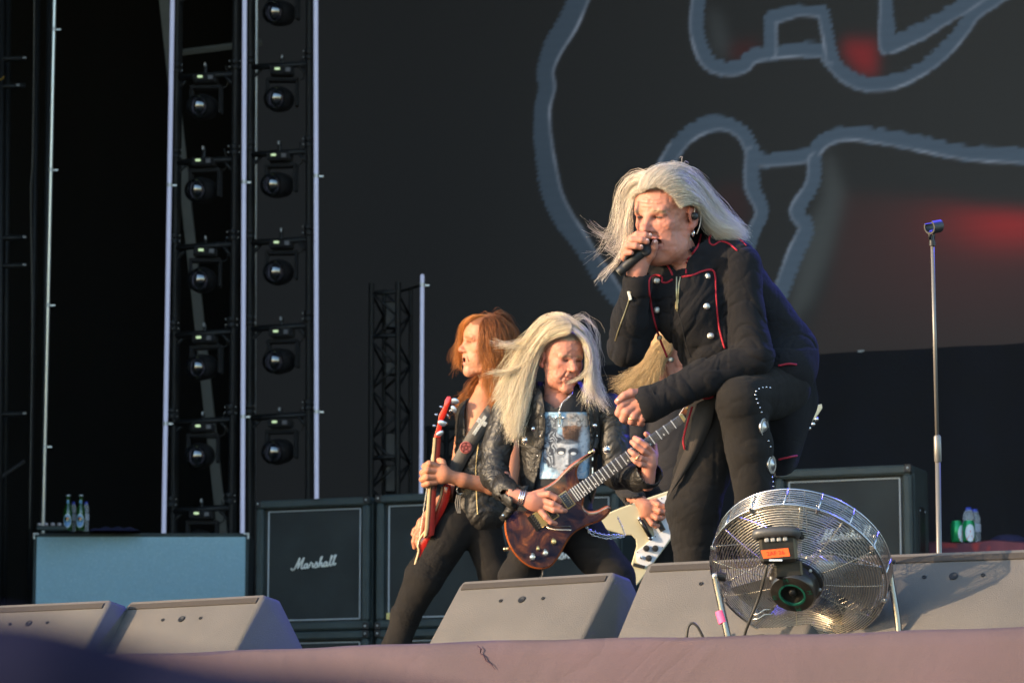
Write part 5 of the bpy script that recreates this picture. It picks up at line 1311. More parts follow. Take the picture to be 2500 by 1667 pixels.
hair('stray_hair', singer, sm, [dict(g=[[(1600, 440, 110), (1560, 425, 80), (1525, 450, 60), (1505, 510, 50), (1490, 560, 46), (1450, 560, 44)], [(1600, 440, 90), (1555, 420, 50), (1515, 460, 40), (1496, 540, 40), (1470, 610, 44), (1440, 640, 44)]], n=34, r=.5, jit=7, wave=9, freq=9, fly=7, col=HC), dict(g=[[(1610, 425, 80), (1650, 398, 40), (1710, 430, 0), (1760, 495, -20), (1815, 545, -30)], [(1620, 430, 100), (1670, 408, 60), (1725, 460, 10), (1765, 525, 0), (1835, 570, -10)]], n=46, r=.5, jit=6, wave=7, freq=9, fly=7, col=HC)], Mh1, 12, px=SPX)
brows('eyebrows', singer, sm, T, 215, (.30, .23, .16), Mh1, px=SPX)
for a, b_ in ((( .055, .33, .10), (.205, .265, .095)), ((-.055, .33, .10), (-.205, .265, .095))):
    pass
# microphone
mic = empty('microphone', tuple(sm(np.array([1509., 666., 122.]))), 0, "black handheld microphone held to the singer's mouth", 'microphone')
ax = np.array([94., -84., -4.]); L = np.linalg.norm(ax); ax /= L; m0 = np.array([1510., 666., 121.])
B().lathe([(9.5, 0), (11.5, 3), (11.8, 14), (11, 17), (12.2, 20), (13.2, 60), (13.6, 70), (13, 74)], m0, ax, 24).obj('handle', M_blackpl, mic, sm, smooth=True, sharp=40)
B().lathe([(14, 74), (15, 77), (18, 85), (18, 92), (14, 99), (7, 103), (1, 104)], m0, ax, 24).obj('grille', mat('mic_grille', (.05, .055, .065), .4, .7, bump=(2500, .8)), mic, sm, smooth=True)
B().lathe([(9.4, -1.5), (9.6, .3)], m0, ax, 20).obj('end_cap', mat('olive_cap', (.09, .085, .06), .5), mic, sm)
# ================================================================== guitarist in the leather jacket
GD = 11.38; gm_ = PM(GD); GPX = GD / FPX; FLG = vfl(GD, 1380)
git = empty('person', tuple(W(1370, GD, STAGE)), 0, 'long blond haired person in black leather jacket and printed shirt, playing a dark guitar', 'person')
SK2 = (.40, .17, .118)
Vh, Qh, Ch, T2, A2, fh2 = head((1372, 877, 12), 152, -30, 8, -3, 1.5, SK2, hairc=(.45, .38, .27), brow=(.26, .15, .09), mouth='closed', old=1.8, nose=1.05, neck_to=(1358, 990, -10),
                               eyes=.011, lips=(.36, .14, .11), hairline=.34, jaw=.98)
f = Field((1240, 1170, 60), (1410, 1310, 170), 1.6)                       # picking hand
f.ell((1305, 1225, 128), (30, 23, 15), 8, R=np.array([[.96, .25, 0], [-.25, .96, 0], [0, 0, 1.]])); f.cone((1300, 1222, 126), (1250, 1208, 112), 17, 20, 8)
fingers(f, [[(1318, 1208, 130, 9.5), (1340, 1206, 140, 8.5), (1358, 1215, 138, 7.8), (1366, 1224, 128, 6.8)],
            [(1328, 1222, 130, 9.5), (1350, 1230, 142, 8.5), (1366, 1238, 138, 7.6), (1372, 1243, 128, 6.6)],
            [(1328, 1234, 129, 9.2), (1352, 1245, 140, 8.2), (1372, 1246, 136, 7.2), (1381, 1246, 128, 6.4)],
            [(1318, 1243, 128, 9), (1333, 1262, 136, 8), (1345, 1274, 134, 7.2), (1356, 1277, 126, 6.2)],
            [(1304, 1206, 124, 9.5), (1326, 1200, 122, 8.5), (1346, 1208, 120, 7.4), (1362, 1224, 120, 6.4)]], 3.5)
h1 = skin_mesh(f, SK2, 5)
f = Field((1510, 1040, 80), (1640, 1210, 210), 1.6)                       # fretting hand
f.ell((1586, 1122, 142), (20, 27, 16), 8); f.cone((1585, 1135, 140), (1580, 1180, 124), 17, 19, 8)
fingers(f, [[(1592, 1104, 146, 9), (1578, 1088, 162, 8.4), (1562, 1076, 164, 7.8), (1550, 1069, 156, 6.8)],
            [(1586, 1112, 147, 9), (1570, 1100, 164, 8.4), (1553, 1087, 166, 7.8), (1543, 1079, 158, 6.8)],
            [(1580, 1124, 147, 9), (1564, 1118, 164, 8.4), (1548, 1108, 166, 7.6), (1538, 1100, 158, 6.6)],
            [(1578, 1136, 145, 8.4), (1564, 1133, 160, 7.6), (1552, 1126, 162, 6.8), (1544, 1119, 156, 6)],
            [(1600, 1112, 136, 9), (1596, 1085, 124, 8.5), (1585, 1066, 122, 7.5), (1577, 1059, 128, 6.5)]], 3.5)
h2 = skin_mesh(f, SK2, 6)
f = Field((1180, 930, -90), (1640, FLG + 6, 130), 8)
for ch, rs in (([(1365, 985, -10), (1365, 1120, -8), (1368, 1280, -10)], [42, 40, 40]), ([(1250, 1005, -15), (1212, 1150, 18), (1262, 1212, 116)], [26, 24, 17]),
               ([(1480, 1005, -22), (1500, 1150, 20), (1580, 1168, 126)], [24, 22, 16]), ([(1335, 1290, -10), (1262, 1420, 10), (1246, FLG - 30, 0)], [36, 28, 22]),
               ([(1400, 1290, -10), (1500, 1420, 10), (1548, FLG - 30, 0)], [36, 30, 22])): f.chain(ch, rs, 16)
Vb, Qb = f.net()
V, Q, C = join([(Vh, Qh, Ch), h1, h2, (Vb, Qb, np.tile(np.array(SK2), (len(Vb), 1)))])
mesh_obj('body', V, Q, M_skin, git, gm_, smooth=True, col=C)
b = B(); b.tube([np.array([1556, 1116, 164]) + 9.6 * np.array([math.cos(a) * .6, -math.cos(a) * .8, math.sin(a)]) for a in np.linspace(0, 6.28, 16)[:-1]], 1.4, 6, closed=True); b.obj('finger_ring', M_gold, git, gm_, smooth=True)
for k in range(3):
    b = B(); b.tube([np.array([1268 + 5 * k, 1214 + 1 * k, 118 + 2 * k]) + 20 * np.array([math.cos(a) * .25, -math.cos(a), math.sin(a)]) for a in np.linspace(0, 6.28, 26)[:-1]], 1.6, 6, closed=True); b.obj('bracelet', M_silver, git, gm_, smooth=True)
# shirt
f = Field((1255, 940, -90), (1500, 1310, 110), 3)
f.cone((1366, 1010, -8), (1366, 1250, -8), 84, 80, 16, zs=.74); f.cone((1290, 990, -15), (1450, 990, -15), 34, 34, 20); f.cone((1355, 965, -14), (1360, 1000, -10), 42, 60, 14)
f.cone((1354, 920, -4), (1357, 968, 18), 38, 35, 3, sub=True); f.cone((1357, 968, 20), (1358, 985, 40), 30, 14, 3, sub=True)
f.displace(f.lo, f.lo + f.h * f.n, folds((.3, .9, 0), 40, 90, 2.4, 3)); fs = f
sh = cloth_obj('shirt', f, mat('black_jersey', (.016, .017, .020), .9, sheen=.05, bump=(800, .25)), git, gm_)
# printed picture on the shirt: sky, brown rock and a grey stone face with pale eyes (a generic stand-in)
nu, nv = 108, 160; US, VS = np.meshgrid(np.linspace(1318, 1448, nu), np.linspace(1006, 1168, nv))
ZS = np.zeros_like(US)
for i in range(nv):
    for j in range(nu): z = fs.zfront(US[i, j], VS[i, j]); ZS[i, j] = z if z is not None else 40
for _ in range(3): ZS[1:-1, 1:-1] = (ZS[1:-1, 1:-1] * 2 + ZS[:-2, 1:-1] + ZS[2:, 1:-1] + ZS[1:-1, :-2] + ZS[1:-1, 2:]) / 6
n1 = vnoise(np.stack([US / 9, VS / 9, 0 * US], -1), 2); n2 = vnoise(np.stack([US / 4, VS / 4, 0 * US], -1), 8); n3 = vnoise(np.stack([US / 22, VS / 14, 0 * US], -1), 12)
im = np.ones((*US.shape, 3)) * srgb(150, 186, 212)
def L_(im, m, c): return im * (1 - m[..., None]) + np.array(c) * m[..., None]
def el(cu, cv_, ru, rv, s=.25, n=0): return 1 - ssm(1 - s, 1 + s, np.sqrt(((US - cu) / ru) ** 2 + ((VS - cv_) / rv) ** 2) + n)
curl = np.sin(US * .55 - VS * .25 + 5 * n1 + 3 * n3) * .5 + .5
im = L_(im, el(1404, 1036, 34, 28, .12, .16 * n1), srgb(206, 192, 178)); im = L_(im, el(1402, 1058, 30, 22, .15, .25 * n1), srgb(150, 112, 88)); im = L_(im, el(1398, 1064, 24, 14, .3, .5 * n2) * .85, srgb(72, 54, 44)); im = L_(im, (n2 > .25) * el(1404, 1046, 32, 32, .1) * .5, srgb(96, 74, 60))
im = L_(im, el(1346, 1042, 20, 26, .15, .25 * n1), srgb(84, 92, 102)); im = L_(im, (n2 > .1) * el(1346, 1042, 18, 24, .1) * .7, srgb(150, 160, 170))
im = L_(im, el(1430, 1084, 16, 40, .3, .2 * n1), srgb(196, 202, 208))
im = L_(im, el(1352, 1098, 30, 46, .12, .2 * n1), srgb(56, 64, 76)); im = L_(im, el(1352, 1098, 28, 44, .1) * ssm(.45, .75, curl), srgb(150, 160, 172))
im = L_(im, el(1386, 1120, 31, 46, .08), srgb(188, 194, 200)); im = L_(im, el(1408, 1124, 14, 42, .3) * .75, srgb(92, 100, 112)); im = L_(im, el(1362, 1128, 10, 30, .4) * .5, srgb(120, 128, 138))
im = L_(im, el(1384, 1086, 28, 10, .3, .2 * n1), srgb(202, 206, 210)); im = L_(im, el(1384, 1078, 30, 6, .3, .3 * n1) * .7, srgb(60, 66, 76))
for cu_, cv_ in ((1370, 1104), (1400, 1106)):
    im = L_(im, el(cu_, cv_ - 4, 13, 9, .2), srgb(70, 76, 86)); im = L_(im, el(cu_, cv_ + 1, 9, 5, .2), srgb(34, 38, 44)); im = L_(im, el(cu_, cv_ + 1, 7, 3.8, .2), srgb(232, 234, 232)); im = L_(im, el(cu_, cv_ + 10, 10, 3, .5) * .5, srgb(120, 126, 134))
im = L_(im, el(1384, 1118, 3.5, 20, .5) * .8, srgb(222, 226, 228)); im = L_(im, el(1391, 1122, 4, 18, .4) * .8, srgb(66, 72, 82)); im = L_(im, el(1386, 1137, 7, 3, .3) * .8, srgb(56, 60, 68))
im = L_(im, el(1386, 1148, 12, 3, .3), srgb(40, 40, 46)); im = L_(im, el(1386, 1153, 9, 3, .4) * .7, srgb(170, 150, 150)); im = L_(im, el(1384, 1164, 14, 5, .5) * .6, srgb(96, 102, 112))
im = L_(im, ssm(.5, .75, n2) * .35, srgb(60, 66, 74)); im = L_(im, (ssm(1136, 1164, VS + 14 * n1) * (np.abs(US - 1384) > 20)) * .7 * ssm(-.3, .2, n2), srgb(206, 214, 220))
ii = np.arange(nu * nv).reshape(nv, nu); QQ = np.stack([ii[:-1, :-1], ii[:-1, 1:], ii[1:, 1:], ii[1:, :-1]], -1).reshape(-1, 4)
mesh_obj('shirt_print', np.stack([US, VS, ZS + 1.6], -1).reshape(-1, 3), QQ, mat('print_ink', (.5, .5, .5), .8, vcol=True), sh, gm_, smooth=True, col=np.clip(im * .80, 0, 1).reshape(-1, 3))
# necklaces
def ring_chain(name, pts, r, m, par, fmap, every=4.2):
    p = catmull(pts, 200); L = np.concatenate([[0], np.cumsum(np.linalg.norm(np.diff(p, axis=0), axis=1))]); n = int(L[-1] / every); b = B()
    for k in range(n):
        i = np.searchsorted(L, k * every); q = p[min(i, 199)]; t = p[min(i + 1, 199)] - p[max(i - 1, 0)]; t = t / (np.linalg.norm(t) + 1e-9)
        a = np.cross(t, [0, 0, 1.]) if k % 2 else np.array([0, 0, 1.]); a /= np.linalg.norm(a) + 1e-9
        b.tube([q + every * .62 * math.cos(x) * t + every * .38 * math.sin(x) * a for x in np.linspace(0, 6.28, 9)[:-1]], r, 4, closed=True)
    return b.obj(name, m, par, fmap, smooth=True)
zc = [fs.zfront(u, v) or 40 for u, v in ((1330, 960), (1345, 985), (1368, 1004), (1366, 1012))]
ring_chain('necklace', [(1327, 940, 20), (1331, 956, zc[0] + 6), (1346, 982, zc[1] + 4), (1364, 1003, zc[2] + 4), (1372, 985, zc[2] + 6), (1392, 966, 44), (1402, 952, 26)], .8, M_silver, git, gm_)
zz = fs.zfront(1367, 1022) or 50
b = B(); b.box((1367, 1024, zz + 5), (2.2, 15, 1.4), None, .5); b.box((1367, 1019, zz + 5), (8, 2.2, 1.3), None, .5)
for q in ((1367, 1008), (1358.5, 1019), (1375.5, 1019), (1367, 1039)): b.lathe([(3, -1), (3, 1), (1, 2)], (*q, zz + 5), (0, 0, 1), 8)
b.obj('cross_pendant', M_silver, git, gm_)
# leather jacket
f = Field((1165, 930, -110), (1650, 1275, 170), 2.8)
f.cone((1364, 1015, -10), (1362, 1190, -8), 100, 94, 16, zs=.76); f.cone((1250, 1003, -18), (1486, 1000, -22), 38, 42, 24); f.cone((1352, 962, -34), (1360, 1000, -24), 54, 66, 16)
f.chain([(1240, 1010, -14), (1214, 1090, 0), (1208, 1158, 22)], [42, 37, 36], 12); f.chain([(1208, 1162, 22), (1232, 1194, 76), (1252, 1208, 100)], [36, 31, 30], 10)
f.chain([(1492, 1006, -22), (1502, 1090, -6), (1506, 1156, 14)], [42, 38, 36], 12); f.chain([(1506, 1160, 14), (1552, 1166, 86), (1580, 1164, 118)], [36, 33, 30], 10)
f.cone((1560, 1168, 98), (1582, 1160, 128), 32, 36, 6); f.cone((1244, 1206, 92), (1262, 1218, 108), 30, 33, 6)
f.cone((1586, 1150, 142), (1562, 1168, 104), 31, 24, 1, sub=True); f.cone((1276, 1222, 122), (1244, 1206, 96), 28, 22, 1, sub=True)
f.chain([(1354, 900, 0), (1356, 965, 10), (1360, 1000, 40)], [44, 44, 34], 3, sub=True)
def opening(p):
    u, v, z = p[..., 0], p[..., 1], p[..., 2]
    uL = np.interp(v, [930, 960, 1040, 1130, 1200, 1280], [1322, 1326, 1334, 1322, 1302, 1290]); uR = np.interp(v, [930, 960, 1000, 1060, 1150, 1280], [1405, 1418, 1430, 1441, 1438, 1440])
    return np.maximum(np.maximum(uL - u, u - uR), 12 - z)
f.custom((1270, 930, 0), (1470, 1280, 130), opening, 2, sub=True)
f.displace((1165, 940, -110), (1265, 1275, 170), folds((.3, .9, .3), 34, 50, 4, 21)); f.displace((1265, 940, -110), (1470, 1275, 170), folds((.5, .8, 0), 34, 80, 3.0, 22)); f.displace((1470, 940, -110), (1650, 1275, 170), folds((.3, .9, .2), 34, 50, 3.5, 23))
fl = f; jk = cloth_obj('leather_jacket', f, M_leather, git, gm_)
B().patch(np.array([[(1258, 1196, 112), (1278, 1186, 120), (1292, 1184, 122)], [(1246, 1218, 116), (1262, 1212, 126), (1278, 1214, 128)], [(1232, 1244, 112), (1246, 1244, 122), (1260, 1240, 124)], [(1218, 1264, 104), (1226, 1272, 112), (1238, 1268, 114)]]), (0, 0, -5)).obj('open_cuff', M_leather, jk, gm_, smooth=True)
b = B(); b.lathe([(3.2, 0), (3, 1.5), (.5, 2.2)], (1228, 1258, 114), (0, 0, 1), 10); b.obj('cuff_snap', M_silver, jk, gm_)
B().tube(on_surf(fl, [(1258, 1010), (1268, 1030), (1282, 1042), (1296, 1030), (1314, 1012)], .6), 1.4, 5).obj('pocket_flap_seam', M_vest, jk, gm_)
B().tube(on_surf(fl, [(1256, 1030), (1262, 1078), (1290, 1092), (1312, 1082), (1314, 1020)], .4), 1.2, 5).obj('pocket_seam', M_vest, jk, gm_)
B().tube(on_surf(fl, [(1322, 962), (1328, 1000), (1329, 1060), (1318, 1130)], .3), 1.8, 6).obj('front_edge', M_vest, jk, gm_)
for (u, v, r, h) in ((1268, 1056, 4.6, .6), (1302, 1047, 6, .5), (1284, 1075, 9, .55), (1452, 1039, 6, .5), (1456, 1065, 7, .5), (1482, 1098, 9, .6), (1322, 1015, 1.8, .8), (1319, 1063, 1.8, .8), (1312, 1112, 1.8, .8)):
    o = stud('concho' if r > 4 else 'snap', fl, u, v, r, M_silver, jk, gm_, h, n=12)
    if r > 6:
        b = B(); z = (fl.zfront(u, v) or 0)
        for k in range(12): a = 2 * math.pi * k / 12; b.lathe([(1.8, 0), (1.6, 1.2), (.4, 2)], (u + r * math.cos(a), v + r * math.sin(a), z + .5), (0, 0, 1), 6)
        b.obj('beading', M_silver, o, gm_)
# trousers and shoes
f = Field((1180, 1230, -90), (1620, FLG + 2, 100), 4)
f.ell((1368, 1275, -10), (84, 62, 56), 14); f.chain([(1330, 1290, -10), (1262, 1410, 14), (1250, 1540, 6), (1246, FLG - 26, 0)], [60, 44, 38, 30], 14)
f.chain([(1408, 1290, -6), (1500, 1410, 14), (1530, 1540, 6), (1550, FLG - 26, 0)], [62, 50, 40, 32], 14)
f.chain([(1246, FLG - 26, 0), (1240, FLG - 14, 50)], [26, 14], 8); f.chain([(1550, FLG - 26, 0), (1560, FLG - 14, 50)], [28, 14], 8)
f.displace(f.lo, f.lo + f.h * f.n, folds((.3, .9, 0), 36, 80, 2.4, 31)); fgt = f
gt = cloth_obj('trousers', f, M_denim, git, gm_)
zq = lambda u, v: (fgt.zfront(u, v) or 30) + 3
for k, dv in enumerate((0, 8)):
    ring_chain('belt_chain', [(1428 + 2 * k, 1282, zq(1430, 1285)), (1444, 1296 + dv, zq(1444, 1298)), (1478, 1306 + dv, zq(1478, 1308)), (1510, 1306 + dv * .6, zq(1505, 1308)), (1530, 1312, zq(1520, 1312))], 1.3, M_silver, gt, gm_, 6)
ring_chain('belt_chain', [(1508, 1262, zq(1500, 1270)), (1518, 1284, zq(1508, 1285)), (1528, 1312, zq(1515, 1310))], .8, M_silver, gt, gm_, 3.6)
# hair
HC, HT = (.76, .64, .45), (.82, .72, .55)
Mh2 = hair_material('blond_hair', HC)
hair('hair', git, gm_, [
 dict(g=[[(1382, 776, 24), (1356, 779, 44), (1325, 797, 36), (1290, 828, 24), (1256, 880, 18), (1226, 935, 20), (1204, 968, 22)],
         [(1390, 788, 54), (1352, 795, 64), (1316, 828, 54), (1286, 880, 44), (1262, 940, 40), (1242, 1000, 42), (1232, 1040, 46)],
         [(1394, 802, 70), (1348, 814, 70), (1316, 844, 52), (1292, 900, 40), (1276, 960, 46), (1262, 1020, 56), (1250, 1078, 60)],
         [(1388, 814, 80), (1346, 826, 66), (1318, 850, 40), (1300, 900, 30), (1290, 950, 40), (1274, 1000, 52), (1258, 1052, 58)]], n=2900, r=.56, jit=3.6, lock=1.2, wave=8, freq=10, fly=6, col=HC, tip=HT, cut=.3),
 dict(g=[[(1396, 792, 40), (1372, 772, 20), (1330, 786, 0), (1292, 830, -20), (1268, 900, -24), (1250, 980, -10)], [(1400, 790, 10), (1370, 772, -20), (1330, 800, -44), (1300, 860, -44), (1280, 940, -30)]], n=500, r=.8, jit=6, wave=4, freq=8, fly=7, col=HC),
 dict(g=[[(1350, 800, 44), (1300, 815, 36), (1262, 834, 34), (1226, 840, 36), (1192, 834, 36)], [(1330, 840, 44), (1290, 850, 40), (1256, 848, 40), (1222, 850, 40)]], n=60, r=.8, jit=4, wave=4, freq=9, fly=6, col=HC),
 dict(g=[[(1312, 866, 46), (1272, 892, 46), (1232, 904, 48), (1196, 902, 50), (1164, 912, 50)], [(1300, 880, 46), (1262, 900, 46), (1230, 915, 48), (1200, 912, 50)]], n=34, r=.8, jit=3, wave=4, freq=9, fly=5, col=HC),
 dict(g=[[(1396, 790, 56), (1425, 806, 54), (1441, 850, 44), (1444, 890, 40), (1441, 930, 42), (1452, 962, 46), (1478, 1005, 46)],
         [(1388, 776, 24), (1430, 810, 28), (1450, 870, 18), (1455, 920, 14), (1466, 952, 20), (1484, 988, 26)],
         [(1402, 808, 76), (1427, 836, 64), (1436, 880, 56), (1432, 920, 56), (1424, 955, 60), (1410, 990, 66)]], n=480, r=.55, jit=4, lock=1.2, wave=5, freq=10, fly=10, col=HC, tip=HT, cut=.35),
 dict(g=[[(1424, 846, 80), (1438, 885, 84), (1426, 914, 92), (1406, 929, 96), (1384, 936, 98)]], n=34, r=.8, jit=2.5, wave=2, freq=6, fly=3, col=HC)],
 Mh2, 21, px=GPX)
hair('stray_hair', git, gm_, [dict(g=[[(1390, 785, 40), (1340, 768, 40), (1290, 805, 36), (1250, 860, 36), (1205, 900, 36)], [(1390, 790, 50), (1330, 785, 50), (1275, 850, 46), (1225, 930, 46), (1190, 1000, 46)]], n=60, r=.5, jit=7, wave=7, freq=10, fly=6, col=HC), dict(g=[[(1395, 785, 40), (1432, 775, 20), (1456, 820, 16), (1462, 890, 16), (1476, 960, 20)], [(1395, 785, 40), (1420, 764, 20), (1448, 786, 10), (1460, 840, 10)]], n=24, r=.5, jit=6, wave=7, freq=10, fly=6, col=HC)], Mh2, 22, px=GPX)

brows('eyebrows', git, gm_, T2, 152, (.26, .17, .10), Mh2, px=GPX)
# ------------------------------------------------------------------ the dark guitar
eg = empty('electric_guitar', tuple(gm_(np.array([1310., 1388., 90.]))), 0, 'dark burl top electric guitar with gold hardware across the leather jacket', 'guitar')
OUT = [(1444, 1103), (1424, 1113), (1396, 1131), (1376, 1150), (1359, 1168), (1343, 1180), (1328, 1188), (1306, 1196), (1280, 1206), (1256, 1226), (1240, 1248), (1231, 1277), (1235, 1311), (1250, 1345), (1274, 1372), (1301, 1387), (1328, 1389), (1349, 1380), (1369, 1352), (1386, 1321), (1403, 1301), (1430, 1285), (1464, 1273), (1485, 1256), (1492, 1240), (1482, 1233), (1457, 1245), (1436, 1246), (1424, 1234), (1426, 1216), (1420, 1190), (1411, 1168), (1409, 1150), (1416, 1131), (1434, 1117), (1450, 1106)]
def closed_smooth(o, n):
    o = np.array(o, float); m = len(o); t = np.arange(n) / n * m; i = t.astype(int); f = (t - i)[:, None]
    a, b, c, d = o[(i - 1) % m], o[i % m], o[(i + 1) % m], o[(i + 2) % m]
    return .5 * (2 * b + (c - a) * f + (2 * a - 5 * b + 4 * c - d) * f ** 2 + (3 * b - a - 3 * c + d) * f ** 3)
gz = lambda V: V + np.column_stack([0 * V[:, 0], 0 * V[:, 0], -.12 * (V[:, 1] - 1250) + .05 * (V[:, 0] - 1330)])     # the face tips up a little
def burl():
    m = mat('burl_top', (.02, .014, .014), .16, coat=1., coat_ior=2.3, spec=.8); nt = m.node_tree; L = nt.links.new
    tc = nt.nodes.new('ShaderNodeTexCoord'); n = nt.nodes.new('ShaderNodeTexNoise'); n.inputs['Scale'].default_value = 9; n.inputs['Detail'].default_value = 9; n.inputs['Distortion'].default_value = 2.2; n.inputs['Roughness'].default_value = .65
    r = nt.nodes.new('ShaderNodeValToRGB'); r.color_ramp.elements[0].position = .40; r.color_ramp.elements[0].color = (.012, .010, .013, 1); r.color_ramp.elements[1].position = .70; r.color_ramp.elements[1].color = (.24, .085, .03, 1)
    e = r.color_ramp.elements.new(.54); e.color = (.06, .024, .014, 1)
    L(tc.outputs['Object'], n.inputs['Vector']); L(n.outputs[0], r.inputs[0]); L(r.outputs[0], nt.nodes['Principled BSDF'].inputs['Base Color']); return m
OS = closed_smooth(OUT, 140)
B().prism(OS, 82, 112, 5, gz).obj('guitar_body', mat('amber_edge', (.22, .055, .012), .18, coat=1., var=(10, .4)), eg, gm_, smooth=True, sharp=50)
cen = OS.mean(0)
def inset(o, k):
    d1 = np.roll(o, -1, 0) - np.roll(o, 1, 0); nn = np.stack([-d1[:, 1], d1[:, 0]], 1); nn /= np.linalg.norm(nn, axis=1)[:, None] + 1e-9
    ar = np.sum(o[:, 0] * np.roll(o[:, 1], -1) - np.roll(o[:, 0], -1) * o[:, 1]); return o + nn * k * np.sign(ar)
B().prism(inset(OS, 4.5), 111, 114.5, 1.2, gz).obj('burl_top', burl(), eg, gm_, smooth=True, sharp=40)
def gpt(u, v, z): return gz(np.array([[u, v, z]], float))[0]
nd = np.array([1664., 1022.]) - np.array([1402., 1207.5]); NL = np.linalg.norm(nd); nd /= NL; npp = np.array([-nd[1], nd[0]])
def nk(t, w, z): q = np.array([1402., 1207.5]) + nd * t + npp * w; return gpt(q[0], q[1], z)
def half(t): return 17.5 + (11.2 - 17.5) * t / NL
b = B(); b.add([nk(-6, -half(0), 116), nk(NL, -half(NL), 116), nk(NL, half(NL), 116), nk(-6, half(0), 116), nk(-6, -half(0) - .5, 122), nk(NL, -half(NL), 122), nk(NL, half(NL), 122), nk(-6, half(0) + .5, 122)], [(0, 1, 2, 3), (4, 7, 6, 5), (0, 4, 5, 1), (1, 5, 6, 2), (2, 6, 7, 3), (3, 7, 4, 0)])
b.obj('fretboard', mat('ebony', (.028, .024, .022), .45, bump=(300, .2)), eg, gm_)
b = B(); b.tube([nk(t, 0, 108) for t in np.linspace(-4, NL, 6)], [13, 12.5, 12, 11.5, 11, 10.5], 10, flat=.8); b.obj('neck', mat('dark_maple', (.10, .045, .02), .35, coat=.5), eg, gm_, smooth=True)
SCL = NL * 1 / (1 - 2 ** (-24 / 12)) if False else NL / (1 - 2 ** (-24 / 12))
b = B(); fr_t = []
for k in range(1, 25):
    t = NL - SCL * (1 - 2 ** (-k / 12)); fr_t.append(t)
    if t > -4: b.tube([nk(t, -half(t), 122.6), nk(t, half(t), 122.6)], 1.2, 5)
b.obj('frets', mat('fret_wire', (.72, .72, .70), .5, .2), eg, gm_)
for k in (3, 5, 7, 9, 12, 15, 17, 19, 21):
    t = (fr_t[k - 1] + fr_t[k - 2]) / 2; b = B(); b.lathe([(2., 0), (1.8, .6)], nk(t, half(t) * .5, 122), (0, 0, 1), 10); b.obj('inlay', M_white, eg, gm_)
BR = np.array([1322., 1266.])
b = B()
for k in range(6):
    w = (k - 2.5) / 2.5; e = np.array([1402., 1207.5]) - nd * 88 + npp * w * 15; b.tube([gpt(e[0], e[1], 123), nk(NL + 4, w * 9, 125)], .42, 4)
b.obj('strings', M_silver, eg, gm_)
Rg = np.stack([np.array([nd[0], nd[1], 0]), np.array([npp[0], npp[1], 0]), np.array([0, 0, 1.])], 1)
def gb(name, t, w, z, hx, hy, hz, m, bev=1.): c = nk(t, w, z); b = B(); b.box(c, (hx, hy, hz), Rg, bev); return b.obj(name, m, eg, gm_)
gb('pickup_ring', -22, 0, 116, 12, 21, 2, M_gold); pk = gb('pickup', -22, 0, 118.5, 9, 18, 2, M_blackpl)
for k in range(6):
    for s_ in (-1, 1):
        c = nk(-22 + s_ * 4.5, (k - 2.5) * 5.6, 120); b = B(); b.lathe([(1.6, 0), (1.4, 1)], c, (0, 0, 1), 8); b.obj('pole_piece', M_gold, pk, gm_)
gb('pickup', -70, 0, 116, 8, 19, 2.4, M_blackpl); gb('pickup_ring', -70, 0, 115, 11, 22, 1.4, M_gold)
gb('bridge_plate', -98, 0, 117, 13, 21, 3, M_gold)
for k in range(6): gb('saddle', -96, (k - 2.5) * 6.4, 121, 10, 2.5, 2.2, M_gold, .6); gb('fine_tuner', -113, (k - 2.5) * 6.4, 120, 5, 2.3, 2.6, M_blackpl, .6)
gb('spring_cover', -118, 0, 115.5, 9, 21, 1.5, mat('black_chrome', (.05, .05, .05), .2, .8))
B().tube(catmull([nk(-100, 24, 120), nk(-95, 34, 126), nk(-80, 48, 130), nk(-56, 66, 128)], 14), [2.6] * 14, 8).obj('tremolo_arm', mat('rose_gold', (.85, .62, .42), .22, 1.), eg, gm_, smooth=True)
for (u, v, r, m) in ((1352, 1323, 6.8, M_gold), (1331.6, 1350.7, 7.5, M_silver), (1300, 1361, 7.5, M_silver), (1313, 1340, 4.5, M_gold)):
    b = B(); b.lathe([(r * 1.1, 0), (r, 2), (r * .95, 8), (r * .7, 10), (.3, 10.5)], gpt(u, v, 114), (.05, -.1, 1), 18); b.obj('knob', m, eg, gm_, smooth=True, sharp=40)
b = B(); b.lathe([(4, -10), (5.5, -3), (3, 0), (6, 3), (4, 6), (.5, 7)], gpt(1446, 1102, 100), (.85, -.5, 0), 12); b.obj('strap_button', M_gold, eg, gm_, smooth=True)
b = B(); b.lathe([(4, -8), (5.5, -2), (3, 0), (6, 3), (4, 6), (.5, 7)], gpt(1235, 1340, 98), (-1, .1, 0), 12); b.obj('strap_button', M_gold, eg, gm_, smooth=True)
hs = [nk(NL, -12, 116)[:2], nk(NL + 20, -20, 116)[:2], nk(NL + 90, -14, 116)[:2], nk(NL + 112, -4, 116)[:2], nk(NL + 96, 14, 116)[:2], nk(NL + 20, 17, 116)[:2], nk(NL, 12, 116)[:2]]
B().prism(hs, 116, 124, 1.5, gz).obj('headstock', MATS['burl_top'], eg, gm_)
gb('locking_nut', NL + 4, 0, 124, 4, 11, 3, M_gold)
for k in range(3): gb('nut_clamp', NL + 4, (k - 1) * 7.4, 128, 4.4, 3, 1.6, M_gold)
for k in range(6): c = nk(NL + 24 + 13 * k, -14 + 1.2 * k, 127); b = B(); b.lathe([(4, 0), (3.4, 4), (2, 6)], c, (0, 0, 1), 10); b.obj('tuning_post', M_gold, eg, gm_)
for k in range(6):
    c = nk(NL + 24 + 13 * k, -27 + 1.6 * k, 118); b = B(); b.box(c, (4, 6, 2.5), Rg, 1.); b.obj('tuner_key', mat('cream_key', (.7, .62, .42), .35), eg, gm_)
sp = on_surf(fl, [(1448, 1096), (1456, 1060), (1452, 1020), (1446, 985)], 4)
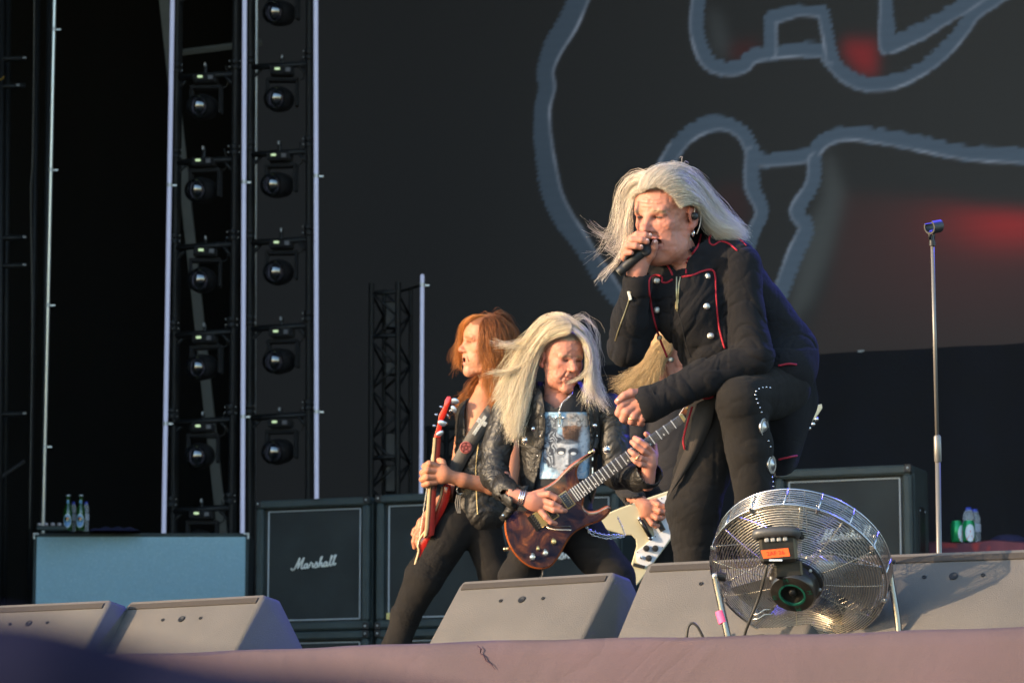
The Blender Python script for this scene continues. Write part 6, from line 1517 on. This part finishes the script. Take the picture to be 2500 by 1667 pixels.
GG = np.stack([sp + [-9, 0, 0], sp + [9, 1, -3]], 1); B().patch(GG, (0, 0, -2.5)).obj('strap', M_vest, eg, gm_, smooth=True)
B().tube(catmull([gpt(1325, 1388, 98), (1326, 1402, 92), (1318, 1420, 70), (1300, 1500, 30), (1290, FLG - 6, 10)], 20), 2.6, 6).obj('cable', mat('black_cord'), eg, gm_, smooth=True)
# ================================================================== bass player
BD = 12.3; bm_ = PM(BD); BPX = BD / FPX; FLB = vfl(BD, 1150)
bas = empty('person', tuple(W(1150, BD, STAGE)), 0, 'person with wavy brown hair in a leather vest, face turned left, playing a red bass', 'person')
SK3 = (.41, .175, .10)
Vh, Qh, Ch, T3, A3, fh3 = head((1187, 842, 0), 154, 72, -4, 0, 1.5, SK3, hairc=(.16, .06, .02), brow=(.20, .09, .04), mouth='open', old=1.2, stubble=.35, neck_to=(1200, 985, -6), eyes=.011, lips=(.50, .16, .12), hairline=.30)
f = Field((1010, 1105, 30), (1260, 1230, 130), 1.6)
f.ell((1076, 1156, 84), (24, 25, 15), 8); f.chain([(1086, 1160, 82), (1130, 1172, 70), (1200, 1186, 44), (1230, 1184, 34)], [17, 16.5, 21, 23], 10)
fingers(f, [[(1066, 1138, 88, 10), (1048, 1132, 96, 9), (1037, 1138, 86, 8.4), (1040, 1146, 70, 7.4)], [(1062, 1150, 90, 10), (1043, 1148, 98, 9.2), (1032, 1154, 86, 8.6), (1038, 1160, 68, 7.4)],
            [(1062, 1164, 89, 10), (1042, 1165, 96, 9.2), (1031, 1170, 84, 8.4), (1038, 1174, 68, 7.2)], [(1064, 1176, 86, 9), (1046, 1179, 92, 8.2), (1035, 1183, 80, 7.4), (1042, 1186, 66, 6.4)],
            [(1084, 1142, 80, 10), (1080, 1128, 70, 9), (1070, 1122, 60, 8)]], 3.5)
h1 = skin_mesh(f, SK3, 8)
f = Field((985, 1235, -90), (1110, 1350, 70), 1.6)
f.ell((1030, 1284, 6), (14, 20, 14), 8); f.cone((1034, 1276, 2), (1064, 1236, -40), 13, 16, 8)
fingers(f, [[(1024, 1292, 14, 7.5), (1014, 1306, 18, 7), (1010, 1322, 16, 6.4), (1012, 1336, 12, 5.6)], [(1030, 1296, 16, 7.5), (1022, 1310, 22, 7), (1020, 1324, 20, 6.2), (1022, 1334, 14, 5.4)], [(1034, 1298, 10, 7), (1030, 1312, 14, 6.4), (1028, 1322, 12, 5.6)], [(1022, 1284, 2, 7), (1012, 1294, 2, 6.4), (1008, 1304, 2, 5.8)]], 3)
h2 = skin_mesh(f, SK3, 9)
f = Field((900, 930, -110), (1300, FLB + 4, 80), 4)
f.chain([(1190, 960, -4), (1182, 1010, 0), (1172, 1070, 4)], [32, 46, 48], 14); f.cone((1150, 1010, -20), (1235, 1004, -12), 30, 30, 16); f.cone((1172, 1070, 0), (1160, 1260, 0), 44, 36, 16)
f.chain([(1244, 1010, -10), (1250, 1100, 6), (1240, 1184, 34)], [27, 25, 23], 10); f.chain([(1140, 1030, -50), (1112, 1200, -76), (1064, 1236, -42)], [24, 20, 16], 10)
f.chain([(1120, 1280, 0), (1034, 1410, 20), (992, 1500, 10), (966, 1580, 4), (932, FLB - 26, 0)], [30, 22, 20, 22, 14], 14); f.chain([(1170, 1280, -14), (1208, 1400, -10), (1250, FLB - 26, -10)], [30, 22, 14], 14)
body = skin_mesh(f, SK3, 10)
V, Q, C = join([(Vh, Qh, Ch), h1, h2, body])
mesh_obj('body', V, Q, M_skin, bas, bm_, smooth=True, col=C)
# leather vest
f = Field((1085, 950, -90), (1290, 1300, 90), 3)
f.cone((1180, 1030, -2), (1168, 1225, 0), 70, 60, 14, zs=.9); f.cone((1140, 1008, -24), (1232, 1004, -14), 28, 30, 16); f.cone((1168, 1215, 0), (1172, 1245, 0), 61, 66, 10, zs=.9)
def vee(p):
    u, v, z = p[..., 0], p[..., 1], p[..., 2]
    uL = np.interp(v, [940, 1000, 1064, 1080], [1150, 1136, 1138, 1146]); uR = np.interp(v, [940, 985, 1064, 1080], [1226, 1214, 1146, 1146]); return np.maximum(np.maximum(uL - u, u - uR), 8 - z)
f.custom((1100, 930, 0), (1240, 1085, 95), vee, 2, sub=True); f.cone((1192, 930, 0), (1190, 985, 0), 44, 40, 3, sub=True)
f.cone((1262, 1020, -10), (1290, 1040, 0), 34, 40, 3, sub=True)
f.displace(f.lo, f.lo + f.h * f.n, folds((.3, .9, 0), 30, 70, 3.6, 41)); fv = f
vs_ = cloth_obj('leather_vest', f, M_vest, bas, bm_)
B().tube(on_surf(fv, [(1168, 1080), (1162, 1140), (1163, 1200), (1166, 1255)], .5), 1.4, 5).obj('vest_zip', M_zip, vs_, bm_)
B().tube(on_surf(fv, [(1150, 1085), (1170, 1095), (1186, 1080), (1196, 1060)], .5), 1.4, 5).obj('lapel_seam', mat('dark_thread'), vs_, bm_)
b = B(); b.tube([np.array([1124, 1196, (fv.zfront(1124, 1196) or 20) + 3]) + 9 * np.array([math.cos(a), math.sin(a), 0]) for a in np.linspace(0, 6.28, 18)[:-1]], 2, 6, closed=True); b.obj('ring_buckle', M_silver, vs_, bm_, smooth=True)
for k in range(3): B().tube(catmull([(1116 + 4 * k, 1206, 56), (1112 + 5 * k, 1230, 58), (1118 + 3 * k, 1252, 58)], 8), 1.6, 5).obj('lace', mat('grey_lace', (.12, .11, .1), .6), vs_, bm_)
# trousers with ribbed knees
f = Field((900, 1225, -100), (1300, FLB + 2, 90), 3.4)
f.ell((1146, 1262, -4), (70, 52, 50), 14); f.chain([(1112, 1286, 4), (1034, 1410, 20), (992, 1500, 10), (966, 1580, 4), (932, FLB - 26, 0)], [56, 46, 36, 34, 28], 14)
f.chain([(1172, 1286, -14), (1208, 1400, -10), (1250, FLB - 26, -10)], [52, 40, 30], 14); f.chain([(932, FLB - 26, 0), (918, FLB - 14, 40)], [26, 14], 8); f.chain([(1250, FLB - 26, -10), (1248, FLB - 14, 40)], [26, 14], 8)
ax = np.array([1034 - 1112, 1410 - 1286, 10.]); ax /= np.linalg.norm(ax); ax2 = np.array([966 - 1034, 1580 - 1410, -16.]); ax2 /= np.linalg.norm(ax2)
def ribs(p):
    t = (p - np.array([1034, 1390, 20.])) @ ax; m = ssm(-92, -86, t) * (1 - ssm(14, 18, t)) * (p[:, 0] < 1085)
    t2 = (p - np.array([966, 1500, 8.])) @ ax2; m2 = ssm(-28, -24, t2) * (1 - ssm(26, 30, t2))
    return 1.5 * np.sin(t * 6.283 / 7.5) * m + 1.4 * np.sin(t2 * 6.283 / 7.5) * m2
f.displace(f.lo, f.lo + f.h * f.n, folds((-.5, .85, 0), 34, 70, 2.4, 44)); f.displace(f.lo, f.lo + f.h * f.n, ribs); ftb = f
cloth_obj('trousers', f, M_denim, bas, bm_)
# hair
HC, HT = (.21, .060, .014), (.48, .18, .04)
Mh3 = hair_material('brown_hair', HC)
hair('hair', bas, bm_, [
 dict(g=[[(1184, 780, 34), (1176, 794, 62), (1174, 830, 74), (1180, 880, 78), (1186, 920, 78), (1188, 962, 74)],
         [(1192, 776, 30), (1198, 795, 68), (1200, 840, 80), (1204, 890, 80), (1204, 940, 78), (1204, 985, 70)],
         [(1204, 774, 24), (1220, 798, 64), (1226, 850, 74), (1222, 905, 72), (1216, 960, 68), (1212, 1000, 62)],
         [(1214, 774, 10), (1244, 800, 44), (1256, 850, 50), (1253, 910, 48), (1244, 975, 46)],
         [(1218, 776, -20), (1258, 812, -6), (1268, 870, 4), (1264, 930, 4), (1252, 990, 4)]], n=2500, r=.64, jit=4, wave=11, freq=17, fly=6, lock=1.6, col=HC, tip=HT, cut=.3),
 dict(g=[[(1186, 774, 14), (1154, 776, 24), (1132, 796, 16), (1128, 830, -16), (1121, 868, -30), (1112, 900, -34)], [(1180, 776, 0), (1150, 778, -16), (1130, 800, -30), (1118, 850, -36), (1110, 895, -40)],
         [(1186, 772, -20), (1160, 778, -40), (1140, 810, -50), (1126, 860, -54), (1120, 900, -54)]], n=320, r=.7, jit=4, wave=5, freq=12, fly=8, col=HT, tip=HT, cut=.35),
 dict(g=[[(1176, 910, -40), (1154, 935, -36), (1136, 965, -34), (1124, 992, -30), (1134, 1018, -26)], [(1190, 900, -44), (1164, 945, -44), (1148, 985, -40), (1140, 1010, -36), (1146, 1022, -30)], [(1196, 900, -30), (1176, 945, -36), (1160, 985, -36), (1156, 1010, -30)]], n=1000, r=.65, jit=5, wave=8, freq=17, fly=8, col=HC, tip=HT, cut=.3),
 dict(g=[[(1200, 772, 0), (1190, 764, -10), (1170, 764, -20), (1150, 772, -20)], [(1205, 772, 0), (1225, 764, -10), (1250, 778, -24), (1264, 806, -24)]], n=40, r=.8, jit=6, wave=4, freq=12, fly=8, col=HC),
 dict(g=[[(1190, 776, 0), (1235, 776, -30), (1262, 820, -40), (1268, 890, -40), (1260, 960, -30)], [(1195, 778, -30), (1230, 785, -60), (1250, 840, -70), (1255, 920, -60)]], n=420, r=1.1, jit=6, wave=5, freq=13, fly=6, col=HC)],
 Mh3, 31, px=BPX)

# ------------------------------------------------------------------ red bass, seen edge on
bg_ = empty('bass_guitar', tuple(bm_(np.array([1003., 1424., 0.]))), 0, 'glossy red bass guitar held upright, seen edge on', 'bass guitar')
M_rb = mat('red_lacquer', (.42, .016, .008), .15, coat=1., var=(6, .15)); M_rd = mat('dark_red_lacquer', (.10, .010, .008), .2, coat=1.); M_cream = mat('cream_binding', (.50, .36, .19), .4)
BO = [(1082, 1186), (1092, 1180), (1101, 1190), (1096, 1222), (1083, 1252), (1067, 1280), (1057, 1302), (1046, 1326), (1041, 1347), (1030, 1362), (1018, 1398), (1008, 1424), (1001, 1422), (1014, 1376), (1022, 1346), (1019, 1326), (1026, 1313), (1037, 1304), (1050, 1282), (1060, 1258), (1069, 1238), (1078, 1210)]
B().prism(closed_smooth(BO, 90), -72, 48, 4).obj('bass_body', M_rb, bg_, bm_, smooth=True, sharp=50)
B().tube(catmull([(1080, 1188, 49), (1075, 1212, 49), (1065, 1240, 49), (1056, 1262, 49), (1044, 1288, 49), (1028, 1310, 49), (1020, 1328, 49), (1022, 1346, 49), (1013, 1378, 49), (1002, 1420, 49)], 50), 2.6, 8).obj('binding', M_cream, bg_, bm_, smooth=True)
b = B(); nkp = [((1058, 1068), (1077, 1068)), ((1052, 1140), (1072, 1140)), ((1044, 1200), (1065, 1200)), ((1037, 1290), (1062, 1290)), ((1034, 1312), (1060, 1306))]
def neck_part(name, a0, a1, z0, z1, m):
    L_o = [(l[0] + (r[0] - l[0]) * a0, l[1]) for l, r in nkp]; R_o = [(l[0] + (r[0] - l[0]) * a1, r[1]) for l, r in nkp]
    B().prism(L_o + R_o[::-1], z0, z1, 1.2).obj(name, m, bg_, bm_, smooth=True, sharp=40)
neck_part('fretboard', 0, .34, 36, 68, M_cream); neck_part('neck', .35, 1., 38, 66, M_rd)
HO = [(1059, 1068), (1076, 1067), (1078, 1048), (1081, 1030), (1090, 1010), (1094, 996), (1100, 982), (1103, 974), (1099, 967), (1091, 968), (1086, 978), (1083, 992), (1072, 1011), (1069, 1028), (1066, 1044)]
B().prism(HO, 38, 64, 1.5).obj('headstock', M_rb, bg_, bm_, smooth=True, sharp=30)
for (u, v, z, ru, rv, an) in ((1111, 979, 58, 10, 7, .35), (1108, 999, 58, 6, 10, -.5), (1079, 1033, 70, 11, 7, .4), (1074, 1058, 70, 10, 6, -.45)):
    b = B(); n_ = 18; o2 = [(u + ru * math.cos(a) * math.cos(an) - rv * math.sin(a) * math.sin(an), v + ru * math.cos(a) * math.sin(an) + rv * math.sin(a) * math.cos(an)) for a in np.linspace(0, 6.28, n_ + 1)[:-1]]
    b.prism(o2, z, z + 4, 1.2); b.obj('tuning_key', mat('nickel', (.66, .66, .68), .3, 1.), bg_, bm_, smooth=True, sharp=40)
for (a, c) in (((1100, 985, 56), (1108, 981, 58)), ((1094, 1003, 56), (1104, 1001, 58)), ((1082, 1028, 64), (1080, 1033, 70)), ((1080, 1050, 64), (1075, 1056, 70)), ((1090, 1010, 54), (1098, 1022, 50)), ((1086, 1030, 54), (1092, 1036, 50))):
    B().tube([a, c], 3, 8).obj('tuner_gear', M_silver, bg_, bm_, smooth=True)
for (u, v) in ((1080, 994), (1068, 1013), (1063, 1040)):
    b = B(); b.lathe([(3.4, 0), (3.2, 4), (2, 7)], (u, v, 52), (-1, -.3, 0), 10); b.obj('tuning_post', M_silver, bg_, bm_)
b = B()
for k in range(4): b.tube([(1064 - 2, 1062, 42 + 6 * k), (1020, 1335, 30 + 9 * k)], .45, 4)
b.obj('strings', M_silver, bg_, bm_)
for v in (1402, 1422):
    b = B(); b.lathe([(6, 0), (6, 8), (4, 10)], (1006 - (v - 1402) * .25, v, 20), (-1, -.2, 0), 12); b.obj('knob', M_blackpl, bg_, bm_)
# strap with studs and a red disc
sp = on_surf(fv, [(1214, 984), (1192, 1014), (1166, 1052), (1142, 1090), (1120, 1128), (1104, 1160)], 4.5)
tn = np.gradient(sp, axis=0); tn[:, 2] = 0; tn /= np.linalg.norm(tn, axis=1)[:, None]; sd_ = np.stack([-tn[:, 1], tn[:, 0], 0 * tn[:, 0]], 1)
sp[:, 2] = np.maximum.accumulate(sp[::-1, 2] * 0 + sp[:, 2].max() * .5 + sp[:, 2] * .5)[::-1] * 0 + sp[:, 2] * .4 + sp[:, 2].max() * .6 + 1
strap = B().patch(np.stack([sp - sd_ * 17, sp, sp + sd_ * 17], 1), (0, 0, -3)).obj('strap', mat('grey_strap', (.052, .048, .044), .6, bump=(300, .3)), bg_, bm_, smooth=True)
def on_strap(s_, w): i = min(len(sp) - 1, max(0, s_)); i0 = int(i); i1 = min(i0 + 1, len(sp) - 1); f_ = i - i0; c = sp[i0] * (1 - f_) + sp[i1] * f_; return c + sd_[i0] * w + [0, 0, 1.2]
b = B(); c0 = np.array([1171., 1038.]); dt = np.array([-.55, .83]); dn = np.array([.83, .55])
zs_ = float(np.interp(1038, sp[:, 1], sp[:, 2])) + 1.
for i in range(-11, 12):
    for j in range(-4, 5):
        if abs(j) <= 1 or -6 <= i <= -2:
            if abs(j) <= 4 and not (abs(j) > 1 and not -6 <= i <= -2): q = c0 + dt * i * 2.35 + dn * j * 2.9; b.box((q[0], q[1], zs_), (.9, .9, 1.), None, .2)
b.obj('stud_cross', M_white, strap, bm_)
zs_ = float(np.interp(1092, sp[:, 1], sp[:, 2])) + .5
b = B(); b.lathe([(15, 0), (15, 2.2), (13.5, 3), (.3, 3)], (1137, 1092, zs_), (0, 0, 1), 28); disc = b.obj('disc', mat('dull_red', (.30, .075, .065), .6), strap, bm_)
b = B(); pt_ = [(1137 + 11.5 * math.cos(-math.pi / 2 + k * 4 * math.pi / 5), 1092 + 11.5 * math.sin(-math.pi / 2 + k * 4 * math.pi / 5), zs_ + 3.3) for k in range(5)]
[b.tube([pt_[k], pt_[(k + 1) % 5]], .9, 4) for k in range(5)]; b.tube([(1137 + 12 * math.cos(a), 1092 + 12 * math.sin(a), zs_ + 3.3) for a in np.linspace(0, 6.28, 25)[:-1]], .8, 4, closed=True); b.obj('star_emblem', mat('dark_red_ink', (.10, .015, .015), .7), disc, bm_)

# ================================================================== second guitarist behind the singer
RD = 12.0; rm = PM(RD); RPX = RD / FPX; FLR = vfl(RD, 1650)
rg = empty('person', tuple(W(1650, RD, STAGE)), 0, 'person with blowing fair hair half hidden behind the singer, playing a white guitar', 'person')
SK4 = (.40, .175, .12)
Vh, Qh, Ch, T4, A4, fh4 = head((1652, 872, 0), 150, -62, 4, 0, 1.8, SK4, hairc=(.40, .27, .13), brow=(.3, .2, .12), mouth='closed', old=1.2, neck_to=(1650, 990, -6), hairline=.3)
f = Field((1500, 1190, 40), (1680, 1310, 130), 1.7)
f.ell((1582, 1244, 92), (20, 24, 15), 8, R=np.array([[.8, .6, 0], [-.6, .8, 0], [0, 0, 1.]])); f.cone((1574, 1234, 90), (1546, 1212, 76), 17, 19, 8)
fingers(f, [[(1592, 1226, 94, 8.5), (1608, 1232, 104, 7.8), (1622, 1236, 102, 7.2), (1630, 1240, 94, 6.4)], [(1594, 1240, 96, 8.5), (1610, 1248, 106, 7.8), (1622, 1250, 102, 7), (1628, 1252, 94, 6.2)], [(1590, 1254, 96, 8.5), (1604, 1264, 104, 7.8), (1614, 1264, 100, 7), (1620, 1262, 92, 6.2)], [(1582, 1264, 94, 8), (1592, 1278, 100, 7.2), (1602, 1284, 96, 6.4), (1608, 1282, 90, 5.8)], [(1584, 1226, 88, 8.5), (1602, 1222, 90, 7.6), (1618, 1230, 86, 6.6)]], 3.5)
h1 = skin_mesh(f, SK4, 12)
f = Field((1490, 930, -90), (1990, FLR + 4, 110), 6)
f.chain([(1650, 970, -6), (1650, 1090, 0), (1640, 1270, 0)], [40, 38, 36], 14); f.cone((1582, 1002, -10), (1724, 1002, -14), 28, 28, 16)
f.chain([(1572, 1010, -6), (1532, 1150, 20), (1548, 1214, 76)], [26, 24, 17], 10); f.chain([(1736, 1010, -10), (1790, 1130, 10), (1860, 1110, 70)], [26, 23, 16], 10)
f.chain([(1620, 1290, 0), (1600, 1480, 10), (1590, FLR - 24, 0)], [32, 26, 18], 12); f.chain([(1665, 1290, 0), (1690, 1480, 10), (1700, FLR - 24, 0)], [32, 26, 18], 12)
V2, Q2 = f.net()
V, Q, C = join([(Vh, Qh, Ch), h1, (V2, Q2, np.tile(np.array(SK4), (len(V2), 1)))]); mesh_obj('body', V, Q, M_skin, rg, rm, smooth=True, col=C)
M_dk = mat('black_shirt_cloth', (.010, .010, .013), .9, sheen=.05, bump=(700, .3))
f = Field((1490, 950, -100), (1840, 1300, 110), 3.6)
f.cone((1650, 1020, -4), (1644, 1240, -2), 82, 76, 14, zs=.72); f.cone((1582, 1002, -10), (1726, 1000, -14), 36, 36, 18); f.chain([(1568, 1012, -6), (1532, 1140, 16), (1534, 1190, 50), (1552, 1222, 78)], [38, 35, 32, 28], 10)
f.chain([(1738, 1012, -10), (1792, 1128, 10), (1830, 1122, 40)], [36, 32, 28], 10); f.cone((1562, 1232, 86), (1546, 1212, 74), 22, 20, 1, sub=True); f.cone((1650, 920, 0), (1650, 985, 6), 42, 36, 3, sub=True)
f.displace(f.lo, f.lo + f.h * f.n, folds((.3, .9, 0), 30, 70, 3.2, 51)); cloth_obj('shirt', f, M_dk, rg, rm)
f = Field((1530, 1230, -90), (1780, FLR + 2, 90), 4.5)
f.ell((1643, 1275, 0), (74, 52, 52), 12); f.chain([(1616, 1290, 0), (1600, 1480, 10), (1590, FLR - 24, 0)], [54, 40, 30], 12); f.chain([(1668, 1290, 0), (1690, 1480, 10), (1700, FLR - 24, 0)], [54, 40, 30], 12); f.chain([(1590, FLR - 22, 0), (1580, FLR - 14, 50)], [24, 14], 8); f.chain([(1700, FLR - 22, 0), (1704, FLR - 14, 50)], [24, 14], 8)
cloth_obj('trousers', f, M_denim, rg, rm)
HC, HT = (.44, .30, .14), (.62, .46, .25)
hair('hair', rg, rm, [
 dict(g=[[(1660, 800, 30), (1624, 822, 44), (1580, 872, 44), (1536, 916, 38), (1490, 932, 34)], [(1650, 815, 44), (1612, 848, 54), (1580, 896, 52), (1546, 930, 46), (1504, 952, 40)], [(1640, 830, 56), (1610, 866, 60), (1586, 912, 56), (1560, 948, 50), (1528, 976, 46)], [(1640, 850, 60), (1616, 888, 62), (1600, 930, 58), (1580, 962, 52)]], n=1000, r=.6, jit=5, wave=8, freq=12, fly=8, lock=1.4, col=HC, tip=HT, cut=.35),
 dict(g=[[(1665, 798, 0), (1620, 815, -20), (1575, 865, -30), (1530, 920, -30)], [(1690, 798, 0), (1720, 830, 0), (1735, 900, -10), (1730, 970, -10)], [(1690, 800, -30), (1650, 830, -60), (1620, 900, -60), (1610, 970, -40)]], n=500, r=1.1, jit=7, wave=5, freq=9, fly=6, col=HC)],
 hair_material('fair_hair', HC), 41, px=RPX)
# white V guitar
vg = empty('electric_guitar', tuple(rm(np.array([1555., 1436., 60.]))), 0, 'cream V shaped electric guitar with white scratch plate behind the singer', 'guitar')
M_crm = mat('cream_lacquer', (.58, .54, .38), .22, coat=.8, var=(6, .06))
VO = [(1634, 1197), (1584, 1214), (1510, 1241), (1470, 1258), (1462, 1274), (1478, 1292), (1526, 1306), (1542, 1306), (1552, 1316), (1554, 1332), (1545, 1364), (1529, 1418), (1534, 1434), (1548, 1436), (1562, 1420), (1591, 1380), (1636, 1320), (1682, 1262), (1690, 1230), (1672, 1206)]
vz = lambda V: V + np.column_stack([0 * V[:, 0], 0 * V[:, 0], -.12 * (V[:, 1] - 1300) - .10 * (V[:, 0] - 1590)])
B().prism(VO, 56, 84, 2.5, vz).obj('guitar_body', M_crm, vg, rm)
PG = [(1604, 1217), (1640, 1204), (1666, 1222), (1670, 1240), (1636, 1314), (1596, 1371), (1576, 1384), (1554, 1372), (1552, 1347), (1572, 1332), (1598, 1306), (1592, 1286), (1580, 1262)]
B().prism(PG, 84, 86.5, .6, vz).obj('scratch_plate', mat('white_plate', (.70, .72, .78), .3), vg, rm)
def vp(u, v, z): return vz(np.array([[u, v, z]], float))[0]
B().tube([vp(1563, 1268, 90), vp(1588, 1311, 90)], 5.5, 10).obj('bridge', mat('black_chrome'), vg, rm, smooth=True)
for q in ((1563, 1266), (1588, 1313)): b = B(); b.lathe([(6, 0), (6, 6), (3, 9)], vp(*q, 86), (0, 0, 1), 12); b.obj('bridge_stud', M_chrome, vg, rm)
B().box(vp(1613, 1284, 90), (7, 13, 4), np.array([[.87, .5, 0], [-.5, .87, 0], [0, 0, 1]]), 1).obj('pickup', M_blackpl, vg, rm)
for q, r in (((1578, 1338), 8), ((1600, 1338), 8), ((1584, 1362), 8), ((1565, 1360), 4.5)):
    b = B(); b.lathe([(r, 0), (r * .95, 6), (r * .75, 10), (.4, 11)], vp(*q, 86.5), (0, 0, 1), 18); b.obj('knob', M_blackpl if r > 5 else M_silver, vg, rm, smooth=True, sharp=40)
B().box(vp(1560, 1381, 87), (15, 4.5, 2), np.array([[.96, -.25, 0], [.25, .96, 0], [0, 0, 1]]), 1).obj('jack_plate', M_blackpl, vg, rm)
for q in ((1615, 1216), (1600, 1309), (1617, 1335), (1556, 1347), (1586, 1380)): b = B(); b.lathe([(1.6, 0), (1.2, 1)], vp(*q, 86.6), (0, 0, 1), 8); b.obj('screw', mat('grey_screw'), vg, rm)
na, nb = np.array([1655., 1238., 84.]), np.array([1958., 1040., 100.])
B().tube([na, nb], [15, 11], 10, flat=.7).obj('neck', M_crm, vg, rm, smooth=True)
B().prism([(1950, 1036), (1972, 1010), (1996, 988), (2006, 986), (2008, 996), (1996, 1014), (1972, 1040), (1958, 1052)], 96, 106, 2).obj('headstock', M_crm, vg, rm)
for k, q in enumerate(((1992, 1022), (1984, 1034), (1974, 1044))): b = B(); b.lathe([(5, 0), (6, 3), (4, 7), (1, 8)], (*q, 100), (.5, .4, .7), 12); b.obj('tuning_key', M_silver, vg, rm, smooth=True)
# ------------------------------------------------------------------ blue stage lamp under the roof, out of frame
sl = empty('stage_lamp', (4.6, 13.5, 8.0), 0, 'blue stage spotlight hung from the roof, above the frame', 'stage light')
tgt = Vector((.40, 10.0, 3.3)); dirv = (tgt - Vector((4.6, 13.5, 8.0))).normalized()
B().lathe([(.09, -.3), (.13, -.25), (.14, .1), (.16, .12), (.15, .12), (.13, .0)], (0, 0, 0), tuple(dirv), 24).obj('lamp_head', M_blackpl, sl, smooth=True, sharp=40)
b = B(); b.tube([(-.2, 0, 0), (-.2, 0, .3), (.2, 0, .3), (.2, 0, 0)], .015, 8); b.tube([(0, 0, .3), (0, 0, 5.05)], .02, 8); b.obj('yoke', M_steel, sl)
ld = bpy.data.lights.new('lamp', 'SPOT'); ld.energy = 800; ld.color = (.10, .09, 1.); ld.spot_size = math.radians(36); ld.spot_blend = .9; ld.shadow_soft_size = .13
lo = bpy.data.objects.new('lamp', ld); COL.objects.link(lo); lo.parent = sl; lo.location = dirv * .16; lo.rotation_euler = dirv.to_track_quat('-Z', 'Y').to_euler()
